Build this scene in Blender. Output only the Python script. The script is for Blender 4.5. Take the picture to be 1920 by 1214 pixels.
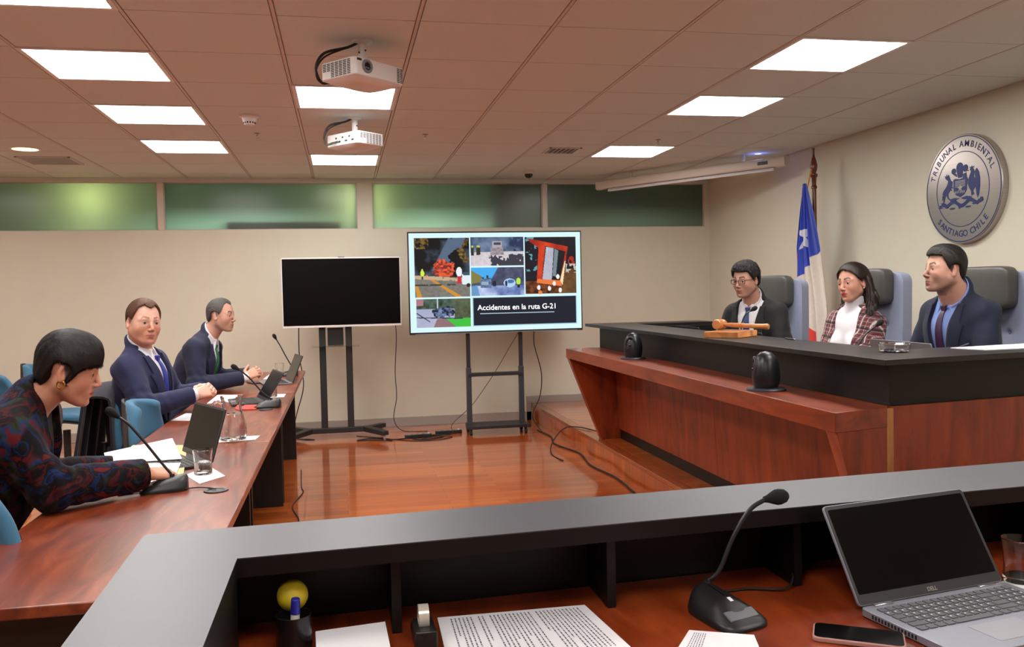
import bpy, bmesh, math, random
import numpy as np
from mathutils import Vector, Matrix, noise as mnoise

for _o in list(bpy.data.objects):
    bpy.data.objects.remove(_o, do_unlink=True)
scene = bpy.context.scene
COL = scene.collection
rnd = random.Random(7)
PI = math.pi

# ---------------------------------------------------------------- camera
cam_d = bpy.data.cameras.new('camera')
cam = bpy.data.objects.new('camera', cam_d)
COL.objects.link(cam)
cam_d.sensor_width = 36.0
cam_d.lens = 1616.915 / 1920 * 36.0
cam_d.clip_start = 0.05
YAW, PITCH, ROLL = 0.193512, -0.037386, -0.021361
_f = Vector((math.sin(YAW) * math.cos(PITCH), math.cos(YAW) * math.cos(PITCH), math.sin(PITCH)))
_r0 = Vector((math.cos(YAW), -math.sin(YAW), 0))
_u0 = _r0.cross(_f)
_r = _r0 * math.cos(ROLL) + _u0 * math.sin(ROLL)
_u = -_r0 * math.sin(ROLL) + _u0 * math.cos(ROLL)
cam.matrix_world = Matrix(((_r.x, _u.x, -_f.x, 0), (_r.y, _u.y, -_f.y, 0), (_r.z, _u.z, -_f.z, 1.39), (0, 0, 0, 1)))
scene.camera = cam

# ---------------------------------------------------------------- world, view
world = bpy.data.worlds.new('world')
scene.world = world
world.use_nodes = True
world.node_tree.nodes['Background'].inputs[0].default_value = (0.9, 0.85, 0.8, 1)
world.node_tree.nodes['Background'].inputs[1].default_value = 0.02
vs = scene.view_settings
vs.view_transform = 'Standard'
vs.look = 'None'
vs.gamma = 1.0
vs.use_curve_mapping = False
vs.exposure = 0.05
LAMP = 22.0            # emission of the ceiling panels
WALL_Y, WALL_X, CEIL = 9.05, 4.04, 2.58


def add_light(name, kind, loc, energy, color=(1, 1, 1), size=0.1, rot=None, spot=None):
    d = bpy.data.lights.new(name, kind)
    d.energy = energy
    d.color = color
    if kind == 'AREA':
        d.size = size
    elif kind in ('POINT', 'SPOT'):
        d.shadow_soft_size = size
    if spot:
        d.spot_size = spot
        d.spot_blend = 0.6
    o = bpy.data.objects.new(name, d)
    o.location = loc
    if rot:
        o.rotation_euler = rot
    COL.objects.link(o)
    return o


# corridor lamps, plus added area fill, behind the frosted clerestory panes
for _i, (_x, _y, _z, _e) in enumerate([(-2.38, 9.36, 2.38, 11), (0.25, 9.28, 2.34, 10), (-4.2, 9.5, 2.3, 8)]):
    add_light('pane_backlight', 'POINT', (_x, _y, _z), _e, (1.0, 0.93, 0.45), 0.1)
add_light('pane_backlight', 'AREA', (-1.0, 10.2, 2.3), 105, (0.72, 0.97, 0.95), 1.2)

add_light('pane_backlight', 'AREA', (0.9, 9.95, 2.3), 60, (0.74, 0.95, 0.90), 0.7)  # added fill light, brightens the middle of the third pane
add_light('pane_backlight', 'AREA', (2.9, 10.2, 2.3), 26, (0.90, 0.93, 0.84), 1.0)  # weak fill added to lift the dark fourth pane

# ---------------------------------------------------------------- materials
_mats = {}


def srgb(r, g, b):
    f = lambda c: (c / 12.92) if c <= 0.04045 else ((c + 0.055) / 1.055) ** 2.4
    return (f(r / 255), f(g / 255), f(b / 255), 1.0)


def new_mat(name):
    m = bpy.data.materials.new(name)
    m.use_nodes = True
    nt = m.node_tree
    return m, nt, nt.nodes['Principled BSDF']


def N(nt, t, **kw):
    n = nt.nodes.new(t)
    for k, v in kw.items():
        if k.startswith('i_'):
            n.inputs[k[2:].replace('_', ' ')].default_value = v
        else:
            setattr(n, k, v)
    return n


def plain(name, color, rough=0.5, metal=0.0, var=0.06, scale=30.0, bump=0.0, bscale=None, coat=0.0, sheen=0.0, spec=None, trans=0.0, alpha=1.0, ior=None):
    """Principled material with a faint procedural mottling."""
    if name in _mats:
        return _mats[name]
    m, nt, b = new_mat(name)
    L = nt.links
    tc = N(nt, 'ShaderNodeTexCoord')
    nz = N(nt, 'ShaderNodeTexNoise')
    nz.inputs['Scale'].default_value = scale
    nz.inputs['Detail'].default_value = 4
    L.new(tc.outputs['Object'], nz.inputs['Vector'])
    mix = N(nt, 'ShaderNodeMix', data_type='RGBA')
    c = color if len(color) == 4 else (*color, 1)
    mix.inputs[6].default_value = tuple(max(0, x * (1 - var)) for x in c[:3]) + (1,)
    mix.inputs[7].default_value = tuple(min(1, x * (1 + var)) for x in c[:3]) + (1,)
    L.new(nz.outputs['Fac'], mix.inputs[0])
    L.new(mix.outputs[2], b.inputs['Base Color'])
    b.inputs['Roughness'].default_value = rough
    b.inputs['Metallic'].default_value = metal
    if coat:
        b.inputs['Coat Weight'].default_value = coat
        b.inputs['Coat Roughness'].default_value = 0.08
    if sheen:
        b.inputs['Sheen Weight'].default_value = sheen
        b.inputs['Sheen Roughness'].default_value = 0.4
    if spec is not None:
        b.inputs['Specular IOR Level'].default_value = spec
    if trans:
        b.inputs['Transmission Weight'].default_value = trans
    if ior:
        b.inputs['IOR'].default_value = ior
    if bump:
        bp = N(nt, 'ShaderNodeBump')
        bp.inputs['Strength'].default_value = bump
        bp.inputs['Distance'].default_value = 0.002
        n2 = N(nt, 'ShaderNodeTexNoise')
        n2.inputs['Scale'].default_value = bscale or scale * 8
        n2.inputs['Detail'].default_value = 3
        L.new(tc.outputs['Object'], n2.inputs['Vector'])
        L.new(n2.outputs['Fac'], bp.inputs['Height'])
        L.new(bp.outputs[0], b.inputs['Normal'])
    _mats[name] = m
    return m


def ramp(nt, stops):
    r = N(nt, 'ShaderNodeValToRGB')
    el = r.color_ramp.elements
    el[0].position, el[0].color = stops[0]
    el[1].position, el[1].color = stops[-1]
    for p_, c_ in stops[1:-1]:
        e = el.new(p_)
        e.color = c_
    return r


def wood(name, dark, mid, light, stretch=(1.2, 12, 12), rough=0.28, coat=0.25, scale=2.0, swirl=0.6, bump=0.02):
    """Veneer: stretched, warped grain."""
    if name in _mats:
        return _mats[name]
    m, nt, b = new_mat(name)
    L = nt.links
    tc = N(nt, 'ShaderNodeTexCoord')
    mp = N(nt, 'ShaderNodeMapping')
    mp.inputs['Scale'].default_value = stretch
    L.new(tc.outputs['Object'], mp.inputs['Vector'])
    n1 = N(nt, 'ShaderNodeTexNoise')
    n1.inputs['Scale'].default_value = scale
    n1.inputs['Detail'].default_value = 8
    n1.inputs['Distortion'].default_value = swirl
    L.new(mp.outputs[0], n1.inputs['Vector'])
    r = ramp(nt, [(0.25, dark), (0.5, mid), (0.75, light)])
    L.new(n1.outputs['Fac'], r.inputs[0])
    n2 = N(nt, 'ShaderNodeTexNoise')
    n2.inputs['Scale'].default_value = scale * 14
    n2.inputs['Detail'].default_value = 3
    L.new(mp.outputs[0], n2.inputs['Vector'])
    mx = N(nt, 'ShaderNodeMix', data_type='RGBA', blend_type='MULTIPLY')
    mx.inputs[0].default_value = 0.35
    L.new(r.outputs[0], mx.inputs[6])
    L.new(n2.outputs['Fac'], mx.inputs[7])
    g = N(nt, 'ShaderNodeMix', data_type='RGBA', blend_type='MULTIPLY')
    g.inputs[0].default_value = 1.0
    g.inputs[7].default_value = (1.18, 1.18, 1.18, 1)
    L.new(mx.outputs[2], g.inputs[6])
    L.new(g.outputs[2], b.inputs['Base Color'])
    b.inputs['Roughness'].default_value = rough
    b.inputs['Coat Weight'].default_value = coat
    b.inputs['Coat Roughness'].default_value = 0.12
    _mats[name] = m
    return m


def emit(name, color, strength):
    m, nt, b = new_mat(name)
    b.inputs['Base Color'].default_value = (0.8, 0.8, 0.8, 1)
    b.inputs['Emission Color'].default_value = (*color[:3], 1)
    b.inputs['Emission Strength'].default_value = strength
    _mats[name] = m
    return m


def floor_mat():
    m, nt, b = new_mat('parquet')
    L = nt.links
    tc = N(nt, 'ShaderNodeTexCoord')
    br = N(nt, 'ShaderNodeTexBrick', offset=0.37, offset_frequency=2)
    br.inputs['Scale'].default_value = 1.0
    br.inputs['Brick Width'].default_value = 1.05
    br.inputs['Row Height'].default_value = 0.085
    br.inputs['Mortar Size'].default_value = 0.0012
    br.inputs['Color1'].default_value = (0, 0, 0, 1)
    br.inputs['Color2'].default_value = (1, 1, 1, 1)
    br.inputs['Mortar'].default_value = (0.3, 0.3, 0.3, 1)
    L.new(tc.outputs['Object'], br.inputs['Vector'])
    mp = N(nt, 'ShaderNodeMapping')
    mp.inputs['Scale'].default_value = (1.2, 26, 1)
    L.new(tc.outputs['Object'], mp.inputs['Vector'])
    nz = N(nt, 'ShaderNodeTexNoise')
    nz.inputs['Scale'].default_value = 2.2
    nz.inputs['Detail'].default_value = 7
    nz.inputs['Distortion'].default_value = 0.4
    L.new(mp.outputs[0], nz.inputs['Vector'])
    ad = N(nt, 'ShaderNodeMath', operation='MULTIPLY_ADD')
    ad.inputs[1].default_value = 0.42
    L.new(br.outputs['Color'], ad.inputs[0])
    sc = N(nt, 'ShaderNodeMath', operation='MULTIPLY')
    sc.inputs[1].default_value = 0.58
    L.new(nz.outputs['Fac'], sc.inputs[0])
    L.new(sc.outputs[0], ad.inputs[2])
    r = ramp(nt, [(0.05, srgb(118, 44, 8)), (0.45, srgb(176, 80, 20)), (0.95, srgb(212, 116, 40))])
    L.new(ad.outputs[0], r.inputs[0])
    mx = N(nt, 'ShaderNodeMix', data_type='RGBA', blend_type='MIX')
    mx.inputs[7].default_value = srgb(80, 34, 12)
    L.new(br.outputs['Fac'], mx.inputs[0])
    L.new(r.outputs[0], mx.inputs[6])
    L.new(mx.outputs[2], b.inputs['Base Color'])
    b.inputs['Roughness'].default_value = 0.3
    b.inputs['Coat Weight'].default_value = 0.9
    b.inputs['Coat Roughness'].default_value = 0.045
    b.inputs['Coat IOR'].default_value = 1.65
    n3 = N(nt, 'ShaderNodeTexNoise')
    n3.inputs['Scale'].default_value = 3.0
    L.new(mp.outputs[0], n3.inputs['Vector'])
    bp = N(nt, 'ShaderNodeBump')
    bp.inputs['Strength'].default_value = 0.08
    bp.inputs['Distance'].default_value = 0.004
    L.new(n3.outputs['Fac'], bp.inputs['Height'])
    L.new(bp.outputs[0], b.inputs['Coat Normal'])
    _mats['parquet'] = m
    return m


def frosted_mat():
    m = bpy.data.materials.new('frosted_glass')
    m.use_nodes = True
    nt = m.node_tree
    nt.nodes.clear()
    L = nt.links
    out = N(nt, 'ShaderNodeOutputMaterial')
    tr = N(nt, 'ShaderNodeBsdfTranslucent')
    tr.inputs[0].default_value = (0.66, 0.76, 0.64, 1)
    df = N(nt, 'ShaderNodeBsdfPrincipled')
    df.inputs['Base Color'].default_value = srgb(96, 106, 96)
    df.inputs['Roughness'].default_value = 0.22
    mx = N(nt, 'ShaderNodeMixShader')
    nz = N(nt, 'ShaderNodeTexNoise')
    nz.inputs['Scale'].default_value = 1.3
    mr = N(nt, 'ShaderNodeMapRange')
    mr.inputs['To Min'].default_value = 0.48
    mr.inputs['To Max'].default_value = 0.62
    tc = N(nt, 'ShaderNodeTexCoord')
    L.new(tc.outputs['Object'], nz.inputs['Vector'])
    L.new(nz.outputs['Fac'], mr.inputs['Value'])
    L.new(mr.outputs[0], mx.inputs[0])
    L.new(df.outputs[0], mx.inputs[1])
    L.new(tr.outputs[0], mx.inputs[2])
    L.new(mx.outputs[0], out.inputs[0])
    _mats['frosted_glass'] = m
    return m


def glass_mat(name='clear_glass', tint=(1, 1, 1), ior=1.45, rough=0.0):
    if name in _mats:
        return _mats[name]
    m, nt, b = new_mat(name)
    b.inputs['Base Color'].default_value = (*tint, 1)
    b.inputs['Transmission Weight'].default_value = 1.0
    b.inputs['Roughness'].default_value = rough
    b.inputs['IOR'].default_value = ior
    _mats[name] = m
    return m


def attr_mat(name, attr='col', rough=0.5, emission=0.0, sss=0.0, spec=None, bump=0.0, bscale=300, sheen=0.0):
    """Colour read from the mesh's own colour attribute."""
    if name in _mats:
        return _mats[name]
    m, nt, b = new_mat(name)
    L = nt.links
    a = N(nt, 'ShaderNodeAttribute', attribute_name=attr)
    if emission:
        b.inputs['Base Color'].default_value = (0.01, 0.01, 0.01, 1)
        L.new(a.outputs['Color'], b.inputs['Emission Color'])
        b.inputs['Emission Strength'].default_value = emission
        b.inputs['Specular IOR Level'].default_value = 0.1
    else:
        nz = N(nt, 'ShaderNodeTexNoise')
        nz.inputs['Scale'].default_value = 45
        nz.inputs['Detail'].default_value = 3
        tc = N(nt, 'ShaderNodeTexCoord')
        L.new(tc.outputs['Object'], nz.inputs['Vector'])
        mr = N(nt, 'ShaderNodeMapRange')
        mr.inputs['To Min'].default_value = 0.9
        mr.inputs['To Max'].default_value = 1.1
        L.new(nz.outputs['Fac'], mr.inputs['Value'])
        mx = N(nt, 'ShaderNodeMix', data_type='RGBA', blend_type='MULTIPLY')
        mx.inputs[0].default_value = 1.0
        L.new(a.outputs['Color'], mx.inputs[6])
        L.new(mr.outputs[0], mx.inputs[7])
        L.new(mx.outputs[2], b.inputs['Base Color'])
    b.inputs['Roughness'].default_value = rough
    if sss:
        b.inputs['Subsurface Weight'].default_value = sss
        b.inputs['Subsurface Radius'].default_value = (1.0, 0.35, 0.2)
        b.inputs['Subsurface Scale'].default_value = 0.006
    if spec is not None:
        b.inputs['Specular IOR Level'].default_value = spec
    if sheen:
        b.inputs['Sheen Weight'].default_value = sheen
    if bump:
        n2 = N(nt, 'ShaderNodeTexNoise')
        n2.inputs['Scale'].default_value = bscale
        tc2 = N(nt, 'ShaderNodeTexCoord')
        L.new(tc2.outputs['Object'], n2.inputs['Vector'])
        bp = N(nt, 'ShaderNodeBump')
        bp.inputs['Strength'].default_value = bump
        bp.inputs['Distance'].default_value = 0.002
        L.new(n2.outputs['Fac'], bp.inputs['Height'])
        L.new(bp.outputs[0], b.inputs['Normal'])
    _mats[name] = m
    return m


M_WALL = plain('wall_paint', srgb(216, 212, 194), 0.75, var=0.03, scale=6, bump=0.15, bscale=180)
M_CEIL = plain('ceiling_tile', srgb(206, 215, 211), 0.95, var=0.03, scale=60, bump=0.3, bscale=500)
M_GRID = plain('ceiling_grid', srgb(200, 190, 182), 0.5, var=0.02)
M_BASE = plain('baseboard_alu', srgb(176, 168, 160), 0.38, metal=0.35, var=0.05)
M_FLOOR = floor_mat()
M_FROST = frosted_mat()
M_FRAME = plain('pale_mullion', srgb(212, 202, 190), 0.5, var=0.02)
M_DESKTOP = wood('cherry_table', srgb(78, 30, 16), srgb(124, 52, 28), srgb(158, 80, 46), stretch=(9, 1.6, 9), rough=0.33, coat=0.35, scale=1.6, swirl=1.4)
M_BENCH = wood('cherry_bench', srgb(88, 30, 10), srgb(134, 52, 20), srgb(160, 74, 32), stretch=(6, 1.2, 6), rough=0.35, coat=0.2, scale=1.8, swirl=1.0)
M_BENCHV = wood('cherry_panel', srgb(92, 30, 10), srgb(132, 50, 20), srgb(154, 66, 28), stretch=(6, 6, 1.1), rough=0.38, coat=0.15, scale=2.0, swirl=0.8)
M_STRIP = wood('pale_wood_strip', srgb(150, 100, 52), srgb(176, 122, 68), srgb(190, 138, 84), stretch=(8, 8, 1), rough=0.4)
M_BLACKLAM = plain('black_laminate', srgb(15, 13, 13), 0.42, var=0.2, scale=18, spec=0.3)
M_BLACKTOP = plain('black_counter_top', srgb(30, 27, 26), 0.36, var=0.12, scale=10, spec=0.4)
M_GREYTOP = plain('satin_counter_top', srgb(42, 46, 58), 0.46, var=0.08, scale=8, ior=1.85)
M_BLACK = plain('black_plastic', srgb(24, 24, 26), 0.42, var=0.1)
M_MATTE = plain('matte_black_metal', srgb(30, 30, 32), 0.55, var=0.1)
M_DARK = plain('dark_table_panel', srgb(24, 20, 19), 0.5, var=0.15)
M_WHITEP = plain('white_plastic', srgb(222, 220, 218), 0.4, var=0.02)
M_GREYP = plain('grey_plastic', srgb(120, 120, 124), 0.45, var=0.04)
M_PAPER = plain('white_paper', srgb(236, 236, 240), 0.8, var=0.015, scale=12)
M_CHROME = plain('chrome', srgb(200, 200, 205), 0.15, metal=1.0, var=0.02)
M_CABLE = plain('black_cable', srgb(22, 21, 22), 0.5, var=0.1)
M_GLASS = glass_mat()
M_WATER = glass_mat('water', (0.97, 0.99, 1.0), 1.33)
M_FOAM = plain('foam_windscreen', srgb(20, 20, 21), 0.95, var=0.25, scale=200, bump=0.8, bscale=900)


# ---------------------------------------------------------------- mesh helpers
class MB:
    def __init__(self):
        self.bm = bmesh.new()
        self.mi = 0

    def _face(self, vs, mi=None):
        try:
            f = self.bm.faces.new(vs)
            f.material_index = self.mi if mi is None else mi
            return f
        except ValueError:
            return None

    def hexa(self, p):
        """8 corners: bottom ring 0-3, top ring 4-7."""
        v = [self.bm.verts.new(q) for q in p]
        for f in ((3, 2, 1, 0), (4, 5, 6, 7), (0, 1, 5, 4), (1, 2, 6, 5), (2, 3, 7, 6), (3, 0, 4, 7)):
            self._face([v[i] for i in f])
        return self

    def box(self, x0, x1, y0, y1, z0, z1):
        return self.hexa([(x0, y0, z0), (x1, y0, z0), (x1, y1, z0), (x0, y1, z0), (x0, y0, z1), (x1, y0, z1), (x1, y1, z1), (x0, y1, z1)])

    def cbox(self, c, s, rot=None):
        x, y, z = (k / 2 for k in s)
        R_ = rot or Matrix.Identity(3)
        P = [(-x, -y, -z), (x, -y, -z), (x, y, -z), (-x, y, -z), (-x, -y, z), (x, -y, z), (x, y, z), (-x, y, z)]
        return self.hexa([Vector(c) + R_ @ Vector(q) for q in P])

    def prism(self, poly, z0, z1, M=None):
        """Polygon in x,y extruded in z; M maps local points."""
        M = M or Matrix.Identity(4)
        n = len(poly)
        a = [self.bm.verts.new(M @ Vector((x, y, z0))) for x, y in poly]
        b = [self.bm.verts.new(M @ Vector((x, y, z1))) for x, y in poly]
        self._face(a[::-1])
        self._face(b)
        for i in range(n):
            j = (i + 1) % n
            self._face([a[i], a[j], b[j], b[i]])
        return self

    def cyl(self, p0, p1, r0, r1=None, seg=20, caps=True):
        r1 = r0 if r1 is None else r1
        p0, p1 = Vector(p0), Vector(p1)
        ax = (p1 - p0).normalized()
        u = ax.orthogonal().normalized()
        w = ax.cross(u)
        A, B = [], []
        for i in range(seg):
            t = 2 * PI * i / seg
            d = u * math.cos(t) + w * math.sin(t)
            A.append(self.bm.verts.new(p0 + d * r0))
            B.append(self.bm.verts.new(p1 + d * r1))
        for i in range(seg):
            j = (i + 1) % seg
            self._face([A[i], A[j], B[j], B[i]])
        if caps:
            self._face(A[::-1])
            self._face(B)
        return self

    def lathe(self, prof, c=(0, 0, 0), seg=32, M=None, closed=False):
        """prof: list of (radius, z)."""
        M = M or Matrix.Translation(c)
        rings = []
        for r, z in prof:
            if r < 1e-6:
                rings.append([self.bm.verts.new(M @ Vector((0, 0, z)))])
            else:
                rings.append([self.bm.verts.new(M @ Vector((r * math.cos(2 * PI * i / seg), r * math.sin(2 * PI * i / seg), z))) for i in range(seg)])
        if closed:
            rings.append(rings[0])
        for A, B in zip(rings, rings[1:]):
            for i in range(seg):
                j = (i + 1) % seg
                if len(A) == 1 and len(B) == 1:
                    continue
                if len(A) == 1:
                    self._face([A[0], B[j], B[i]][::-1])
                elif len(B) == 1:
                    self._face([A[i], A[j], B[0]])
                else:
                    self._face([A[i], A[j], B[j], B[i]])
        return self

    def sphere(self, c, r, seg=20, rings=12, M=None):
        r = r if hasattr(r, '__len__') else (r, r, r)
        M = M or Matrix.Translation(c)
        S = Matrix.Diagonal((*r, 1))
        prof = [(math.sin(PI * i / rings), -math.cos(PI * i / rings)) for i in range(rings + 1)]
        prof[0] = (0, -1)
        prof[-1] = (0, 1)
        return self.lathe(prof, seg=seg, M=M @ S)

    def tube(self, pts, r, seg=8, caps=True, smooth=0):
        pts = [Vector(p) for p in pts]
        if smooth:
            pts = spline(pts, smooth)
        n = len(pts)
        rad = r if hasattr(r, '__len__') else [r] * n
        if len(rad) != n:
            rad = [rad[min(int(i / (n - 1) * (len(rad) - 1) + 0.5), len(rad) - 1)] for i in range(n)]
        prev = None
        rings = []
        for i, p in enumerate(pts):
            t = (pts[min(i + 1, n - 1)] - pts[max(i - 1, 0)]).normalized()
            if prev is None:
                u = t.orthogonal().normalized()
            else:
                u = (prev - t * prev.dot(t))
                u = u.normalized() if u.length > 1e-6 else t.orthogonal().normalized()
            prev = u
            w = t.cross(u)
            rings.append([self.bm.verts.new(p + (u * math.cos(2 * PI * k / seg) + w * math.sin(2 * PI * k / seg)) * rad[i]) for k in range(seg)])
        for A, B in zip(rings, rings[1:]):
            for k in range(seg):
                j = (k + 1) % seg
                self._face([A[k], A[j], B[j], B[k]])
        if caps:
            self._face(rings[0][::-1])
            self._face(rings[-1])
        return self

    def quad(self, a, b, c, d):
        v = [self.bm.verts.new(p) for p in (a, b, c, d)]
        self._face(v)
        return self

    def sheet(self, fn, nu, nv, th=0.0, ndir=None):
        """fn(u,v)->point, u,v in 0..1; optional thickness along the surface normal."""
        g = [[Vector(fn(i / nu, j / nv)) for j in range(nv + 1)] for i in range(nu + 1)]
        V = [[self.bm.verts.new(p) for p in row] for row in g]
        for i in range(nu):
            for j in range(nv):
                self._face([V[i][j], V[i + 1][j], V[i + 1][j + 1], V[i][j + 1]])
        if th:
            W = []
            for i in range(nu + 1):
                row = []
                for j in range(nv + 1):
                    du = g[min(i + 1, nu)][j] - g[max(i - 1, 0)][j]
                    dv = g[i][min(j + 1, nv)] - g[i][max(j - 1, 0)]
                    nn = du.cross(dv)
                    nn = nn.normalized() if nn.length > 1e-12 else Vector((0, 0, 1))
                    if ndir is not None:
                        nn = Vector(ndir)
                    row.append(self.bm.verts.new(g[i][j] - nn * th))
                W.append(row)
            for i in range(nu):
                for j in range(nv):
                    self._face([W[i][j + 1], W[i + 1][j + 1], W[i + 1][j], W[i][j]])
            for i in range(nu):
                self._face([V[i][0], W[i][0], W[i + 1][0], V[i + 1][0]])
                self._face([V[i][nv], V[i + 1][nv], W[i + 1][nv], W[i][nv]])
            for j in range(nv):
                self._face([V[0][j], V[0][j + 1], W[0][j + 1], W[0][j]])
                self._face([V[nu][j], W[nu][j], W[nu][j + 1], V[nu][j + 1]])
        return self

    def build(self, name, mat, parent=None, bevel=0.0, smooth=True, angle=35, segs=2, sub=0, fix=True):
        me = bpy.data.meshes.new(name)
        if fix:
            bmesh.ops.recalc_face_normals(self.bm, faces=self.bm.faces)
        self.bm.to_mesh(me)
        self.bm.free()
        mats = mat if isinstance(mat, (list, tuple)) else [mat]
        for m in mats:
            me.materials.append(m)
        o = bpy.data.objects.new(name, me)
        COL.objects.link(o)
        if parent:
            o.parent = parent
        if smooth:
            me.polygons.foreach_set('use_smooth', [True] * len(me.polygons))
            if not sub:
                me.set_sharp_from_angle(angle=math.radians(angle))
        if bevel:
            md = o.modifiers.new('bevel', 'BEVEL')
            md.width = bevel
            md.segments = segs
            md.limit_method = 'ANGLE'
            md.angle_limit = math.radians(40)
            md.harden_normals = False
        if sub:
            md = o.modifiers.new('sub', 'SUBSURF')
            md.levels = sub
            md.render_levels = sub
        return o


def spline(pts, k):
    """Catmull-Rom through pts, k steps per segment."""
    P_ = [pts[0] * 2 - pts[1]] + list(pts) + [pts[-1] * 2 - pts[-2]]
    out = []
    for i in range(1, len(P_) - 2):
        a, b, c, d = P_[i - 1:i + 3]
        for s in range(k):
            t = s / k
            out.append(0.5 * ((2 * b) + (c - a) * t + (2 * a - 5 * b + 4 * c - d) * t * t + (3 * b - a - 3 * c + d) * t ** 3))
    out.append(pts[-1])
    return out


def thing(name, label, cat, loc=(0, 0, 0), rotz=0.0, group=None):
    o = bpy.data.objects.new(name, None)
    COL.objects.link(o)
    o.empty_display_size = 0.1
    o.location = loc
    o.rotation_euler = (0, 0, rotz)
    o['label'] = label
    o['category'] = cat
    if group:
        o['group'] = group
    return o


def tag(o, label, cat, group=None, kind=None):
    o['label'] = label
    o['category'] = cat
    if group:
        o['group'] = group
    if kind:
        o['kind'] = kind
    return o


def struct(o):
    o['kind'] = 'structure'
    return o


def children(o):
    return [c for c in bpy.data.objects if c.parent == o]


def copy_tree(o, parent=None):
    c = o.copy()
    COL.objects.link(c)
    c.parent = parent
    for ch in children(o):
        copy_tree(ch, c)
    return c


def dup(o, label, loc=None, rotz=None):
    c = copy_tree(o)
    c['label'] = label
    if loc is not None:
        c.location = loc
    if rotz is not None:
        c.rotation_euler = (0, 0, rotz)
    return c


def rrect(w, h, r, n=5, cx=0, cy=0):
    """Rounded rectangle polygon."""
    out = []
    for (sx, sy, a0) in ((1, 1, 0), (-1, 1, 90), (-1, -1, 180), (1, -1, 270)):
        for i in range(n + 1):
            a = math.radians(a0 + 90 * i / n)
            out.append((cx + sx * (w / 2 - r) + r * math.cos(a), cy + sy * (h / 2 - r) + r * math.sin(a)))
    return out


def text_mesh(s, size, mat, name, parent=None, M=None, ext=0.0005, align='CENTER', font=None, bold=0.0):
    cu = bpy.data.curves.new(name, 'FONT')
    cu.body = s
    cu.size = size
    cu.extrude = ext
    cu.offset = bold
    cu.align_x = align
    cu.align_y = 'CENTER'
    cu.resolution_u = 3
    tmp = bpy.data.objects.new(name + '_tmp', cu)
    COL.objects.link(tmp)
    dg = bpy.context.evaluated_depsgraph_get()
    me = bpy.data.meshes.new_from_object(tmp.evaluated_get(dg))
    bpy.data.objects.remove(tmp, do_unlink=True)
    bpy.data.curves.remove(cu)
    if M is not None:
        me.transform(M)
    me.materials.clear()
    me.materials.append(mat)
    o = bpy.data.objects.new(name, me)
    COL.objects.link(o)
    if parent:
        o.parent = parent
    return o


def join_meshes(objs, name):
    """Join several mesh objects (same parent) into one without operators."""
    bm = bmesh.new()
    for o in objs:
        bm.from_mesh(o.data)
    me = bpy.data.meshes.new(name)
    bm.to_mesh(me)
    bm.free()
    me.materials.append(objs[0].data.materials[0])
    r = bpy.data.objects.new(name, me)
    COL.objects.link(r)
    r.parent = objs[0].parent
    for o in objs:
        bpy.data.objects.remove(o, do_unlink=True)
    return r


# ================================================================ ROOM SHELL
XL, YB = -5.2, -3.0
GX0, GY0, TILE = -0.251, 3.82, 0.61

struct(MB().box(XL, WALL_X + 0.1, YB, WALL_Y + 0.1, -0.1, 0).build('floor', M_FLOOR, smooth=False))
# ceiling: tiles with shadow gaps, and metal runners along the room
LIGHTS = [(-2, -1, True), (-2, 1, True), (-2, 3, True), (-2, 5, True), (0, 2, True), (0, 6, True), (4, -2, True), (4, 0, True), (4, 2, True), (4, 5, True),
          (-2, -4, False), (0, -2, False), (0, -6, False), (4, -5, False), (-2, -8, False), (4, -8, False), (-6, 1, False), (-6, 5, False)]
cells = {(a, b) for a, b, _ in LIGHTS}
mb = MB()
i0, i1 = math.floor((XL - GX0) / TILE), math.ceil((WALL_X - GX0) / TILE)
j0, j1 = math.floor((YB - GY0) / TILE), math.ceil((WALL_Y - GY0) / TILE)
for i in range(i0, i1):
    for j in range(j0, j1):
        if (i, j) in cells:
            continue
        x0, x1 = max(GX0 + i * TILE + 0.012, XL), min(GX0 + (i + 1) * TILE - 0.012, WALL_X)
        y0, y1 = max(GY0 + j * TILE + 0.0035, YB), min(GY0 + (j + 1) * TILE - 0.0035, WALL_Y)
        if x1 - x0 < 0.02 or y1 - y0 < 0.02:
            continue
        mb.box(x0, x1, y0, y1, CEIL, CEIL + 0.02)
mb.mi = 1
mb.box(XL, WALL_X + 0.1, YB, WALL_Y + 0.1, CEIL + 0.012, CEIL + 0.08)
for i in range(i0, i1 + 1):
    x = GX0 + i * TILE
    if XL < x < WALL_X:
        mb.box(x - 0.007, x + 0.007, YB, WALL_Y, CEIL - 0.001, CEIL + 0.02)
# the panels' wells are cut by leaving the slab low only where lamps do not sit: lamps hang 4 mm under it
struct(mb.build('ceiling', [M_CEIL, M_GRID], smooth=False))

# far wall with the frosted clerestory band between z 2.065 and 2.54
WZ0, WZ1 = 2.065, 2.54
mb = MB()
mb.box(XL, WALL_X + 0.1, WALL_Y, WALL_Y + 0.1, 0, WZ0)
mb.box(XL, WALL_X + 0.1, WALL_Y, WALL_Y + 0.1, WZ1, CEIL + 0.02)
mb.box(0.178, 0.33, WALL_Y, WALL_Y + 0.1, WZ0, WZ1)
mb.box(3.985, WALL_X + 0.1, WALL_Y, WALL_Y + 0.1, WZ0, WZ1)
struct(mb.build('wall_far', M_WALL, smooth=False))
struct(MB().box(XL, WALL_X, WALL_Y - 0.012, WALL_Y, 2.545, CEIL).build('trim_1', M_CEIL, bevel=0.002))
struct(MB().box(WALL_X, WALL_X + 0.1, YB, WALL_Y, 0, CEIL + 0.02).build('wall_right', M_WALL, smooth=False))
struct(MB().box(XL - 0.1, XL, YB, WALL_Y + 0.1, 0, CEIL + 0.02).build('wall_left', M_WALL, smooth=False))
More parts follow.
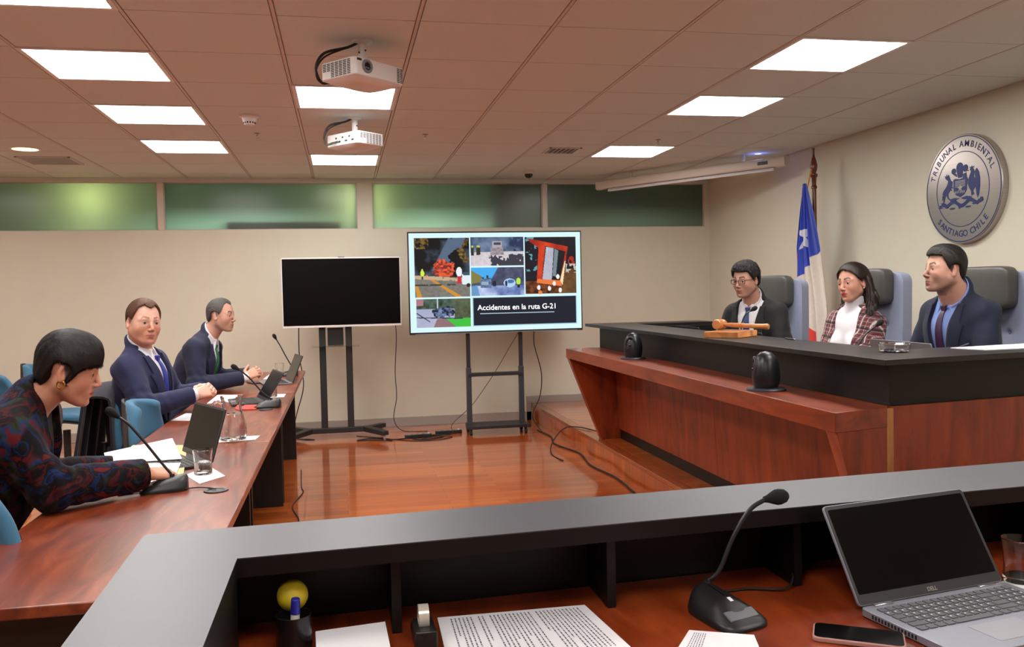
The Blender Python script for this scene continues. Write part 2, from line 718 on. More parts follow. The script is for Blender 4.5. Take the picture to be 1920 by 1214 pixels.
struct(MB().box(XL, WALL_X + 0.1, YB - 0.1, YB, 0, CEIL + 0.02).build('wall_back', M_WALL, smooth=False))
for k, (a, b) in enumerate([(XL, -1.763), (-1.704, 0.178), (0.33, 2.133), (2.186, 3.985)]):
    w = struct(MB().box(a, b, WALL_Y + 0.035, WALL_Y + 0.045, WZ0, WZ1).build('window_%d' % (k + 1), M_FROST, smooth=False))
    fr = MB()
    t = 0.008
    fr.box(a, b, WALL_Y + 0.012, WALL_Y + 0.06, WZ0, WZ0 + t)
    fr.box(a, b, WALL_Y + 0.012, WALL_Y + 0.06, WZ1 - t, WZ1)
    fr.box(a, a + t, WALL_Y + 0.012, WALL_Y + 0.06, WZ0, WZ1)
    fr.box(b - t, b, WALL_Y + 0.012, WALL_Y + 0.06, WZ0, WZ1)
    fr.build('window_frame', M_GRID, w)
for k, (a, b) in enumerate([(-1.763, -1.704), (2.133, 2.186)]):
    struct(MB().box(a, b, WALL_Y - 0.004, WALL_Y + 0.09, WZ0, WZ1).build('trim_%d' % (k + 2), M_FRAME, bevel=0.002))
# corridor behind the panes
mb = MB()
mb.box(XL, 6, 10.9, 11.0, 0, 2.9)
mb.box(XL, 6, WALL_Y + 0.12, 11, 2.62, 2.72)
mb.box(XL, 6, WALL_Y + 0.12, 11, -0.1, 0)
mb.box(1.55, 1.65, WALL_Y + 0.12, 10.9, 0, 2.62)
struct(mb.build('wall_corridor', plain('corridor_paint', srgb(120, 128, 118), 0.8), smooth=False))
struct(MB().box(-1.12, 0.02, 9.115, 9.35, 1.9, 2.15).build('trim_4', plain('corridor_blocker', srgb(60, 62, 66), 0.6), bevel=0.004))  # box added close behind the pane, blocks light to leave a dark rectangle
struct(MB().box(1.62, 1.9, 9.16, 9.2, 1.8, 2.42).build('trim_5', plain('corridor_board', srgb(170, 180, 180), 0.7), bevel=0.004))

# baseboards
struct(MB().box(XL, 1.98, WALL_Y - 0.014, WALL_Y, 0, 0.095).build('baseboard_far', M_BASE, bevel=0.003))
mb = MB().box(1.91, WALL_X, WALL_Y - 0.014, WALL_Y, 0.18, 0.26)
mb.box(1.91, 1.965, WALL_Y - 0.014, WALL_Y, 0.0, 0.19)
struct(mb.build('baseboard_dais', M_BASE, bevel=0.003))
struct(MB().box(WALL_X - 0.014, WALL_X, 1.5, WALL_Y - 0.014, 0.18, 0.26).build('baseboard_right', M_BASE, bevel=0.003))
# dais: a raised platform floor
DX = 1.98
struct(MB().box(DX, WALL_X, 1.75, WALL_Y, 0, 0.165).build('floor_dais', M_FLOOR, smooth=False))
nose = wood('dais_nosing', srgb(120, 52, 18), srgb(152, 74, 30), srgb(172, 92, 42), stretch=(8, 1, 8), rough=0.25, coat=0.6)
struct(MB().box(DX - 0.012, DX + 0.07, 1.75, WALL_Y, 0.15, 0.18).build('trim_6', nose, bevel=0.004))
struct(MB().box(DX + 0.07, WALL_X, 1.75, WALL_Y - 0.001, 0.164, 0.18).build('floor_platform', M_FLOOR, smooth=False))

# ================================================================ CEILING LAMPS
M_DIFF = emit('lamp_diffuser', (1.0, 0.97, 0.93), LAMP)
lamp_labels = {
    (-2, -1): 'lit square ceiling panel cut by the top left corner of the photo',
    (-2, 1): 'largest whole lit square ceiling panel on the left side',
    (-2, 3): 'middle one of the left row of lit ceiling panels',
    (-2, 5): 'farthest lit ceiling panel of the left row, above the frosted panes',
    (0, 2): 'lit ceiling panel directly behind the nearer projector',
    (0, 6): 'lit ceiling panel beyond the farther projector, near the far wall',
    (4, -2): 'lit ceiling panel cut by the top right edge of the photo',
    (4, 0): 'largest whole lit ceiling panel, up and left of the metal seal',
    (4, 2): 'middle lit ceiling panel of the right row',
    (4, 5): 'farthest lit ceiling panel of the right row, near the rolled screen'}
for (i, j, seen) in LIGHTS:
    x, y = GX0 + (i + 0.5) * TILE, GY0 + (j + 0.5) * TILE
    t = thing('ceiling_light', lamp_labels.get((i, j), 'lit square ceiling panel out of the picture behind the viewer'), 'ceiling light', (x, y, CEIL), 0, 'recessed square ceiling lamps')
    h = TILE / 2
    fr = MB()
    for (a, b, c, d) in ((-h + 0.004, h - 0.004, -h + 0.004, -h + 0.026), (-h + 0.004, h - 0.004, h - 0.026, h - 0.004), (-h + 0.004, -h + 0.026, -h + 0.026, h - 0.026), (h - 0.026, h - 0.004, -h + 0.026, h - 0.026)):
        fr.box(a, b, c, d, -0.006, 0.01)
    fr.build('frame', M_WHITEP, t)
    MB().box(-h + 0.026, h - 0.026, -h + 0.026, h - 0.026, -0.002, 0.008).build('diffuser', M_DIFF, t, smooth=False)

# warm downlight on the far left
t = thing('downlight', 'round warm yellow downlight in the ceiling at far left', 'downlight', (-2.39, 7.36, CEIL))
MB().lathe([(0.095, 0.0), (0.095, -0.006), (0.112, -0.006), (0.115, 0.001), (0.095, 0.0)], seg=36).build('ring', M_WHITEP, t)
MB().lathe([(0, -0.004), (0.094, -0.004)], seg=36).build('lens', emit('warm_lens', (1.0, 0.86, 0.42), 2.2), t)

# ================================================================ LEFT TABLES
def table(y0, y1, label, near=False):
    t = thing('meeting_table', label, 'table', (-0.62, (y0 + y1) / 2, 0), 0, 'reddish wood tables in one long row')
    h = (y1 - y0) / 2 - 0.0015
    MB().box(-0.29, 0.29, -h, h, 0.722, 0.75).build('tabletop', M_DESKTOP, t, bevel=0.004)
    ys = [(h - 0.06, h - 0.03)] + ([(-h + 0.10, -h + 0.13)] if near else [(-h + 0.04, -h + 0.07)])
    for a, b in ys:
        MB().box(-0.25, 0.2, a, b, 0.0, 0.722).build('leg_panel', M_DARK, t, bevel=0.003)
    MB().box(0.03, 0.05, ys[1][1], ys[0][0], 0.25, 0.722).build('modesty_panel', M_DARK, t, bevel=0.002)
    for a, b in ys:
        MB().box(-0.22, 0.17, a + 0.002, b - 0.002, 0.0, 0.012).build('foot_strip', M_GREYP, t)
    return t


tb1 = table(1.95, 3.93, 'nearest reddish wood table, under the papers of the short-haired woman', True)
table(3.93, 5.9, 'middle reddish wood table with the water jug near its joint')
table(5.9, 7.57, 'farthest reddish wood table, ending before the black blank screen')
g = MB().lathe([(0.0, 0.0012), (0.026, 0.0012), (0.028, 0.003), (0.038, 0.004), (0.04, 0.0005), (0.04, 0.0)], seg=28).build('cable_grommet', M_BLACK)
g.location = (-0.428, 2.972, 0.75)
tag(g, 'round black cable hole cap in the nearest reddish table', 'cable grommet')
g2 = MB().lathe([(0.0, 0.0012), (0.026, 0.0012), (0.028, 0.003), (0.038, 0.004), (0.04, 0.0005), (0.04, 0.0)], seg=28).build('cable_grommet', M_BLACK)
g2.location = (-0.44, 5.03, 0.75)
tag(g2, 'round black cable hole cap beside the red folder', 'cable grommet')


# ================================================================ VISITOR CHAIRS
M_BLUE = plain('blue_fabric', srgb(62, 112, 142), 0.9, var=0.08, scale=40, bump=0.5, bscale=700, sheen=0.15)
M_SHELL = plain('dark_chair_shell', srgb(34, 30, 30), 0.5)


def visitor_chair(label, loc, rotz):
    """faces +x locally"""
    t = thing('visitor_chair', label, 'chair', loc, rotz, 'blue fabric chairs on the left side')

    def seatf(off):
        def f(u, v):
            a = (v - 0.5) * 2
            b = (u - 0.5) * 2
            # superellipse plan
            x = 0.22 * b * math.sqrt(max(0, 1 - 0.32 * a * a))
            y = 0.235 * a * math.sqrt(max(0, 1 - 0.32 * b * b))
            z = 0.46 + 0.02 * a * a - 0.035 * max(0, b - 0.4) - off
            return (x, y, z)
        return f
    MB().sheet(seatf(0), 14, 14, -0.055).build('seat', M_BLUE, t, sub=1)
    MB().sheet(seatf(0.004), 12, 12, 0.012).build('seat_shell', M_SHELL, t)

    def backf(off, s=1.0):
        def f(u, v):
            a = (v - 0.5) * 2
            b = (u - 0.5) * 2
            y = 0.20 * a * math.sqrt(max(0, 1 - (0.62 if b > 0 else 0.42) * b * b)) * s * (1 - 0.08 * b)
            zz = 0.2 * b * math.sqrt(max(0, 1 - (0.5 if b > 0 else 0.42) * a * a)) * s
            x = -0.225 - 0.07 * (zz + 0.2) + 0.07 * a * a - off
            return (x, y, 0.71 + zz)
        return f
    MB().sheet(backf(0), 14, 14, -0.045).build('backrest', M_BLUE, t, sub=1)
    MB().sheet(backf(0.046, 1.01), 12, 12, -0.012).build('back_shell', M_SHELL, t)
    MB().tube([(-0.05, 0, 0.39), (-0.26, 0, 0.38), (-0.315, 0, 0.45), (-0.315, 0, 0.62)], 0.016, smooth=6, seg=10).build('back_support', M_MATTE, t)
    MB().cyl((0, 0, 0.1), (0, 0, 0.38), 0.025, 0.028, 16).build('column', M_MATTE, t)
    for k in range(5):
        a = 2 * PI * k / 5 + 0.3
        MB().tube([(0.02 * math.cos(a), 0.02 * math.sin(a), 0.1), (0.15 * math.cos(a), 0.15 * math.sin(a), 0.085), (0.27 * math.cos(a), 0.27 * math.sin(a), 0.065)], [0.02, 0.014], seg=8, smooth=3).sphere((0.27 * math.cos(a), 0.27 * math.sin(a), 0.028), 0.028, 12, 8).build('leg', M_MATTE, t)
    return t


ch1 = visitor_chair('empty blue chair between the woman and the man in blue tie', (-0.93, 4.47, 0), 0.0)
ch1.location = (-0.745, 4.40, 0)
ch1.rotation_euler[2] = math.radians(-6)
dup(ch1, 'blue chair cut by the left edge in front of the woman', (-1.09, 2.31, 0), math.radians(-97))
dup(ch1, 'blue chair in the background holding a black backpack', (-2.36, 6.15, 0), math.radians(-82))
dup(ch1, 'blue chair in the far left background with an empty seat', (-2.14, 7.25, 0), math.radians(-3))
dup(ch1, 'blue chair the woman in the patterned jacket sits on', (-1.22, 2.98, 0), math.radians(0))
dup(ch1, 'chair under the dark coat behind the man in blue tie', (-0.97, 4.98, 0), math.radians(0))
dup(ch1, 'chair the man in the green tie sits on', (-1.10, 6.22, 0), math.radians(0))

# backpack on the background chair
t = thing('backpack', 'black backpack resting on a blue chair at the left edge', 'backpack', (-2.35, 6.12, 0.49), math.radians(-80))
M_BAG = plain('black_nylon', srgb(34, 34, 38), 0.75, var=0.2, scale=25, bump=0.6, bscale=400)


def bagf(u, v):
    a, b = 2 * PI * u, v
    w = 0.14 * (1 - 0.25 * b) + 0.012 * math.sin(5 * a + 4 * b)
    d = 0.09 * (1 - 0.35 * b) + 0.008 * math.sin(3 * a + 6 * b)
    c, s = math.cos(a), math.sin(a)
    k = (abs(c) ** 3 + abs(s) ** 3) ** (-1 / 3)
    r = math.sin(min(1, 0.25 + b * 3) * PI / 2) * (math.cos(max(0, b - 0.75) * 2 * PI) ** 0.5 if b > 0.75 else 1)
    return (k * c * d * r, k * s * w * r, 0.0 + 0.36 * b)


MB().sheet(bagf, 32, 18).build('bag_body', M_BAG, t)
MB().box(0.06, 0.10, -0.09, 0.09, 0.03, 0.17).build('front_pocket', M_BAG, t, bevel=0.015)
MB().tube([(-0.08, 0.06, 0.05), (-0.13, 0.06, 0.2), (-0.05, 0.05, 0.33)], 0.012, smooth=5).build('strap', M_BAG, t)
MB().tube([(0.0, -0.03, 0.345), (0.0, 0, 0.39), (0.0, 0.03, 0.345)], 0.007, smooth=5).build('handle', M_BAG, t)
MB().cbox((0.078, 0.02, 0.22), (0.004, 0.05, 0.012)).build('buckle', M_GREYP, t)

# dark coat hung over the chair of the man in the blue tie
M_COAT = plain('dark_coat_wool', srgb(24, 24, 38), 0.9, var=0.2, scale=15, bump=0.5, bscale=600, sheen=0.2)


def coatf(u, v):
    # u across (y), v down the outer face from the top of the backrest
    y = (u - 0.5) * (0.47 + 0.13 * v)
    fold = 0.018 * math.sin(u * 23) * v + 0.01 * math.sin(u * 41 + 2) * v
    zt = 0.92 - 0.05 * (abs(u - .5) * 2) ** 2
    if v < 0.3:
        return (0.035 + fold * .3, y * .98, zt - 0.46 * (0.3 - v) / 0.3)
    if v < 0.45:
        q = (v - 0.3) / 0.15 * PI
        return (-0.035 + 0.07 * math.cos(q), y, zt + 0.03 * math.sin(q))
    w = (v - 0.45) / 0.55
    return (-0.105 - 0.09 * w + fold, y, zt - 0.56 * w)


t = MB().sheet(coatf, 60, 40, 0.012).build('coat', M_COAT)
t.location = (-1.215, 4.97, 0)
tag(t, 'long dark coat draped over a chair behind the man in blue tie', 'coat')

# ================================================================ JUDGES' BENCH
t = thing('judges_bench', 'large reddish wood judges bench with a raised black counter on the platform', 'bench', (1.755, 2.85, 0.18))
bx, by, bz = 1.755, 2.85, 0.18
L_ = lambda x, y, z: (x - bx, y - by, z - bz)


def bprism(poly, z0, z1):
    return MB().prism([(x - bx, y - by) for x, y in poly], z0 - bz, z1 - bz)


bprism([(1.755, 2.853), (1.755, 6.72), (2.25, 6.72), (2.25, 2.98), (2.04, 2.955), (2.01, 2.914)], 0.845, 0.92).build('front_shelf', M_BENCH, t, bevel=0.002)
# slanted end panels
MB().hexa([L_(1.985, 2.908, .18), L_(2.01, 2.914, .18), L_(2.01, 2.96, .18), L_(1.985, 2.955, .18), L_(1.762, 2.855, .845), L_(2.01, 2.914, .845), L_(2.01, 2.96, .845), L_(1.762, 2.93, .845)]).build('end_panel', M_BENCHV, t, bevel=0.002)
for y0, y1 in ((6.65, 6.72),):
    MB().hexa([L_(2.02, y0, .18), L_(2.25, y0, .18), L_(2.25, y1, .18), L_(2.02, y1, .18), L_(1.762, y0, .845), L_(2.25, y0, .845), L_(2.25, y1, .845), L_(1.762, y1, .845)]).build('end_panel', M_BENCHV, t, bevel=0.002)
for y0, y1 in ((2.99, 4.78), (4.784, 6.649)):
    MB().hexa([L_(2.17, y0, .26), L_(2.2, y0, .26), L_(2.2, y1, .26), L_(2.17, y1, .26), L_(2.14, y0, .845), L_(2.2, y0, .845), L_(2.2, y1, .845), L_(2.14, y1, .845)]).build('front_panel', M_BENCHV, t, smooth=False)
MB().box(2.18 - bx, 2.2 - bx, 2.93 - by, 6.65 - by, 0, 0.08).build('kick_board', M_BLACKLAM, t)
# near side: pale strip then wood panels running right
q = 0.135
yn = lambda x: 2.93 + (x - 2.04) * q
MB().hexa([L_(2.01, 2.915, .18), L_(2.037, 2.915, .18), L_(2.037, 2.95, .18), L_(2.01, 2.95, .18), L_(2.01, 2.915, .915), L_(2.037, 2.915, .915), L_(2.037, 2.95, .915), L_(2.01, 2.95, .915)]).build('corner_strip', M_STRIP, t)
for x0, x1 in ((2.04, 2.95), (2.953, 3.85)):
    bprism([(x0, yn(x0)), (x1, yn(x1)), (x1, yn(x1) + 0.03), (x0, yn(x0) + 0.03)], 0.18, 0.92).build('side_panel', M_BENCHV, t, smooth=False)
# raised black counter, U-shaped
bprism([(2.04, 2.945), (2.04, 6.72), (2.95, 6.72), (2.95, 6.5), (2.24, 6.5), (2.24, 3.2), (3.85, 3.42), (3.85, 3.19)], 0.921, 1.085).build('counter_riser', M_BLACKLAM, t, smooth=False)
bprism([(1.955, 2.845), (1.975, 6.92), (2.98, 6.92), (2.98, 6.6), (2.32, 6.6), (2.32, 3.26), (3.88, 3.49), (3.88, 3.10)], 1.085, 1.108).build('counter_top', M_BLACKTOP, t, bevel=0.002)
# inner work surface
bprism([(2.25, 3.25), (2.25, 6.49), (2.62, 6.49), (2.62, 3.3)], 0.89, 0.92).build('work_surface', M_BENCH, t, bevel=0.002)
bprism([(2.205, 3.1), (2.205, 6.49), (2.235, 6.49), (2.235, 3.1)], 0.18, 0.92).build('inner_panel', M_BENCHV, t, smooth=False)
bprism([(2.2, 6.5), (2.2, 6.7), (2.95, 6.7), (2.95, 6.5)], 0.18, 0.92).build('return_panel', M_BENCHV, t, smooth=False)
# ================================================================ JUDGES' CHAIRS
M_JB = plain('grey_blue_fabric', srgb(138, 145, 168), 0.9, var=0.05, scale=30, bump=0.3, bscale=600, sheen=0.1)
M_PAD = plain('grey_leather', srgb(78, 76, 74), 0.42, var=0.12, scale=50, bump=0.3, bscale=260)


def judge_chair(label, loc, rotz):
    """faces +x locally; loc z on platform"""
    t = thing('high_back_chair', label, 'chair', loc, rotz, 'grey high-backed chairs of the bench')

    tuft = [(a, z) for z in (0.55, 0.69, 0.83, 0.97) for a in (-0.11, 0.0, 0.11)]

    def backf(u, v):
        a = (v - 0.5) * 2
        z = 0.45 + 0.84 * u
        hw = 0.25 - 0.035 * max(0, (u - 0.35)) / 0.65 + 0.01 * math.sin(u * PI)
        if u > 0.93:
            q_ = (u - 0.93) / 0.07
            hw -= 0.06 * (1 - math.sqrt(max(0, 1 - q_ * q_)))
        y = a * hw
        x = -0.2 - 0.10 * u + 0.045 * a * a
        d = 0
        for (ty, tz) in tuft:
            r2 = ((y - ty) ** 2 + (z - tz) ** 2) / 0.018 ** 2
            d += 0.016 * math.exp(-r2)
            if abs(y - ty) < 0.06:
                d += 0.005 * math.exp(-((z - tz) / 0.007) ** 2) * (1 - abs(y - ty) / 0.06)
        return (x + 0.025 * (1 - a ** 6) - d, y, z)
    MB().sheet(backf, 84, 50, 0.075, (1, 0, 0)).build('backrest', M_JB, t, angle=60)
    mb = MB()
    for (ty, tz) in tuft:
        u = (tz - 0.45) / 0.84
        mb.sphere((-0.2 - 0.10 * u + 0.03 - 0.014, ty, tz), 0.007, 10, 6)
    mb.build('tufting_button', M_JB, t)
    # headrest cushion

    def padf(u, v):
        th, ph = 2 * PI * u, PI * (v - 0.5)
        e = 0.34
        f = lambda w: math.copysign(abs(w) ** e, w)
        return (-0.20 + 0.052 * f(math.cos(ph)) * f(math.cos(th)), 0.165 * f(math.cos(ph)) * f(math.sin(th)), 1.205 + 0.112 * f(math.sin(ph)))
    MB().sheet(padf, 64, 40).build('headrest', M_PAD, t)
    mb = MB()

    def seatf(u, v):
        th, ph = 2 * PI * u, PI * (v - 0.5)
        e = 0.4
        f = lambda w: math.copysign(abs(w) ** e, w)
        return (0.04 + 0.25 * f(math.cos(ph)) * f(math.cos(th)), 0.25 * f(math.cos(ph)) * f(math.sin(th)), 0.44 + 0.05 * f(math.sin(ph)))
    MB().sheet(seatf, 40, 24).build('seat', M_JB, t)
    for s in (-1, 1):
        MB().tube([(-0.14, 0.27 * s, 0.42), (-0.16, 0.315 * s, 0.52), (0.0, 0.32 * s, 0.57), (0.12, 0.315 * s, 0.56)], 0.018, smooth=6, seg=10).build('armrest', M_BLACK, t)
    MB().cyl((0, 0, 0.1), (0, 0, 0.39), 0.03, 0.03, 16).build('column', M_CHROME, t)
    for k in range(5):
        a = 2 * PI * k / 5
        MB().tube([(0.02 * math.cos(a), 0.02 * math.sin(a), 0.1), (0.3 * math.cos(a), 0.3 * math.sin(a), 0.065)], [0.022, 0.014], seg=8).sphere((0.3 * math.cos(a), 0.3 * math.sin(a), 0.028), 0.028, 12, 8).build('leg', M_BLACK, t)
    return t


jc = judge_chair('grey high-backed chair behind the man wearing glasses', (2.835, 5.63, 0.145), math.radians(203))
dup(jc, 'grey high-backed chair behind the woman in the white turtleneck', (3.02, 4.80, 0.165), math.radians(193))
dup(jc, 'grey high-backed chair cut by the right edge, behind the bearded man', (3.11, 3.92, 0.15), math.radians(192))

# ================================================================ FOREGROUND COUNTER
t = thing('reception_counter', 'black counter with open compartments and a wood work surface in the foreground', 'counter', (0.0, 1.75, 0))
F_ = lambda P_: [(x, y - 1.75) for x, y in P_]
yo = lambda x: 1.777 + 0.0544 * (x + 0.392)
yi = lambda x: 1.5687 + 0.0535 * (x + 0.1946)
RX, CT = 2.6, 0.93
CP_ = F_([(-0.392, 1.777), (-0.364, 0.45), (-0.191, 0.45), (-0.1946, 1.5687), (RX, yi(RX)), (RX, yo(RX))])
mb = MB().prism(CP_, CT - .002, CT)
mb.mi = 1
mb.prism(CP_, CT - .035, CT - .002)
mb.build('counter_top', [M_GREYTOP, M_BLACKLAM], t, smooth=False)
MB().prism(F_([(-0.355, yo(-.355) - .045), (-0.355, yo(-.355) - .02), (RX, yo(RX) - 0.02), (RX, yo(RX) - 0.045)]), 0.0, CT - .035).build('back_panel', M_BLACKLAM, t)
MB().prism(F_([(-0.36, 1.73), (-0.335, 1.73), (-0.315, 0.45), (-0.34, 0.45)]), 0.0, CT - .035).build('side_panel', M_BLACKLAM, t)
MB().prism(F_([(-0.215, 1.57), (-0.197, 1.57), (-0.197, 0.45), (-0.215, 0.45)]), 0.752, CT - .035).build('side_fascia', M_BLACKLAM, t)
for dx in (0.084, 0.513, 0.933, 1.16, 1.60, 2.0):
    MB().box(dx - 0.009, dx + 0.009, yi(dx) + 0.032 - 1.75, yo(dx) - 0.045 - 1.75, 0.752, CT - .035).build('divider', M_BLACKLAM, t)
MB().prism(F_([(-0.31, 0.75), (-0.33, yo(-.33) - .05), (RX, yo(RX) - 0.05), (RX, 0.95), (0.3, 0.8)]), 0.72, 0.75).build('work_surface', M_BENCH, t, bevel=0.002)

# ================================================================ TV STANDS AND SCREENS
t = thing('tv_stand', 'black wheeled stand carrying the lit presentation screen', 'tv stand', (1.455, 8.35, 0))
for s in (-1, 1):
    MB().cbox((0.262 * s, 0, 0.35), (0.048, 0.05, 0.6)).build('lower_post', plain('grey_metal', srgb(52, 54, 60), 0.5), t, bevel=0.004)
    MB().cbox((0.262 * s, 0, 1.05), (0.036, 0.035, 0.84)).build('upper_post', M_MATTE, t, bevel=0.004)
MB().prism([(-0.262, -0.05), (0.262, -0.05), (0.255, 0.06), (-0.255, 0.06)], 0.565, 0.595).build('shelf', M_MATTE, t, bevel=0.003)
MB().prism([(-0.32, -0.17), (0.32, -0.17), (0.29, 0.12), (-0.29, 0.12)], 0.065, 0.095).build('base', M_MATTE, t, bevel=0.004)
for sx in (-0.27, 0.27):
    for sy in (-0.13, 0.09):
        MB().cyl((sx - 0.012, sy, 0.028), (sx + 0.012, sy, 0.028), 0.027, None, 18).cbox((sx, sy, 0.052), (0.02, 0.03, 0.026)).build('caster', M_BLACK, t)
MB().box(-0.30, 0.30, -0.045, -0.025, 1.25, 1.5).build('mounting_bracket', M_MATTE, t)

t = thing('tv_stand', 'black wheeled stand with twin posts under the blank screen', 'tv stand', (-0.075, 8.5, 0))
for s in (-1, 1):
    MB().cbox((0.125 * s, 0, 0.75), (0.062, 0.035, 1.3)).build('post', M_MATTE, t, bevel=0.006)
MB().cbox((0, 0, 0.08), (0.66, 0.06, 0.05)).build('crossbar', M_MATTE, t, bevel=0.004)
for s in (-1, 1):
    MB().hexa([(s * 0.24, -0.03, 0.055), (s * 0.41, -0.33, 0.055), (s * 0.47, -0.30, 0.055), (s * 0.31, 0.0, 0.055), (s * 0.24, -0.03, 0.105), (s * 0.41, -0.33, 0.095), (s * 0.47, -0.30, 0.095), (s * 0.31, 0.0, 0.105)]).build('front_foot', M_MATTE, t, bevel=0.003)
    MB().hexa([(s * 0.24, 0.0, 0.055), (s * 0.41, 0.24, 0.055), (s * 0.47, 0.21, 0.055), (s * 0.31, -0.03, 0.055), (s * 0.24, 0.0, 0.105), (s * 0.41, 0.24, 0.095), (s * 0.47, 0.21, 0.095), (s * 0.31, -0.03, 0.105)]).build('rear_foot', M_MATTE, t, bevel=0.003)
    for (cx, cy) in ((0.43, -0.3), (0.43, 0.21)):
        MB().cyl((cx * s - 0.01, cy, 0.024), (cx * s + 0.01, cy, 0.024), 0.023, None, 16).cbox((cx * s, cy, 0.048), (0.018, 0.02, 0.02)).build('caster', M_GREYP, t)
MB().prism([(-0.225, -0.16), (0.225, -0.16), (0.225, 0.03), (-0.225, 0.03)], 0.895, 0.903).build('glass_shelf', glass_mat('shelf_glass', (0.8, 0.95, 0.9)), t)
MB().cbox((0, 0.0, 0.99), (0.15, 0.03, 0.17)).build('equipment_box', M_BLACK, t, bevel=0.004)
MB().cbox((0, -0.028, 1.4), (0.42, 0.02, 0.2)).build('mounting_bracket', M_MATTE, t)

M_SCREEN_OFF = plain('screen_off', srgb(9, 8, 9), 0.2, var=0.05, spec=0.15)
t = thing('television', 'blank switched-off screen with a thin white frame', 'television', (-0.001, 8.44, 1.416))
MB().prism(rrect(1.12, 0.665, 0.008), 0, 0.03, Matrix.Rotation(PI / 2, 4, 'X')).build('housing', M_WHITEP, t, bevel=0.002)
MB().box(-0.55, 0.55, -0.0315, -0.0305, -0.312, 0.322).build('screen', M_SCREEN_OFF, t, smooth=False)
MB().box(-0.03, 0.03, -0.03, -0.01, 0.332, 0.338).build('camera_bump', M_BLACK, t)

# ================================================================ LIT SCREEN
SW, SH = 1.69, 0.95
NU, NV = 420, 236


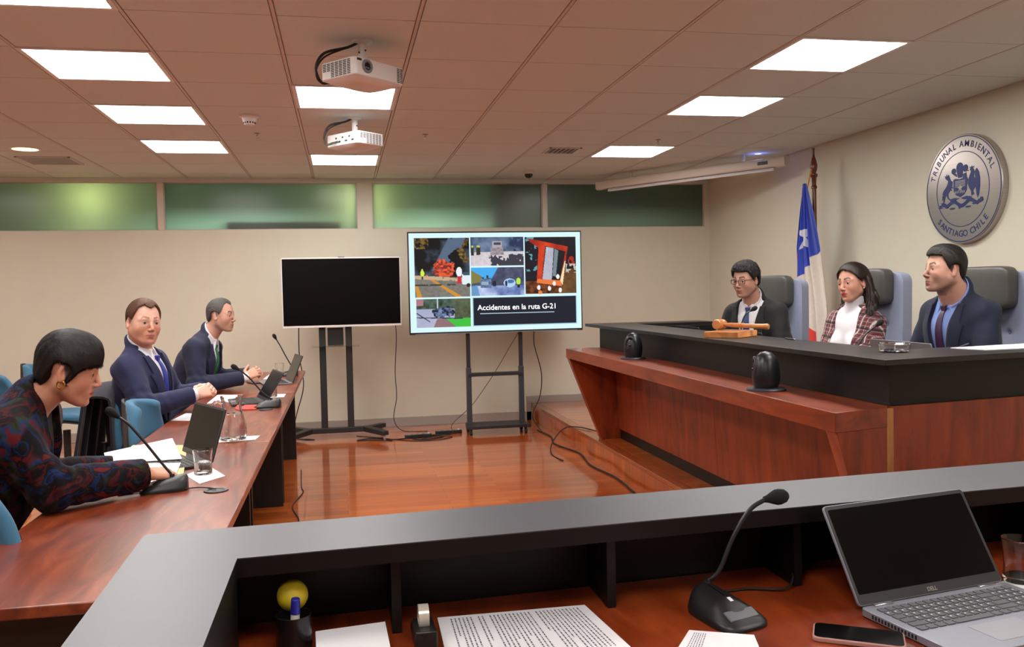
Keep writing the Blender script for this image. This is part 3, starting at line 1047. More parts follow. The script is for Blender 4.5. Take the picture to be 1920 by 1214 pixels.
def paint_slide():
    yy, xx = np.mgrid[0:NV + 1, 0:NU + 1]
    X = xx / NU
    Y = yy / NV          # 0 at the top
    img = np.zeros((NV + 1, NU + 1, 3))
    img[:] = (0.68, 0.92, 0.94)
    rs = np.random.RandomState(3)

    def vnoise(fx, fy, seed, octs=4):
        out = np.zeros_like(X)
        amp, tot = 1.0, 0
        for o_ in range(octs):
            r_ = np.random.RandomState(seed + o_)
            gx, gy = int(fx * 2 ** o_) + 2, int(fy * 2 ** o_) + 2
            g_ = r_.rand(gy + 1, gx + 1)
            u = X * (gx - 1)
            v = Y * (gy - 1)
            iu, iv = u.astype(int), v.astype(int)
            fu, fv = u - iu, v - iv
            fu, fv = fu * fu * (3 - 2 * fu), fv * fv * (3 - 2 * fv)
            out += amp * ((g_[iv, iu] * (1 - fu) + g_[iv, iu + 1] * fu) * (1 - fv) + (g_[iv + 1, iu] * (1 - fu) + g_[iv + 1, iu + 1] * fu) * fv)
            tot += amp
            amp *= 0.55
        return out / tot
    n1 = vnoise(14, 8, 1)
    n2 = vnoise(40, 24, 11, 3)
    n3 = vnoise(80, 50, 31, 2)
    C = lambda r, g, b: np.array(srgb(r, g, b)[:3])

    def put(mask, col):
        col = np.asarray(col)
        if col.ndim == 1:
            img[mask] = col
        else:
            img[mask] = col[mask]

    def mixc(a, b, t):
        t = np.clip(t, 0, 1)[..., None]
        return a * (1 - t) + b * t

    def poly(pts):
        m = np.zeros(X.shape, bool)
        n = len(pts)
        for i in range(n):
            (x1, y1), (x2, y2) = pts[i], pts[(i + 1) % n]
            if y1 == y2:
                continue
            c = (Y >= min(y1, y2)) & (Y < max(y1, y2)) & (X < (x2 - x1) * (Y - y1) / (y2 - y1) + x1)
            m ^= c
        return m

    def ell(cx, cy, rx, ry):
        return ((X - cx) / rx) ** 2 + ((Y - cy) / ry) ** 2 < 1

    def R(x0, x1, y0, y1):
        return (X >= x0) & (X <= x1) & (Y >= y0) & (Y <= y1)
    # photo 1: road and a fire with dark smoke
    b = R(.03, .345, .05, .645)
    sm = mixc(C(14, 14, 16), C(70, 82, 100), (n1 - .45) * 3 + (Y - .2) * .6)
    put(b, sm)
    tr = b & (n2 > .5) & (((X < .11) & (Y < .16)) | ((X > .27) & (Y < .3)))
    put(tr, mixc(C(60, 48, 20), C(150, 120, 60), (n3 - .3) * 1.6))
    put(b & (((X - .2 + (Y - .3) * .3) / .05) ** 2 < 1) & (Y < .38) & (n1 > .45), C(86, 104, 128))
    fire = b & (((X - .205) / .062) ** 2 + ((Y - .36) / .085) ** 2 + (n2 - .5) * 2.6 < 1) & (Y < .44)
    put(fire, mixc(C(120, 40, 34), C(244, 96, 62), (n3 - .25) * 2.2))
    put(b & (Y > .40) & (Y < .44) & (X > .09) & (X < .25) & (n2 > .55), C(225, 90, 50))
    rd = b & (Y > .425 + (X - .03) * .1)
    put(rd, mixc(C(104, 102, 98), C(136, 132, 122), n3))
    put(rd & (Y < .46 + (X - .03) * .12) & (n1 > .3), C(196, 170, 136))
    put(rd & poly([(.115, .47), (.135, .47), (.3, .645), (.26, .645)]), C(206, 142, 50))
    put(rd & poly([(.03, .52), (.045, .52), (.07, .645), (.04, .645)]), C(206, 142, 50))
    put(rd & R(.03, .26, .515, .53) & (n2 > .45), C(60, 60, 62))
    put(ell(.073, .405, .011, .032), C(205, 240, 60))
    put(ell(.073, .37, .005, .01), C(220, 220, 120))
    put(R(.068, .078, .435, .465), C(46, 60, 60))
    put(ell(.283, .395, .017, .05), C(235, 240, 250))
    put(R(.272, .293, .44, .51), C(205, 40, 60))
    put(poly([(.3, .42), (.345, .4), (.345, .53), (.3, .52)]), C(225, 236, 242))
    put(R(.305, .345, .395, .43), C(60, 84, 96))
    put(ell(.335, .53, .012, .02), C(40, 40, 44))
    # photo 2: burnt truck on a road
    b = R(.352, .661, .045, .335)
    put(b, mixc(C(36, 52, 84), C(120, 140, 170), (n1 - .3) * 1.9))
    put(b & (X > .6) & (n2 > .45), C(40, 52, 84))
    rd = b & (Y > .2 - (X - .35) * .03)
    put(rd, mixc(C(196, 188, 196), C(220, 212, 216), n3))
    put(rd & (((X - .58) / .13) ** 2 + ((Y - .31) / .08) ** 2 + (n2 - .5) * 3 < 1), C(60, 58, 70))
    put(R(.478, .535, .085, .16), C(170, 164, 172))
    put(R(.486, .528, .1, .125), C(60, 66, 84))
    put(poly([(.47, .155), (.54, .15), (.545, .225), (.465, .225)]), mixc(C(110, 96, 110), C(180, 168, 176), n3))
    for (px, s) in ((.362, 1), (.392, .9), (.4, .8)):
        put(R(px - .008, px + .008, .14, .2 + .03 * s), C(56, 52, 40))
        put(ell(px, .14, .006, .012), C(200, 200, 110))
    # photo 3: crane truck and a white car below a slope
    b = R(.352, .661, .352, .642)
    put(b, mixc(C(40, 44, 66), C(96, 100, 130), n2))
    put(b & poly([(.35, .35), (.51, .35), (.47, .47), (.35, .47)]), C(70, 170, 236))
    put(b & poly([(.35, .38), (.41, .44), (.42, .5), (.35, .52)]), C(130, 124, 70))
    put(b & (Y > .54) & (X > .35 + (Y - .52) * .2), mixc(C(90, 110, 170), C(190, 206, 240), (n1 - .3) * 2))
    put(R(.405, .468, .47, .56), mixc(C(30, 60, 100), C(120, 150, 190), n3))
    put(R(.41, .45, .5, .53), C(150, 170, 190))
    put(ell(.44, .455, .03, .02) & (n3 > .5), C(40, 60, 70))
    put(ell(.575, .515, .035, .045), C(176, 206, 240))
    put(ell(.582, .5, .02, .02), C(70, 110, 160))
    put(ell(.627, .5, .013, .035), C(180, 230, 70))
    put(R(.62, .634, .53, .565), C(30, 32, 50))
    for px in (.482, .49, .555):
        put(ell(px, .52, .007, .03), C(30, 36, 56))
    put(poly([(.352, .55), (.385, .53), (.4, .642), (.352, .642)]), C(104, 150, 200))
    # photo 4: overturned orange vehicle at night
    b = R(.669, .972, .05, .635)
    put(b, mixc(C(10, 8, 14), C(34, 26, 40), n1))
    put(b & (X < .74) & (Y > .05) & (n2 > .62) & (Y < .4), C(90, 160, 170))
    put(b & (Y > .5), mixc(C(46, 22, 12), C(140, 76, 36), (n2 - .25) * 1.6))
    put(b & (X > .88) & (Y > .38), mixc(C(70, 46, 26), C(130, 90, 50), n2))
    put(poly([(.685, .06), (.925, .15), (.885, .56), (.735, .52), (.75, .16), (.70, .1)]), mixc(C(150, 30, 14), C(226, 70, 30), (n1 - .25) * 1.8))
    put(poly([(.79, .14), (.91, .2), (.875, .5), (.765, .5)]), C(20, 20, 26))
    put(poly([(.795, .15), (.84, .165), (.825, .5), (.768, .5)]), mixc(C(150, 146, 168), C(200, 200, 214), n1))
    put(poly([(.845, .17), (.868, .19), (.85, .46), (.83, .45)]), C(120, 134, 144))
    put(poly([(.735, .52), (.885, .56), (.88, .50), (.74, .48)]), C(232, 120, 60))
    put(poly([(.875, .5), (.905, .3), (.91, .3), (.89, .55)]), C(250, 220, 170))
    for (cx, cy) in ((.747, .57), (.81, .58), (.862, .46), (.875, .6), (.84, .53)):
        put(ell(cx, cy, .01, .025), C(245, 236, 230))
    put(ell(.755, .62, .012, .02), C(240, 130, 70))
    put(ell(.945, .3, .02, .05) & (n3 > .4), C(170, 40, 30))
    put(b & (X > .91) & (Y > .33) & (Y < .42) & (n2 > .42), C(190, 190, 180))
    # photo 5: wreck on a roadside under trees
    b = R(.034, .345, .662, .952)
    put(b, mixc(C(24, 52, 28), C(90, 110, 100), (n2 - .25) * 1.6))
    rd = b & (Y > .765)
    put(rd, mixc(C(150, 160, 196), C(190, 190, 208), n1))
    put(b & (X < .075) & (Y < .73), C(170, 120, 130))
    put(b & (X > .25) & (Y < .9), mixc(C(40, 56, 36), C(110, 116, 90), n2))
    put(b & poly([(.18, .87), (.345, .86), (.345, .952), (.26, .952)]), C(66, 190, 60))
    put(b & poly([(.15, .87), (.2, .86), (.26, .952), (.13, .952)]), C(140, 110, 116))
    put(b & (((X - .185) / .06) ** 2 + ((Y - .8) / .055) ** 2 + (n3 - .5) * 1.3 < 1), mixc(C(20, 26, 50), C(120, 140, 180), (n3 - .35) * 2.4))
    put(b & poly([(.034, .845), (.30, .86), (.30, .872), (.034, .855)]), C(56, 60, 84))
    put(b & R(.152, .158, .665, .76), C(190, 200, 210))
    put(b & (np.abs((Y - .87) - (X - .09) * 1.2) < .006) & (X < .11), C(50, 50, 70))
    # title box
    put(R(.357, .972, .658, .95), C(150, 196, 214))
    put(R(.361, .969, .665, .943), C(24, 28, 42))
    put(R(.40, .837, .822, .828), C(170, 200, 214))
    return img


t = thing('television', 'large lit screen showing a slide of road accident pictures', 'television', (1.478, 8.3, 1.483))
MB().prism(rrect(1.712, 0.985, 0.006), 0, 0.035, Matrix.Rotation(PI / 2, 4, 'X') @ Matrix.Translation((0, 0, 0))).build('housing', M_BLACK, t, bevel=0.002)
me = bpy.data.meshes.new('screen')
xs = (np.arange(NU + 1) / NU - 0.5) * SW
zs = (0.5 - np.arange(NV + 1) / NV) * SH
co = np.zeros((NV + 1, NU + 1, 3))
co[..., 0] = xs[None, :]
co[..., 1] = -0.0362
co[..., 2] = zs[:, None] + 0.004
idx = np.arange((NV + 1) * (NU + 1)).reshape(NV + 1, NU + 1)
faces = np.stack([idx[:-1, :-1], idx[1:, :-1], idx[1:, 1:], idx[:-1, 1:]], -1).reshape(-1, 4)


def np_mesh(me, co, faces):
    co = np.asarray(co, np.float32).reshape(-1, 3)
    faces = np.asarray(faces, np.int32)
    me.vertices.add(len(co))
    me.vertices.foreach_set('co', co.ravel())
    me.loops.add(faces.size)
    me.loops.foreach_set('vertex_index', faces.ravel())
    me.polygons.add(len(faces))
    me.polygons.foreach_set('loop_start', np.arange(0, faces.size, faces.shape[1], dtype=np.int32))
    me.polygons.foreach_set('loop_total', np.full(len(faces), faces.shape[1], np.int32))
    me.update(calc_edges=True)
    me.validate()
    return me


def set_col(me, col, name='col'):
    a = me.color_attributes.new(name, 'FLOAT_COLOR', 'POINT')
    c4 = np.ones((len(me.vertices), 4), np.float32)
    c4[:, :3] = np.asarray(col).reshape(-1, 3)
    a.data.foreach_set('color', c4.ravel())


np_mesh(me, co, faces)
set_col(me, paint_slide())
me.materials.append(attr_mat('slide_light', emission=1.0))
scr = bpy.data.objects.new('screen', me)
COL.objects.link(scr)
scr.parent = t
RXm = Matrix.Rotation(PI / 2, 4, 'X')
text_mesh('Accidentes en la ruta G-21', 0.0725, emit('slide_text', (0.86, 0.95, 1.0), 1.0), 'slide_lettering', t,
          Matrix.Translation(((.6185 - .5) * SW, -0.0368, (.5 - .765) * SH + 0.004)) @ RXm, ext=0.0002, bold=0.0006)
MB().box(-0.80, 0.80, -0.036, -0.032, -0.4915, -0.484).build('lower_bezel', M_GREYP, t)

# ================================================================ CABLES AND POWER STRIPS
def cable(label, pts, r=0.004, cat='cable', name='cable', k=6, mat=None):
    o = Vector(pts[0])
    c = MB().tube([Vector(p) - o for p in pts], r, seg=8, smooth=k).build(name, mat or M_CABLE)
    c.location = o
    return tag(c, label, cat)


cable('black cable hanging from the right end of the blank screen down the wall', [(0.50, 8.50, 1.12), (0.52, 8.7, 0.95), (0.50, 8.72, 0.6), (0.51, 8.75, 0.35), (0.48, 8.8, 0.12), (0.56, 8.7, 0.01), (0.8, 8.6, 0.006)], 0.004)
cable('black cable hanging left of the blank screen beside the table end', [(-0.42, 8.55, 1.12), (-0.43, 8.7, 0.8), (-0.40, 8.72, 0.5), (-0.48, 8.75, 0.2), (-0.5, 8.6, 0.02), (-0.3, 8.45, 0.006)], 0.005)
cable('black cable hanging from the right end of the lit screen', [(1.88, 8.42, 1.05), (1.9, 8.55, 0.85), (1.985, 8.62, 0.55), (1.99, 8.72, 0.3), (1.9, 8.7, 0.1), (1.9, 8.4, 0.012), (2.0 - .12, 8.1, 0.01)], 0.005)
cable('thin cable crossing diagonally behind the posts of the lit screen stand', [(1.76, 8.5, 1.02), (1.66, 8.55, 0.85), (1.52, 8.56, 0.62), (1.38, 8.56, 0.42), (1.24, 8.57, 0.24), (1.04, 8.5, 0.08), (1.03, 8.35, 0.01)], 0.003)
cable('tangled cable lying between the two screen stands', [(0.42, 8.15, 0.006), (0.3, 8.35, 0.006), (0.1, 8.28, 0.006), (0.25, 8.2, 0.012), (0.5, 8.22, 0.006), (0.75, 8.35, 0.006), (0.92, 8.25, 0.006), (0.75, 8.12, 0.006), (0.62, 8.2, 0.006), (0.8, 8.3, 0.014), (1.0, 8.35, 0.006)], 0.006)
cable('thin cable looping on the floor before the power strip', [(0.1, 8.55, 0.005), (0.35, 8.32, 0.005), (0.6, 8.1, 0.005), (0.85, 8.08, 0.005), (1.0, 8.2, 0.005), (0.85, 8.24, 0.013), (0.7, 8.16, 0.005), (0.9, 8.4, 0.005)], 0.004)
cable('cable running along the foot of the platform towards the bench', [(1.86, 8.3, 0.008), (1.9, 7.9, 0.008), (1.84, 7.5, 0.008), (1.93, 7.0, 0.008), (1.88, 6.5, 0.008), (1.93, 6.0, 0.008), (1.9, 5.4, 0.008), (1.92, 4.6, 0.008)], 0.007)
cable('cable loop climbing from the floor onto the platform to the bench corner', [(1.72, 6.75, 0.006), (1.70, 7.05, 0.006), (1.78, 7.35, 0.05), (1.9, 7.4, 0.16), (2.0, 7.25, 0.19), (2.1, 7.0, 0.186), (2.2, 6.9, 0.186)], 0.005)
cable('thin cable snaking on the floor at the foot of the left tables', [(-0.36, 7.0, 0.005), (-0.33, 6.4, 0.005), (-0.31, 6.2, 0.005), (-0.36, 5.8, 0.005), (-0.30, 5.4, 0.005), (-0.36, 5.0, 0.005), (-0.4, 4.5, 0.005)], 0.004)


def power_strip(label, loc, rz):
    t = thing('power_strip', label, 'power strip', loc, rz, 'black power strips on the floor')
    MB().box(-0.13, 0.13, -0.027, 0.027, 0, 0.035).build('housing', M_BLACK, t, bevel=0.006)
    for k in range(4):
        MB().lathe([(0, 0.0365), (0.016, 0.0365), (0.018, 0.034)], (-0.09 + 0.055 * k, 0, 0), 16).build('socket', M_GREYP, t)
    MB().cbox((0.10, 0, 0.038), (0.022, 0.016, 0.008)).build('switch', M_WHITEP, t)
    return t


ps = power_strip('black power strip between the two stands', (0.68, 8.28, 0.0), 0.1)
dup(ps, 'black power strip touching the stand of the lit screen', (0.99 - .0, 8.42, 0.0), 0.06)

# ================================================================ CEILING FITTINGS
def projector(label, loc, rz, cb):
    """lens faces +x locally; hangs from the ceiling at local z=0"""
    t = thing('projector', label, 'projector', loc, rz, 'white ceiling projectors')
    hz0, hz1 = -0.215, -0.115
    body = []
    poly = rrect(0.235, 0.32, 0.025, 5)
    MB().prism(poly, hz0 + 0.018, hz1).build('housing', M_WHITEP, t, bevel=0.006)
    # belly
    mb = MB()

    def belly(u, v):
        a, b = (u - .5) * 2, (v - .5) * 2
        return (0.112 * a, 0.155 * b, hz0 + 0.018 - 0.022 * (1 - a ** 4) * (1 - b ** 4))
    mb.sheet(belly, 20, 20)
    mb.build('belly_panel', M_WHITEP, t)
    # vents: cut as dark slots on the sides
    for s in (-1, 1):
        mb = MB()
        for r in range(9):
            for c in range(7):
                if c < 2 and r < 4:
                    continue
                mb.cbox((-0.085 + 0.027 * c, s * 0.1595, -0.188 + 0.0076 * r), (0.021, 0.003, 0.0042))
        mb.build('side_vent', M_BLACK, t, smooth=False)
    mb = MB()
    for r in range(9):
        for c in range(2):
            mb.cbox((0.1175, 0.115 + 0.02 * c, -0.188 + 0.0076 * r), (0.003, 0.015, 0.004))
    mb.build('front_vent', M_BLACK, t, smooth=False)
    Mx = Matrix.Translation((0.112, -0.085, -0.152)) @ Matrix.Rotation(PI / 2, 4, 'Y')
    lens = MB().lathe([(0.0, 0.004), (0.018, 0.006), (0.02, 0.012), (0.029, 0.013), (0.032, 0.006), (0.032, 0)], seg=28, M=Mx).build('lens', M_GREYP, t)
    MB().lathe([(0.0, 0.010), (0.012, 0.009), (0.0185, 0.0065)], seg=24, M=Mx).build('lens_glass', plain('lens_dark', srgb(20, 22, 34), 0.08), lens)
    MB().cbox((0.1175, -0.132, -0.128), (0.003, 0.026, 0.01)).build('sensor_window', M_BLACK, t)
    # rear connectors
    mb = MB()
    for k in range(7):
        mb.cbox((-0.1185, -0.11 + 0.033 * k, -0.17 + (k % 2) * 0.025), (0.003, 0.022 - 0.008 * (k % 2), 0.011))
    mb.build('connector', M_BLACK, t, smooth=False)
    MB().cyl((0, 0, -0.10), (0, 0, 0), 0.02, None, 20).lathe([(0.0, 0.0), (0.05, 0.0), (0.048, -0.006), (0.02, -0.012)], seg=24).build('mount_post', M_WHITEP, t)
    MB().sphere((0.021, 0.0, -0.045), 0.005, 10, 6).sphere((0, 0.021, -0.055), 0.005, 10, 6).sphere((0, -0.021, -0.055), 0.005, 10, 6).build('mount_bolt', M_BLACK, t)
    MB().prism(rrect(0.12, 0.12, 0.02), -0.115, -0.104).build('mount_plate', M_WHITEP, t, bevel=0.002)
    for k, off in enumerate((0.0, 0.018)):
        cx_, cy_ = cb
        MB().tube([(cx_ * .1, cy_ * .1, -0.005), (cx_ * .4, cy_ * .4, -0.03), (cx_, cy_, -0.06 - off), (cx_ * 1.22, cy_ * 1.22, -0.13 - off), (cx_ * 1.1 - .02, cy_ * .9, -0.19), (-0.119, cy_ * .5 + 0.05 * k, -0.168)], 0.0065 - 0.002 * k, smooth=6).build('video_cable', M_CABLE, t)
    return t


pj = projector('nearer white ceiling projector with its lens towards the bench', (0.125, 4.16, CEIL), math.radians(-48), (-0.12, -0.13))
projector('farther white ceiling projector showing its rear sockets', (0.115, 5.95, CEIL), math.radians(40), (-0.15, 0.08))


def fitting(name, label, cat, loc, build):
    t = thing(name, label, cat, loc)
    build(t)
    return t


t = thing('smoke_detector', 'white smoke detector on the ceiling between the lit panels', 'smoke detector', (-0.565, 5.92, CEIL))
MB().lathe([(0, 0), (0.06, 0), (0.062, -0.012), (0.048, -0.02), (0.046, -0.03), (0.034, -0.062), (0.0, -0.064)][::-1], seg=30).build('housing', M_WHITEP, t)
mb = MB()
for k in range(14):
    a = 2 * PI * k / 14
    mb.cbox((0.038 * math.cos(a), 0.038 * math.sin(a), -0.05), (0.004, 0.009, 0.014), Matrix.Rotation(a, 3, 'Z'))
mb.build('sensor_slots', M_BLACK, t, smooth=False)


def sprinkler(label, loc):
    t = thing('sprinkler', label, 'sprinkler', loc, 0, 'small ceiling sprinklers')
    t.scale = (.72, .72, .72)
    MB().lathe([(0.0, 0), (0.03, 0), (0.028, -0.004), (0.012, -0.006), (0.0, -0.006)][::-1], seg=22).build('escutcheon', M_GREYP, t)
    MB().cyl((0, 0, -0.03), (0, 0, 0), 0.008).tube([(0.008, 0, -0.02), (0.015, 0, -0.035), (0, 0, -0.05)], 0.002).tube([(-0.008, 0, -0.02), (-0.015, 0, -0.035), (0, 0, -0.05)], 0.002).lathe([(0, -0.05), (0.014, -0.05), (0.014, -0.053), (0, -0.053)], seg=16).build('sprinkler_head', M_CHROME, t)
    return t


sprinkler('small sprinkler beside the smoke detector', (-0.575, 6.56, CEIL))
sprinkler('small sprinkler right of the farther projector', (0.645, 6.51, CEIL))
sprinkler('small sprinkler behind the far right lit panel', (2.518, 6.6, CEIL))


def vent(label, loc, w, d, n, mat):
    t = thing('air_vent', label, 'air vent', loc, 0, 'ceiling air vents')
    fr = MB()
    for (a, b, c, e) in ((-w, w, -d, -d + .018), (-w, w, d - .018, d), (-w, -w + .018, -d, d), (w - .018, w, -d, d)):
        fr.box(a, b, c, e, -0.008, 0)
    fr.build('frame', mat, t)
    mb = MB()
    for k in range(n):
        x = -w + .018 + (k + .5) * (2 * w - .036) / n
        mb.cbox((x, 0, -0.003), (0.004, 2 * d - .036, 0.006), Matrix.Rotation(0.5, 3, 'Y'))
    mb.build('louvre', mat, t)
    MB().box(-w + .018, w - .018, -d + .018, d - .018, -0.0015, -0.0005).build('backing', plain('vent_dark', srgb(96, 84, 76), 0.8), t)
    return t


vent('flat air grille in the ceiling at far left beside the warm downlight', (-2.39, 7.95, CEIL), 0.21, 0.21, 22, M_CEIL)
vent('small air vent with louvres in the ceiling above the lit screen', (1.866, 7.165, CEIL), 0.14, 0.15, 6, M_CEIL)
t = thing('dome_camera', 'small black and white dome camera on the ceiling near the far wall', 'dome camera', (1.858, 8.45, CEIL))
MB().lathe([(0.0, 0.0), (0.055, 0.0), (0.056, -0.02), (0.04, -0.026), (0.0, -0.026)][::-1], seg=28).build('base', M_WHITEP, t)
MB().lathe([(0.041, -0.025), (0.04, -0.04), (0.03, -0.056), (0.015, -0.064), (0.0, -0.066)][::-1], seg=28).build('dome', plain('dark_dome', srgb(14, 14, 18), 0.08), t)
t = thing('indicator_light', 'tiny round blue light in the ceiling above the rolled screen', 'indicator light', (3.70, 7.22, CEIL))
MB().lathe([(0.0, -0.003), (0.03, -0.003)], seg=20).build('lens', emit('blue_lens', (0.25, 0.35, 1.0), 3.0), t)
MB().lathe([(0.03, -0.004), (0.038, -0.003), (0.04, 0.001)], seg=20).build('ring', M_WHITEP, t)
add_light('indicator_glow', 'POINT', (3.70, 7.22, CEIL - 0.03), 0.25, (0.2, 0.3, 1.0), 0.02)

# rolled projection screen across the corner
PA, PB_ = Vector((2.68, 8.75, 2.478)), Vector((3.84, 6.98, 2.478))
dirn = (PB_ - PA).normalized()
t = thing('projection_screen', 'rolled-up white projection screen case hanging across the corner', 'projection screen', (PA + PB_) / 2, math.atan2(dirn.y, dirn.x))
Ls = (PB_ - PA).length / 2
MB().prism(rrect(0.085, 0.09, 0.02), -Ls, Ls, Matrix.Rotation(PI / 2, 4, 'Y')).build('case', M_FRAME, t)
for s in (-1, 1):
    MB().prism(rrect(0.094, 0.1, 0.022), -0.012 + s * Ls, 0.012 + s * Ls, Matrix.Rotation(PI / 2, 4, 'Y')).build('end_cap', M_FRAME, t, bevel=0.003)
MB().tube([(-Ls + 0.12, -0.0, -0.062), (Ls - 0.12, -0.0, -0.062)], 0.011, seg=12).build('weight_bar', M_WHITEP, t)
MB().box(-Ls + 0.1, Ls - 0.1, -0.014, 0.014, -0.0445, -0.0425).build('slot', M_BLACK, t)
MB().box(-Ls + 0.12, Ls - 0.12, -0.001, 0.001, -0.06, -0.0425).build('fabric', M_PAPER, t)
MB().cbox((Ls - 0.2, -0.046, 0.0), (0.1, 0.003, 0.03)).build('label_plate', M_BLACK, t)
for s in (-0.6, 0.6):
    MB().box(s * Ls - 0.015, s * Ls + 0.015, -0.01, 0.01, 0.042, 0.103).build('hanger', M_WHITEP, t)

# ================================================================ SEAL ON THE RIGHT WALL
M_STEEL, nt_, b_ = new_mat('brushed_steel')
b_.inputs['Metallic'].default_value = 0.85
b_.inputs['Roughness'].default_value = 0.28
tc_ = N(nt_, 'ShaderNodeTexCoord')
mp_ = N(nt_, 'ShaderNodeMapping')
mp_.inputs['Scale'].default_value = (1, 2, 260)
nz_ = N(nt_, 'ShaderNodeTexNoise')
nz_.inputs['Scale'].default_value = 2
nt_.links.new(tc_.outputs['Object'], mp_.inputs['Vector'])
nt_.links.new(mp_.outputs[0], nz_.inputs['Vector'])
rp_ = ramp(nt_, [(0.3, srgb(166, 158, 154)), (0.7, srgb(182, 174, 170))])
nt_.links.new(nz_.outputs['Fac'], rp_.inputs[0])
nt_.links.new(rp_.outputs[0], b_.inputs['Base Color'])
M_SEALBLUE = plain('seal_blue', srgb(24, 42, 104), 0.4, var=0.05)
SR = 0.355
t = thing('wall_seal', 'round steel seal reading TRIBUNAL AMBIENTAL SANTIAGO CHILE on the right wall', 'wall seal', (WALL_X, 4.99, 1.995))
MS = Matrix(((0, 0, -1, 0), (-1, 0, 0, 0), (0, 1, 0, 0), (0, 0, 0, 1)))
MB().lathe([(0, 0.0), (SR, 0.0), (SR, 0.041), (SR - 0.004, 0.045), (0, 0.045)], seg=96, M=MS).build('disc', M_STEEL, t)
for r_, w_ in ((SR - 0.013, 0.003), (0.243, 0.0025)):
    MB().lathe([(r_ - w_, 0.045), (r_ - w_, 0.0462), (r_ + w_, 0.0462), (r_ + w_, 0.045)], seg=96, M=MS).build('ring_line', M_SEALBLUE, t)


def ring_text(s, a0, a1, r, size, inward):
    objs = []
    n = len(s)
    wts = [0.55 if ch in ' I' else (1.3 if ch in 'M' else 1.0) for ch in s]
    tot = sum(wts)
    acc = 0
    for ch, w in zip(s, wts):
        a = a0 + (a1 - a0) * (acc + w / 2) / tot
        acc += w
        if ch == ' ':
            continue
        an = math.radians(a)
        rot = an - PI / 2 if not inward else an + PI / 2
        Ml = MS @ Matrix.Translation((r * math.cos(an), r * math.sin(an), 0.0458)) @ Matrix.Rotation(rot, 4, 'Z')
        objs.append(text_mesh(ch, size, M_SEALBLUE, 'letter', t, Ml, ext=0.0006, bold=0.0004))
    return join_meshes(objs, 'lettering')


ring_text('TRIBUNAL AMBIENTAL', 165, 19, 0.292, 0.058, False)
ring_text('SANTIAGO CHILE', 219, 321, 0.292, 0.058, True)

EM = lambda px, py: ((px - 490) / 350 * SR, -(py - 618) / 505 * SR)


def emblem(polys, name, z0=0.0445, z1=0.0464):
    mb = MB()
    for k_i, P_ in enumerate(polys):
        mb.prism([EM(*q) for q in P_][::-1], z0, z1 + 0.00012 * k_i, MS)
    return mb.build(name, M_SEALBLUE, t, smooth=False)


def circ(cx, cy, rx, ry, n=14):
    return [(cx + rx * math.cos(2 * PI * i / n), cy + ry * math.sin(2 * PI * i / n)) for i in range(n)]


emblem([circ(470, 415, 32, 48), circ(415, 440, 22, 28), circ(522, 430, 24, 34), [(440, 440), (500, 440), (494, 510), (456, 510)], [(400, 445), (440, 470), (446, 500), (410, 470)], [(500, 480), (528, 470), (534, 514), (500, 512)]], 'plume')
emblem([[(410, 520), (432, 512), (470, 522), (508, 512), (538, 520), (534, 628), (512, 668), (474, 690), (436, 668), (414, 628)]], 'shield')
mb = MB()
for k in range(5):
    y_ = 536 + 13 * k
    mb.prism([EM(*q) for q in [(428, y_), (520, y_), (520, y_ + 5), (428, y_ + 5)]][::-1], 0.046, 0.0472, MS)
star = [(474 + (26 if i % 2 == 0 else 10) * math.sin(i * PI / 5), 606 - (36 if i % 2 == 0 else 14) * math.cos(i * PI / 5)) for i in range(10)]
mb.prism([EM(*q) for q in star][::-1], 0.046, 0.0474, MS)
for k in range(6):
    a_ = [(426 + 16 * k, 630), (434 + 16 * k, 630), (434 + 16 * k, 652), (426 + 16 * k, 652)]
    mb.prism([EM(*q) for q in a_][::-1], 0.046, 0.0472, MS)
mb.build('shield_star', M_STEEL, t, smooth=False)
emblem([[(405, 535), (398, 580), (372, 630), (352, 660), (330, 668), (306, 640), (318, 606), (340, 580), (356, 548), (362, 522), (340, 500), (330, 486), (352, 482), (346, 462), (362, 480), (368, 462), (376, 494), (388, 522)],
        [(338, 486), (326, 470), (332, 468), (342, 478), (344, 456), (350, 458), (352, 480), (366, 462), (370, 466), (358, 486)], [(332, 640), (346, 640), (330, 690), (322, 730), (312, 730), (316, 690)], [(350, 650), (362, 646), (364, 680), (380, 696), (370, 700), (352, 680)], [(384, 570), (410, 590), (406, 600), (380, 584)], [(380, 590), (398, 612), (392, 620), (374, 604)], [(308, 650), (322, 660), (318, 690), (304, 700)]], 'deer_supporter')
emblem([[(548, 535), (560, 500), (572, 470), (560, 452), (578, 424), (596, 452), (604, 480), (598, 520), (612, 560), (608, 620), (590, 650), (600, 680), (576, 690), (572, 650), (552, 610), (540, 570)],
        [(562, 440), (560, 424), (570, 434), (580, 418), (588, 434), (600, 424), (598, 440)], [(548, 452), (536, 460), (556, 462)], [(500, 520), (520, 478), (530, 500), (545, 540), (535, 560)],
        [(606, 470), (622, 448), (640, 480), (650, 540), (650, 620), (640, 690), (630, 716), (620, 680), (610, 600)]], 'condor_supporter')


def ribbon(u, v):
    a = u
    x = 300 + 375 * a
    y = 735 + 22 * math.sin(a * PI * 5) * (1 if 0.1 < a < 0.9 else 0.4) + 14 * (1 - 4 * (a - .5) ** 2)
    p = EM(x, y + (v - .5) * 34)
    return MS @ Vector((p[0], p[1], 0.0466))


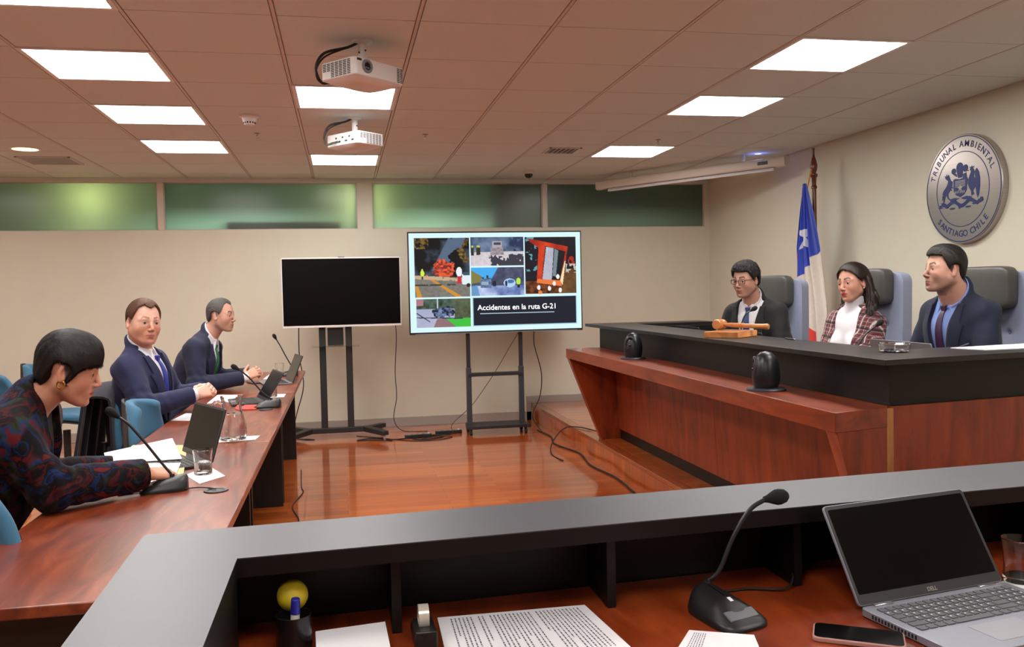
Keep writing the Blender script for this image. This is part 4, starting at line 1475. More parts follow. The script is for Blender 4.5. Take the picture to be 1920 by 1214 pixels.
MB().sheet(ribbon, 60, 2, 0.002).build('ribbon', M_SEALBLUE, t)
emblem([circ(400, 788, 26, 9), circ(545, 788, 26, 9), circ(466, 780, 8, 18), circ(350, 770, 18, 9), circ(600, 765, 18, 9), circ(290, 768, 22, 6), circ(660, 745, 20, 6), [(276, 745), (290, 742), (300, 768), (286, 770)], [(655, 715), (668, 715), (664, 745), (652, 745)]], 'scroll_pattern')
emblem([[(372, 700), (420, 690), (470, 700), (430, 716), (390, 722)], [(478, 700), (530, 686), (580, 700), (560, 722), (510, 716)]], 'laurel')

# ================================================================ FLAG
t = thing('flag_pole', 'turned dark wooden flag pole in the corner behind the judges', 'flag pole', (3.84, 6.49, 0.18))
M_POLE = wood('pole_wood', srgb(70, 28, 12), srgb(104, 46, 22), srgb(128, 62, 32), stretch=(10, 10, 1), rough=0.3, coat=0.4)
Mt = Matrix.Rotation(math.radians(-1.0), 4, 'X')
MB().lathe([(0, 0.03), (0.017, 0.03), (0.017, 2.0), (0.024, 2.005), (0.024, 2.02), (0.017, 2.03), (0.02, 2.09), (0.03, 2.105), (0.03, 2.12), (0.018, 2.13), (0.026, 2.16), (0.03, 2.19), (0.022, 2.23), (0.009, 2.27), (0.007, 2.32), (0.013, 2.33), (0.0, 2.34)], seg=24, M=Mt).build('pole', M_POLE, t)
MB().lathe([(0, 0), (0.16, 0), (0.16, 0.025), (0.05, 0.04), (0.03, 0.08), (0.0, 0.08)], seg=32).build('base', M_POLE, t)


def interp(x, xs_, ys_):
    return float(np.interp(x, xs_, ys_))


me = bpy.data.meshes.new('flag')
NZ, NA = 420, 260
co = np.zeros((NZ + 1, NA + 1, 3))
cl = np.zeros((NZ + 1, NA + 1, 3))
Cb, Cw, Cr = np.array(srgb(20, 54, 176)[:3]), np.array(srgb(218, 208, 196)[:3]), np.array(srgb(212, 40, 30)[:3])
for i in range(NZ + 1):
    z = 2.22 - (2.22 - 0.55) * i / NZ
    yl = interp(z, [0.55, 0.92, 1.25, 1.7, 2.0, 2.22], [6.64, 6.66, 6.69, 6.67, 6.58, 6.505])
    yr = interp(z, [0.55, 0.92, 1.25, 1.55, 1.72, 2.0, 2.22], [6.13, 6.17, 6.25, 6.34, 6.375, 6.43, 6.49])
    dep = interp(z, [0.55, 1.7, 2.22], [1.0, 0.9, 0.25])
    for j in range(NA + 1):
        a = j / NA
        fo = math.sin(a * 21 + 0.6 * math.sin(z * 2.0)) * 0.038 + math.sin(a * 47 + 1.3 + z) * 0.008
        co[i, j] = (3.745 + fo * dep - 0.02 * math.sin(z * 3), yl + (yr - yl) * a + 0.004 * math.sin(a * 30), z)
        zb = 1.43 + 0.23 * a ** 1.3
        ra = 0.26 + (1.18 - z) / 0.25 * 0.5
        c = Cb if z > zb else Cw
        if z <= zb and a < ra:
            c = Cr
        if a < 0.06 and z < 1.66:
            c = Cr
        # star
        sx, sz = (a - 0.46) / 0.33, (z - 1.80) / 0.145
        rr, an = math.hypot(sx, sz), math.atan2(sx, sz)
        k_ = abs(((an + PI / 5) % (2 * PI / 5)) - PI / 5)
        nx_, ny_ = 0.4 * math.cos(PI / 5), 0.4 * math.sin(PI / 5)
        if rr < ny_ / (ny_ * math.cos(k_) + (1 - nx_) * math.sin(k_)) and z > zb:
            c = np.array(srgb(220, 222, 228)[:3])
        cl[i, j] = c
idx = np.arange((NZ + 1) * (NA + 1)).reshape(NZ + 1, NA + 1)
np_mesh(me, co, np.stack([idx[:-1, :-1], idx[:-1, 1:], idx[1:, 1:], idx[1:, :-1]], -1).reshape(-1, 4))
set_col(me, cl)
me.polygons.foreach_set('use_smooth', [True] * len(me.polygons))
me.materials.append(attr_mat('satin_flag', rough=0.38, sheen=0.3))
fl = bpy.data.objects.new('flag', me)
COL.objects.link(fl)
md = fl.modifiers.new('thick', 'SOLIDIFY')
md.thickness = 0.002
tag(fl, 'hanging blue, white and red satin flag with a white star', 'flag')
c_ = MB().tube([(3.80, 6.50, 2.34), (3.79, 6.515, 2.26), (3.775, 6.52, 2.15), (3.77, 6.45, 2.0)], [0.006, 0.006, 0.005, 0.004], smooth=5).build('gold_cord', plain('gold_thread', srgb(190, 140, 40), 0.5, metal=0.3), fl)

# ================================================================ MICROPHONES, LAPTOPS, GLASSES, PAPERS
def table_mic(label, loc, rz, neck, head_r=0.0145, led=True):
    """low end of the wedge base towards +x; neck: world points from the base up."""
    t = thing('microphone', label, 'microphone', loc, rz, 'black gooseneck table microphones')
    W = Matrix.Translation(loc) @ Matrix.Rotation(rz, 4, 'Z')
    Wi = W.inverted()

    def base(u, v):
        th = 2 * PI * u
        c, s = math.cos(th), math.sin(th)
        k = (abs(c) ** 4 + abs(s) ** 4) ** -0.25
        x0, y0 = 0.075 * c * k, (0.052 + 0.006 * c) * s * k
        if v < 0.15:
            return (x0, y0, 0.001 + v / 0.15 * 0.006)
        w = (v - 0.15) / 0.85
        q = 1 - w * w
        x = x0 * (0.35 + 0.65 * math.sqrt(max(0, 1 - w))) - 0.028 * w
        y = y0 * math.sqrt(max(0, 1 - w)) * (1) + y0 * 0.02
        zz = 0.007 + 0.036 * w ** 0.75 * (1.0 - 0.35 * (x / 0.075))
        return (x, y, zz)
    MB().sheet(base, 48, 16).build('base', M_BLACK, t)
    MB().cbox((0.045, 0, 0.0215), (0.026, 0.07, 0.006), Matrix.Rotation(0.42, 3, 'Y')).build('talk_button', plain('button_grey', srgb(74, 76, 84), 0.3), t, bevel=0.002)
    if led:
        MB().cbox((0.01, 0.004, 0.0395), (0.012, 0.008, 0.0012), Matrix.Rotation(0.35, 3, 'Y')).build('sticker', M_PAPER, t)
    pts = [Wi @ Vector(p) for p in neck]
    MB().cyl((pts[0].x, pts[0].y, 0.03), (pts[0].x, pts[0].y, 0.055), 0.011, 0.008, 16).build('neck_socket', M_BLACK, t)
    sp = spline([Vector((pts[0].x, pts[0].y, 0.05))] + pts[1:], 10)
    MB().tube(sp, [0.0046] * len(sp), seg=10).build('gooseneck', M_BLACK, t)
    d = (sp[-1] - sp[-4]).normalized()
    q = d.to_track_quat('Z', 'Y').to_matrix().to_4x4()
    r = head_r
    MB().lathe([(0, -0.012), (0.006, -0.012), (0.008, -0.004), (r * 0.75, 0.004), (r, 0.014), (r * 1.02, 0.022), (r * 0.85, 0.033), (r * 0.5, 0.039), (0, 0.041)], seg=24, M=Matrix.Translation(sp[-1]) @ q).build('windscreen', M_FOAM, t)
    return t


table_mic('black gooseneck microphone in front of the short-haired woman', (-0.60, 3.03, 0.75), math.radians(184),
          [(-0.575, 3.03, 0.79), (-0.611, 3.03, 0.849), (-0.659, 3.03, 0.918), (-0.705, 3.03, 0.977), (-0.742, 3.03, 1.008)])
table_mic('black gooseneck microphone in front of the man in blue tie', (-0.44, 5.13, 0.75), math.radians(175),
          [(-0.42, 5.13, 0.79), (-0.471, 5.13, 0.844), (-0.528, 5.13, 0.917), (-0.575, 5.13, 0.962), (-0.60, 5.13, 0.98)])
table_mic('black gooseneck microphone at the far end of the left tables', (-0.44, 7.12, 0.75), math.radians(176),
          [(-0.40, 7.12, 0.79), (-0.452, 7.1, 0.90), (-0.495, 7.1, 0.99), (-0.53, 7.1, 1.055)])
table_mic('black gooseneck microphone in the foreground beside the open silver laptop', (0.708, 1.535, 0.75), math.radians(-74),
          [(0.70, 1.60, 0.79), (0.722, 1.59, 0.826), (0.752, 1.59, 0.889), (0.787, 1.59, 0.94), (0.818, 1.59, 0.959), (0.832, 1.59, 0.962)], head_r=0.0155)
table_mic('black gooseneck microphone in front of the man wearing glasses', (2.46, 5.05, 0.92), 0.0,
          [(2.43, 5.08, 0.95), (2.471, 5.08, 1.093), (2.478, 5.08, 1.15), (2.505, 5.08, 1.21), (2.55, 5.08, 1.238)])
table_mic('black gooseneck microphone in front of the woman in white turtleneck', (2.50, 4.06, 0.92), 0.0,
          [(2.49, 4.05, 0.95), (2.54, 4.05, 1.00), (2.60, 4.03, 1.06), (2.66, 4.03, 1.13), (2.725, 4.03, 1.175)])
cable('short microphone cable running to the cable hole in the nearest table', [(-0.53, 3.0, 0.758), (-0.49, 3.02, 0.755), (-0.45, 2.995, 0.756), (-0.43, 2.975, 0.756)], 0.0022)
cable('microphone cable crossing the foreground work surface', [(0.72, 1.66, 0.754), (0.82, 1.665, 0.754), (0.9, 1.64, 0.76), (0.95, 1.72, 0.80), (0.99, 1.78, 0.84)], 0.0025)


def laptop(label, hl, hr, depth, lid, tilt, z, base_mat, lid_mat, keys=True, detail=False, key_mat=None):
    """hl, hr: hinge ends seen from the user's side (left, right)."""
    hl, hr = Vector((*hl, 0)), Vector((*hr, 0))
    w = (hr - hl).length
    d = (hr - hl).normalized()
    rz = math.atan2(d.y, d.x)
    mid = (hl + hr) / 2
    t = thing('laptop', label, 'laptop', (mid.x, mid.y, z), rz)
    hb = 0.009 if not detail else 0.014
    MB().prism(rrect(w, depth, 0.012, 4, 0, -depth / 2), 0.002, hb + 0.002).build('base', base_mat, t, bevel=0.0012)
    tl = math.radians(tilt)
    Ml = Matrix.Translation((0, 0.0, hb + 0.003)) @ Matrix.Rotation(-tl, 4, 'X') @ Matrix.Rotation(PI / 2, 4, 'X')
    MB().prism(rrect(w, lid, 0.008, 4, 0, lid / 2), -0.006, 0.0, Ml).build('lid', lid_mat, t, bevel=0.001)
    m = 0.008
    MB().prism(rrect(w - 0.003, lid - 0.003, 0.007, 3, 0, lid / 2), 0.0, 0.0006, Ml).build('bezel', plain('lid_bezel', srgb(44, 45, 48), 0.4), t)
    MB().prism(rrect(w - 2 * m, lid - m - 0.022, 0.003, 2, 0, lid / 2 + 0.006), 0.0005, 0.001, Ml).build('screen', M_SCREEN_OFF, t)
    km = key_mat or plain('key_dark', srgb(34, 34, 36), 0.5)
    if detail:
        Mt_ = Ml @ Matrix.Translation((0, 0.0095, 0.0008))
        text_mesh('DELL', 0.011, plain('logo_grey', srgb(150, 148, 140), 0.3), 'logo', t, Mt_, ext=0.0002, bold=0.0003)
        for s in (-1, 1):
            MB().cbox((s * w * 0.36, -0.006, hb + 0.0035), (0.045, 0.008, 0.003)).build('hinge', M_CHROME, t, bevel=0.001)
        rows = [(-0.030, [1] * 14 + [1] * 4), (-0.049, [1] * 13 + [2] + [1] * 4), (-0.068, [1.5] + [1] * 12 + [1.5] + [1] * 4), (-0.087, [1.8] + [1] * 11 + [2.2] + [1] * 4), (-0.106, [2.3] + [1] * 10 + [2.7] + [1] * 4), (-0.125, [1.2, 1.2, 1.2, 1.2, 5.4, 1.2, 1.2, 1.2, 1.2] + [1] * 4)]
        mb = MB()
        for (y, ws) in rows:
            tot = sum(ws)
            x = -w / 2 + 0.018
            u = (w - 0.036) / tot
            for q in ws:
                mb.prism(rrect(u * q - 0.003, 0.016, 0.002, 2, x + u * q / 2, y), hb + 0.002, hb + 0.0042)
                x += u * q
        mb.build('keyboard', plain('key_grey', srgb(84, 86, 92), 0.5), t, bevel=0.0005)
        mb = MB()
        for (y, ws) in rows[1:5]:
            tot = sum(ws)
            x = -w / 2 + 0.018
            u = (w - 0.036) / tot
            for q in ws:
                if q == 1:
                    mb.cbox((x + u * q / 2 - 0.002, y + 0.002, hb + 0.0043), (0.0035, 0.0035, 0.0003))
                x += u * q
        mb.build('key_text', M_WHITEP, t, smooth=False)
        MB().prism(rrect(0.115, 0.07, 0.004, 3, -0.02, -0.185), hb + 0.0018, hb + 0.0026).build('touchpad', plain('touchpad', srgb(158, 160, 168), 0.35), t)
        mb = MB()
        for k in range(14):
            mb.cbox((-w / 2 + 0.0, -0.035 - 0.008 * k, 0.009), (0.0022, 0.0035, 0.007))
        mb.build('side_vent', M_BLACK, t, smooth=False)
    elif keys:
        mb = MB()
        for r in range(5):
            for c in range(13):
                mb.cbox((-w / 2 + 0.022 + c * (w - 0.044) / 12.0, -0.035 - 0.019 * r, hb + 0.0028), ((w - 0.044) / 12 - 0.004, 0.015, 0.002))
        mb.build('keyboard', km, t, smooth=False)
        MB().cbox((0, -depth + 0.045, hb + 0.0022), (0.1, 0.06, 0.0008)).build('touchpad', M_GREYP, t)
    return t


M_SILVER = plain('laptop_silver', srgb(150, 154, 166), 0.35, metal=0.5, var=0.03)
M_LAPB = plain('laptop_black', srgb(40, 41, 44), 0.45, var=0.08)
laptop('open silver laptop with a grey keyboard in the foreground', (0.962, 1.484), (1.329, 1.542), 0.245, 0.200, 31, 0.75, M_SILVER, M_SILVER, detail=True)
laptop('open black laptop in front of the short-haired woman', (-0.665, 3.72), (-0.505, 3.42), 0.225, 0.208, 17, 0.75, M_LAPB, M_LAPB)
laptop('open black laptop behind the microphone of the man in blue tie', (-0.545, 5.60), (-0.46, 5.30), 0.20, 0.20, 32, 0.75, M_LAPB, M_LAPB)
laptop('thin open laptop near the far end of the left tables', (-0.44, 6.72), (-0.37, 6.42), 0.20, 0.205, 22, 0.75, M_GREYP, M_LAPB)
laptop('dark laptop lid showing over the counter before the bearded man', (2.52, 3.30), (2.52, 3.74), 0.22, 0.195, 8, 0.92, M_LAPB, M_GREYP, keys=False)
laptop('dark laptop lid beside the gavel, before the man wearing glasses', (2.42, 4.62), (2.42, 4.92), 0.2, 0.19, 12, 0.92, M_LAPB, M_LAPB, keys=False)
laptop('dark laptop lid left of the gavel, showing over the counter', (2.42, 5.55), (2.42, 5.98), 0.2, 0.185, 8, 0.92, M_LAPB, M_LAPB, keys=False)


def sheet_paper(name, label, cat, corners, z, th=0.0012, mat=None, curl=0.0, group=None):
    """corners in order; a sheet or thin stack lying flat."""
    c0 = Vector((sum(c[0] for c in corners) / 4, sum(c[1] for c in corners) / 4, z))
    A, B, C_, D = [Vector((c[0], c[1], z + (c[2] if len(c) > 2 else 0))) - c0 for c in corners]

    def f(u, v):
        p = A.lerp(B, u).lerp(D.lerp(C_, u), v)
        return p + Vector((0, 0, th + 0.0004 + curl * (2 * u - 1) ** 2 * (v ** 2)))
    o = MB().sheet(f, 10, 10, th).build(name, mat or M_PAPER)
    o.location = c0
    return tag(o, label, cat, group)


M_MANILA = plain('manila_folder', srgb(222, 186, 128), 0.7, var=0.03)
sheet_paper('folder', 'open manila folder under the papers of the short-haired woman', 'folder', [(-0.88, 3.18, .006), (-0.556, 3.10, .004), (-0.665, 3.85, .0125), (-0.90, 3.93, .012)], 0.75, 0.002, M_MANILA)
sheet_paper('paper_stack', 'large white sheet lying beyond the hands of the short-haired woman', 'paper', [(-0.90, 3.50, .014), (-0.628, 3.51, .0155), (-0.762, 4.05, .014), (-0.97, 3.75, .014)], 0.75, 0.003, None)
sheet_paper('paper_stack', 'white pages under the hand of the short-haired woman', 'paper', [(-0.86, 3.16, .007), (-0.59, 3.12, .006), (-0.62, 3.44, .010), (-0.86, 3.48, .010)], 0.752, 0.003, None)
sheet_paper('napkin', 'white paper square under the water glass near the black laptop', 'napkin', [(-0.575, 3.27), (-0.50, 3.10), (-0.43, 3.21), (-0.515, 3.42)], 0.75, 0.0008, None)
sheet_paper('napkin', 'long white paper under the water jug', 'napkin', [(-0.58, 3.96), (-0.40, 3.99), (-0.39, 4.10), (-0.58, 4.10)], 0.75, 0.0008, None)
sheet_paper('paper_sheet', 'small white paper on the table edge below the cuff of the man in blue tie', 'paper', [(-0.90, 4.76), (-0.80, 4.72), (-0.79, 4.98), (-0.87, 5.04)], 0.75, 0.001, None)
sheet_paper('paper_sheet', 'white notes behind the clasped hands of the man in blue tie', 'paper', [(-0.82, 5.45), (-0.66, 5.45), (-0.66, 5.85), (-0.82, 5.9)], 0.75, 0.002, None)
sheet_paper('napkin', 'white paper square by the glass behind the middle laptop', 'napkin', [(-0.50, 5.62), (-0.38, 5.62), (-0.38, 5.8), (-0.5, 5.8)], 0.75, 0.0008, None)
sheet_paper('paper_sheet', 'white paper before the clasped hands of the man in green tie', 'paper', [(-0.62, 6.9), (-0.50, 6.88), (-0.48, 7.32), (-0.60, 7.35)], 0.75, 0.001, None)
sheet_paper('folder', 'thin red folder under the edge of the middle laptop', 'folder', [(-0.60, 5.06), (-0.50, 5.04), (-0.48, 5.24), (-0.58, 5.26)], 0.75, 0.006, plain('red_cover', srgb(196, 52, 44), 0.5))
sheet_paper('paper_sheet', 'white papers lying on the bench counter before the bearded man', 'paper', [(2.52, 3.22), (2.56, 3.06), (2.98, 3.09), (2.96, 3.30)], 1.108, 0.003, None)
ph = MB().prism(rrect(0.07, 0.145, 0.01), 0.0, 0.008).build('mobile_phone', M_BLACK, bevel=0.002)
ph.location = (-0.66, 6.62, 0.75)
ph.rotation_euler[2] = 0.4
tag(ph, 'black phone on the far table beside the hands of the man in green tie', 'mobile phone')

# printed pages in the foreground
def printed_page(label, corners, z, n, horiz, th=0.004, u_rng=(0.08, 0.95)):
    A, B, C_, D = [Vector((*c, 0)) for c in corners]
    ctr = (A + B + C_ + D) / 4
    t = thing('printed_page', label, 'paper', (ctr.x, ctr.y, z))
    A, B, C_, D = A - ctr, B - ctr, C_ - ctr, D - ctr
    P_ = lambda u, v: A.lerp(B, u).lerp(D.lerp(C_, u), v)
    MB().sheet(lambda u, v: P_(u, v) + Vector((0, 0, 0.0005)), 8, 8, th).build('sheet', M_PAPER, t)
    mb = MB()
    r_ = random.Random(len(label))
    for k in range(n):
        u0 = u_rng[0] + (u_rng[1] - u_rng[0]) * k / n
        v = 0.06
        vend = 0.94 if r_.random() > 0.2 else r_.uniform(0.35, 0.8)
        if r_.random() < 0.1:
            continue
        while v < vend:
            L = r_.uniform(0.012, 0.05)
            w = (u_rng[1] - u_rng[0]) / n * 0.36
            q = [P_(u0, v), P_(u0 + w, v), P_(u0 + w, min(v + L, vend)), P_(u0, min(v + L, vend))]
            mb.quad(*[p + Vector((0, 0, th + 0.0009)) for p in q])
            v += L + 0.011
    mb.build('printed_text', plain('ink', srgb(104, 106, 120), 0.8), t, smooth=False, fix=False)
    return t


printed_page('printed page with dense lines of text in the foreground', [(0.165, 1.665), (0.462, 1.66), (0.485, 1.44), (0.16, 1.44)], 0.75, 34, True)
printed_page('mostly blank white page beside the foreground microphone base', [(0.615, 1.49), (0.72, 1.44), (0.66, 1.25), (0.50, 1.33)], 0.75, 6, True, 0.003, (0.1, 0.3))
sheet_paper('paper_sheet', 'small stack of white paper inside the black compartment', 'paper', [(-0.066, 1.612), (0.062, 1.628), (0.066, 1.49), (-0.06, 1.48)], 0.75, 0.01, None)
sheet_paper('napkin', 'white paper under the empty glass at the right edge', 'napkin', [(1.30, 1.56), (1.33, 1.47), (1.52, 1.50), (1.48, 1.62)], 0.75, 0.0008, None)

t = thing('mobile_phone', 'phone with dark screen and pinkish case beside the silver laptop', 'mobile phone', (0.895, 1.385, 0.75), math.radians(-32))
MB().prism(rrect(0.155, 0.074, 0.012), 0.0, 0.009).build('case', plain('pink_case', srgb(176, 130, 122), 0.5), t, bevel=0.002)
MB().prism(rrect(0.149, 0.068, 0.01), 0.009, 0.0096).build('screen', M_SCREEN_OFF, t)


def tumbler(label, loc, r, h, fill=0.5, group='clear water glasses'):
    t = thing('drinking_glass', label, 'glass', loc, 0, group)
    MB().lathe([(0, 0.0), (r * 0.86, 0.0), (r * 0.9, 0.004), (r * 0.84, h * 0.35), (r * 0.9, h * 0.7), (r, h), (r * 0.97, h + 0.001), (r * 0.85, h * 0.7), (r * 0.79, h * 0.35), (r * 0.8, 0.012), (0, 0.011)], seg=36).build('glass_wall', M_GLASS, t)
    if fill:
        MB().lathe([(0, 0.0112), (r * 0.795, 0.0122), (r * 0.785, h * 0.35), (r * 0.79 + (r * 0.06) * max(0, fill - .35) / .35, h * fill), (0, h * fill)], seg=32).build('water', M_WATER, t)
    return t


tumbler('glass of water on a white paper beside the black laptop', (-0.513, 3.27, 0.7513), 0.036, 0.088, 0.5)
tumbler('glass of water behind the middle laptop', (-0.455, 5.68, 0.7513), 0.034, 0.085, 0.5)
tumbler('glass of water beside the far microphone', (-0.52, 7.27, 0.7513), 0.036, 0.09, 0.45)
tumbler('empty glass at the right edge behind the silver laptop', (1.398, 1.575, 0.7513), 0.036, 0.09, 0.12)
t = thing('glass_bowl', 'small clear glass dish on the bench counter', 'glass dish', (2.22, 3.17, 1.108))
MB().lathe([(0, 0.0), (0.05, 0.0), (0.056, 0.004), (0.06, 0.03), (0.063, 0.032), (0.064, 0.036), (0.057, 0.036), (0.052, 0.008), (0, 0.006)], seg=36).build('dish', M_GLASS, t)

t = thing('water_jug', 'clear glass water jug with handle on the left table', 'water jug', (-0.500, 4.03, 0.7515))
po = [(0, 0.0), (0.052, 0.0), (0.058, 0.006), (0.062, 0.03), (0.06, 0.065), (0.047, 0.115), (0.041, 0.145), (0.043, 0.165), (0.05, 0.195)]
pi_ = [(0.047, 0.195), (0.040, 0.165), (0.038, 0.145), (0.044, 0.115), (0.056, 0.065), (0.058, 0.03), (0.054, 0.010), (0, 0.007)]
MB().lathe(po + pi_, seg=40).build('glass_wall', M_GLASS, t)
MB().lathe([(0, 0.0074), (0.0535, 0.0104), (0.0575, 0.03), (0.0555, 0.065), (0.0435, 0.115), (0, 0.115)], seg=36).build('water', M_WATER, t)
MB().tube([(-0.038, 0.0, 0.165), (-0.068, 0.0, 0.172), (-0.085, 0, 0.15), (-0.08, 0, 0.115), (-0.058, 0, 0.09)], 0.007, smooth=6, seg=12).build('handle', M_GLASS, t)

t = thing('pen', 'clear pen with a blue cap beside the microphone base', 'pen', (-0.68, 3.02, 0.755), math.radians(28))
MB().cyl((-0.02, 0, 0), (0.1, 0, 0), 0.0042, None, 12).build('barrel', plain('clear_barrel', srgb(170, 172, 186), 0.3), t)
MB().cyl((-0.062, 0, 0), (-0.018, 0, 0), 0.0052, None, 12).sphere((-0.062, 0, 0), 0.0052, 12, 8).build('cap', plain('blue_cap', srgb(40, 44, 200), 0.35), t)
k_ = MB().prism(rrect(0.15, 0.035, 0.006), 0, 0.012).build('spectacle_case', M_BLACK, bevel=0.003)
k_.location = (-0.76, 3.06, 0.75)
k_.rotation_euler[2] = 0.35
tag(k_, 'flat black pen case beside the sleeve of the short-haired woman', 'pen case')

# gavel on its sounding block
M_LW = wood('light_wood', srgb(150, 88, 42), srgb(186, 118, 62), srgb(206, 142, 84), stretch=(3, 10, 10), rough=0.35, coat=0.3)
blk = MB().prism(rrect(0.26, 0.2, 0.004, 2), 0, 0.035).build('sounding_block', M_LW, bevel=0.004)
blk.location = (2.13, 4.50, 1.108)
blk.rotation_euler[2] = math.radians(40)
tag(blk, 'square light wood sounding block on the bench counter', 'sounding block')
gd = Vector((0.20, -0.24, 0)).normalized()
t = thing('gavel', 'light wood gavel lying on its sounding block', 'gavel', (2.11, 4.60, 1.176), math.atan2(gd.y, gd.x))
Mg = Matrix.Rotation(PI / 2, 4, 'X')
MB().lathe([(0, -0.045), (0.024, -0.045), (0.028, -0.04), (0.03, -0.02), (0.024, -0.012), (0.026, 0), (0.024, 0.012), (0.03, 0.02), (0.028, 0.04), (0.024, 0.045), (0, 0.045)], seg=28, M=Mg).build('head', M_LW, t)
Mh = Matrix.Rotation(PI / 2 + 0.04, 4, 'Y')
MB().lathe([(0, 0.02), (0.009, 0.02), (0.011, 0.05), (0.014, 0.12), (0.014, 0.13), (0.012, 0.132), (0.014, 0.136), (0.012, 0.14), (0.014, 0.144), (0.012, 0.15), (0.013, 0.2), (0.015, 0.26), (0.018, 0.28), (0.014, 0.29), (0, 0.292)], seg=20, M=Mh).build('handle', M_LW, t)


def pen_camera(label, loc, rz):
    """tracking camera; opening faces +x"""
    t = thing('conference_camera', label, 'camera', loc, rz, 'black domed cameras on the bench shelf')
    gl = plain('gloss_black', srgb(26, 27, 31), 0.34, var=0.05)
    MB().lathe([(0, 0.0), (0.086, 0.0), (0.086, 0.006), (0.08, 0.011), (0.05, 0.013), (0, 0.013)], seg=40).build('base_plate', plain('slate_ring', srgb(52, 54, 60), 0.4), t)
    prof = [(0.05, 0.012), (0.058, 0.03), (0.062, 0.06), (0.061, 0.09), (0.055, 0.125), (0.044, 0.152), (0.026, 0.17), (0.0, 0.177)]
    MB().lathe([(0, 0.012)] + prof, seg=40).build('shell', gl, t)
    # oval rim and hollow

    def rim(u, v):
        a, b = 2 * PI * u, 2 * PI * v
        R0 = 1 + 0.14 * math.cos(b)
        y, z = 0.032 * math.cos(a) * R0, 0.052 * math.sin(a) * R0
        x = 0.052 - 0.1 * (z * z) * 4 - 4 * y * y + 0.007 * math.sin(b)
        return (x, y, z + 0.095)
    MB().sheet(rim, 40, 12).build('window_rim', gl, t)
    MB().sphere((0, 0, 0), 1, 24, 14, M=Matrix.Translation((0.042, 0, 0.095)) @ Matrix.Diagonal((0.016, 0.031, 0.05, 1))).build('window', plain('window_dark', srgb(8, 8, 9), 0.12), t)
    MB().sphere((0.05, 0, 0.095), 0.014, 18, 12).build('lens', plain('lens_dark', srgb(20, 22, 34), 0.08), t)
    MB().cbox((-0.0, -0.0605, 0.06), (0.006, 0.003, 0.012)).build('status_mark', M_WHITEP, t)
    return t


pc = pen_camera('black domed camera near the far end of the bench shelf, opening visible', (1.90, 5.50, 0.92), math.radians(-128))
dup(pc, 'black domed camera seen from its side near the bench corner', (1.862, 3.58, 0.92), math.radians(165))

# compartment things
M_CUP = plain('smoky_black', srgb(20, 20, 23), 0.25)
t = thing('pen_holder', 'black pen holder inside the dark compartment', 'pen holder', (-0.103, 1.592, 0.75))
MB().lathe([(0, 0.0), (0.030, 0.0), (0.032, 0.004), (0.032, 0.064), (0.030, 0.064), (0.029, 0.006), (0, 0.005)], seg=32).build('cup', M_CUP, t)
o_ = MB().sphere((0, 0, 0), 0.0285, 28, 18).build('ball', plain('yellow_rubber', srgb(214, 190, 40), 0.5, var=0.06))
o_.location = (-0.106, 1.628, 0.836)
tag(o_, 'round yellow ball sitting on the pen holder in the compartment', 'ball')
t = thing('marker', 'blue capped marker sticking out of the pen holder', 'marker', (-0.103, 1.585, 0.757))
MB().cyl((0, 0, 0), (0.004, -0.006, 0.062), 0.008, None, 18).build('barrel', M_WHITEP, t)
MB().cyl((0.004, -0.006, 0.062), (0.0055, -0.0085, 0.09), 0.0088, 0.0078, 18).build('cap', plain('blue_marker', srgb(36, 40, 150), 0.35), t, bevel=0.001)
t = thing('tape_dispenser', 'black tape dispenser with a silver roll beside the printed page', 'tape dispenser', (0.130, 1.575, 0.75), math.radians(90))
MB().prism([(-0.06, 0.0), (0.06, 0.0), (0.06, 0.012), (0.02, 0.034), (-0.005, 0.03), (-0.06, 0.038)], -0.02, 0.02, RXm).build('stand', M_BLACK, t, bevel=0.003)
MB().lathe([(0.012, -0.0095), (0.023, -0.0095), (0.023, 0.0095), (0.012, 0.0095)], seg=36, M=Matrix.Translation((0.0, 0, 0.043)) @ RXm, closed=True).build('tape_roll', plain('clear_tape', srgb(206, 200, 188), 0.2, metal=0.3), t)

t = thing('pen', 'black pen lying on the bench counter between the two microphones', 'pen', (2.27, 4.10, 1.1125), math.radians(-96))
MB().cyl((-0.06, 0, 0), (0.05, 0, 0), 0.0044, None, 12).build('barrel', M_BLACK, t)
MB().cyl((0.05, 0, 0), (0.066, 0, 0), 0.0042, 0.001, 12).build('tip', M_CHROME, t)

# ================================================================ PEOPLE: implicit surfaces meshed by surface nets
V3 = lambda *a: np.array(a, np.float64)


def nrm(v):
    v = np.asarray(v, float)
    return v / np.linalg.norm(v)


def ell(P, c, r):
    q = (P - c) / r
    k0 = np.sqrt((q * q).sum(1)) + 1e-9
    q2 = q / r
    k1 = np.sqrt((q2 * q2).sum(1)) + 1e-9
    return k0 * (k0 - 1) / k1


def cap(P, a, b, r1, r2=None):
    r2 = r1 if r2 is None else r2
    a, b = np.asarray(a, float), np.asarray(b, float)
    ba = b - a
    t = np.clip(((P - a) @ ba) / (ba @ ba + 1e-12), 0, 1)
    d = P - a - t[:, None] * ba
    return np.sqrt((d * d).sum(1)) - (r1 + (r2 - r1) * t)


def smin(a, b, k):
    h = np.clip(0.5 + 0.5 * (b - a) / k, 0, 1)
    return b + (a - b) * h - k * h * (1 - h)


def smax(a, b, k):
    return -smin(-a, -b, k)


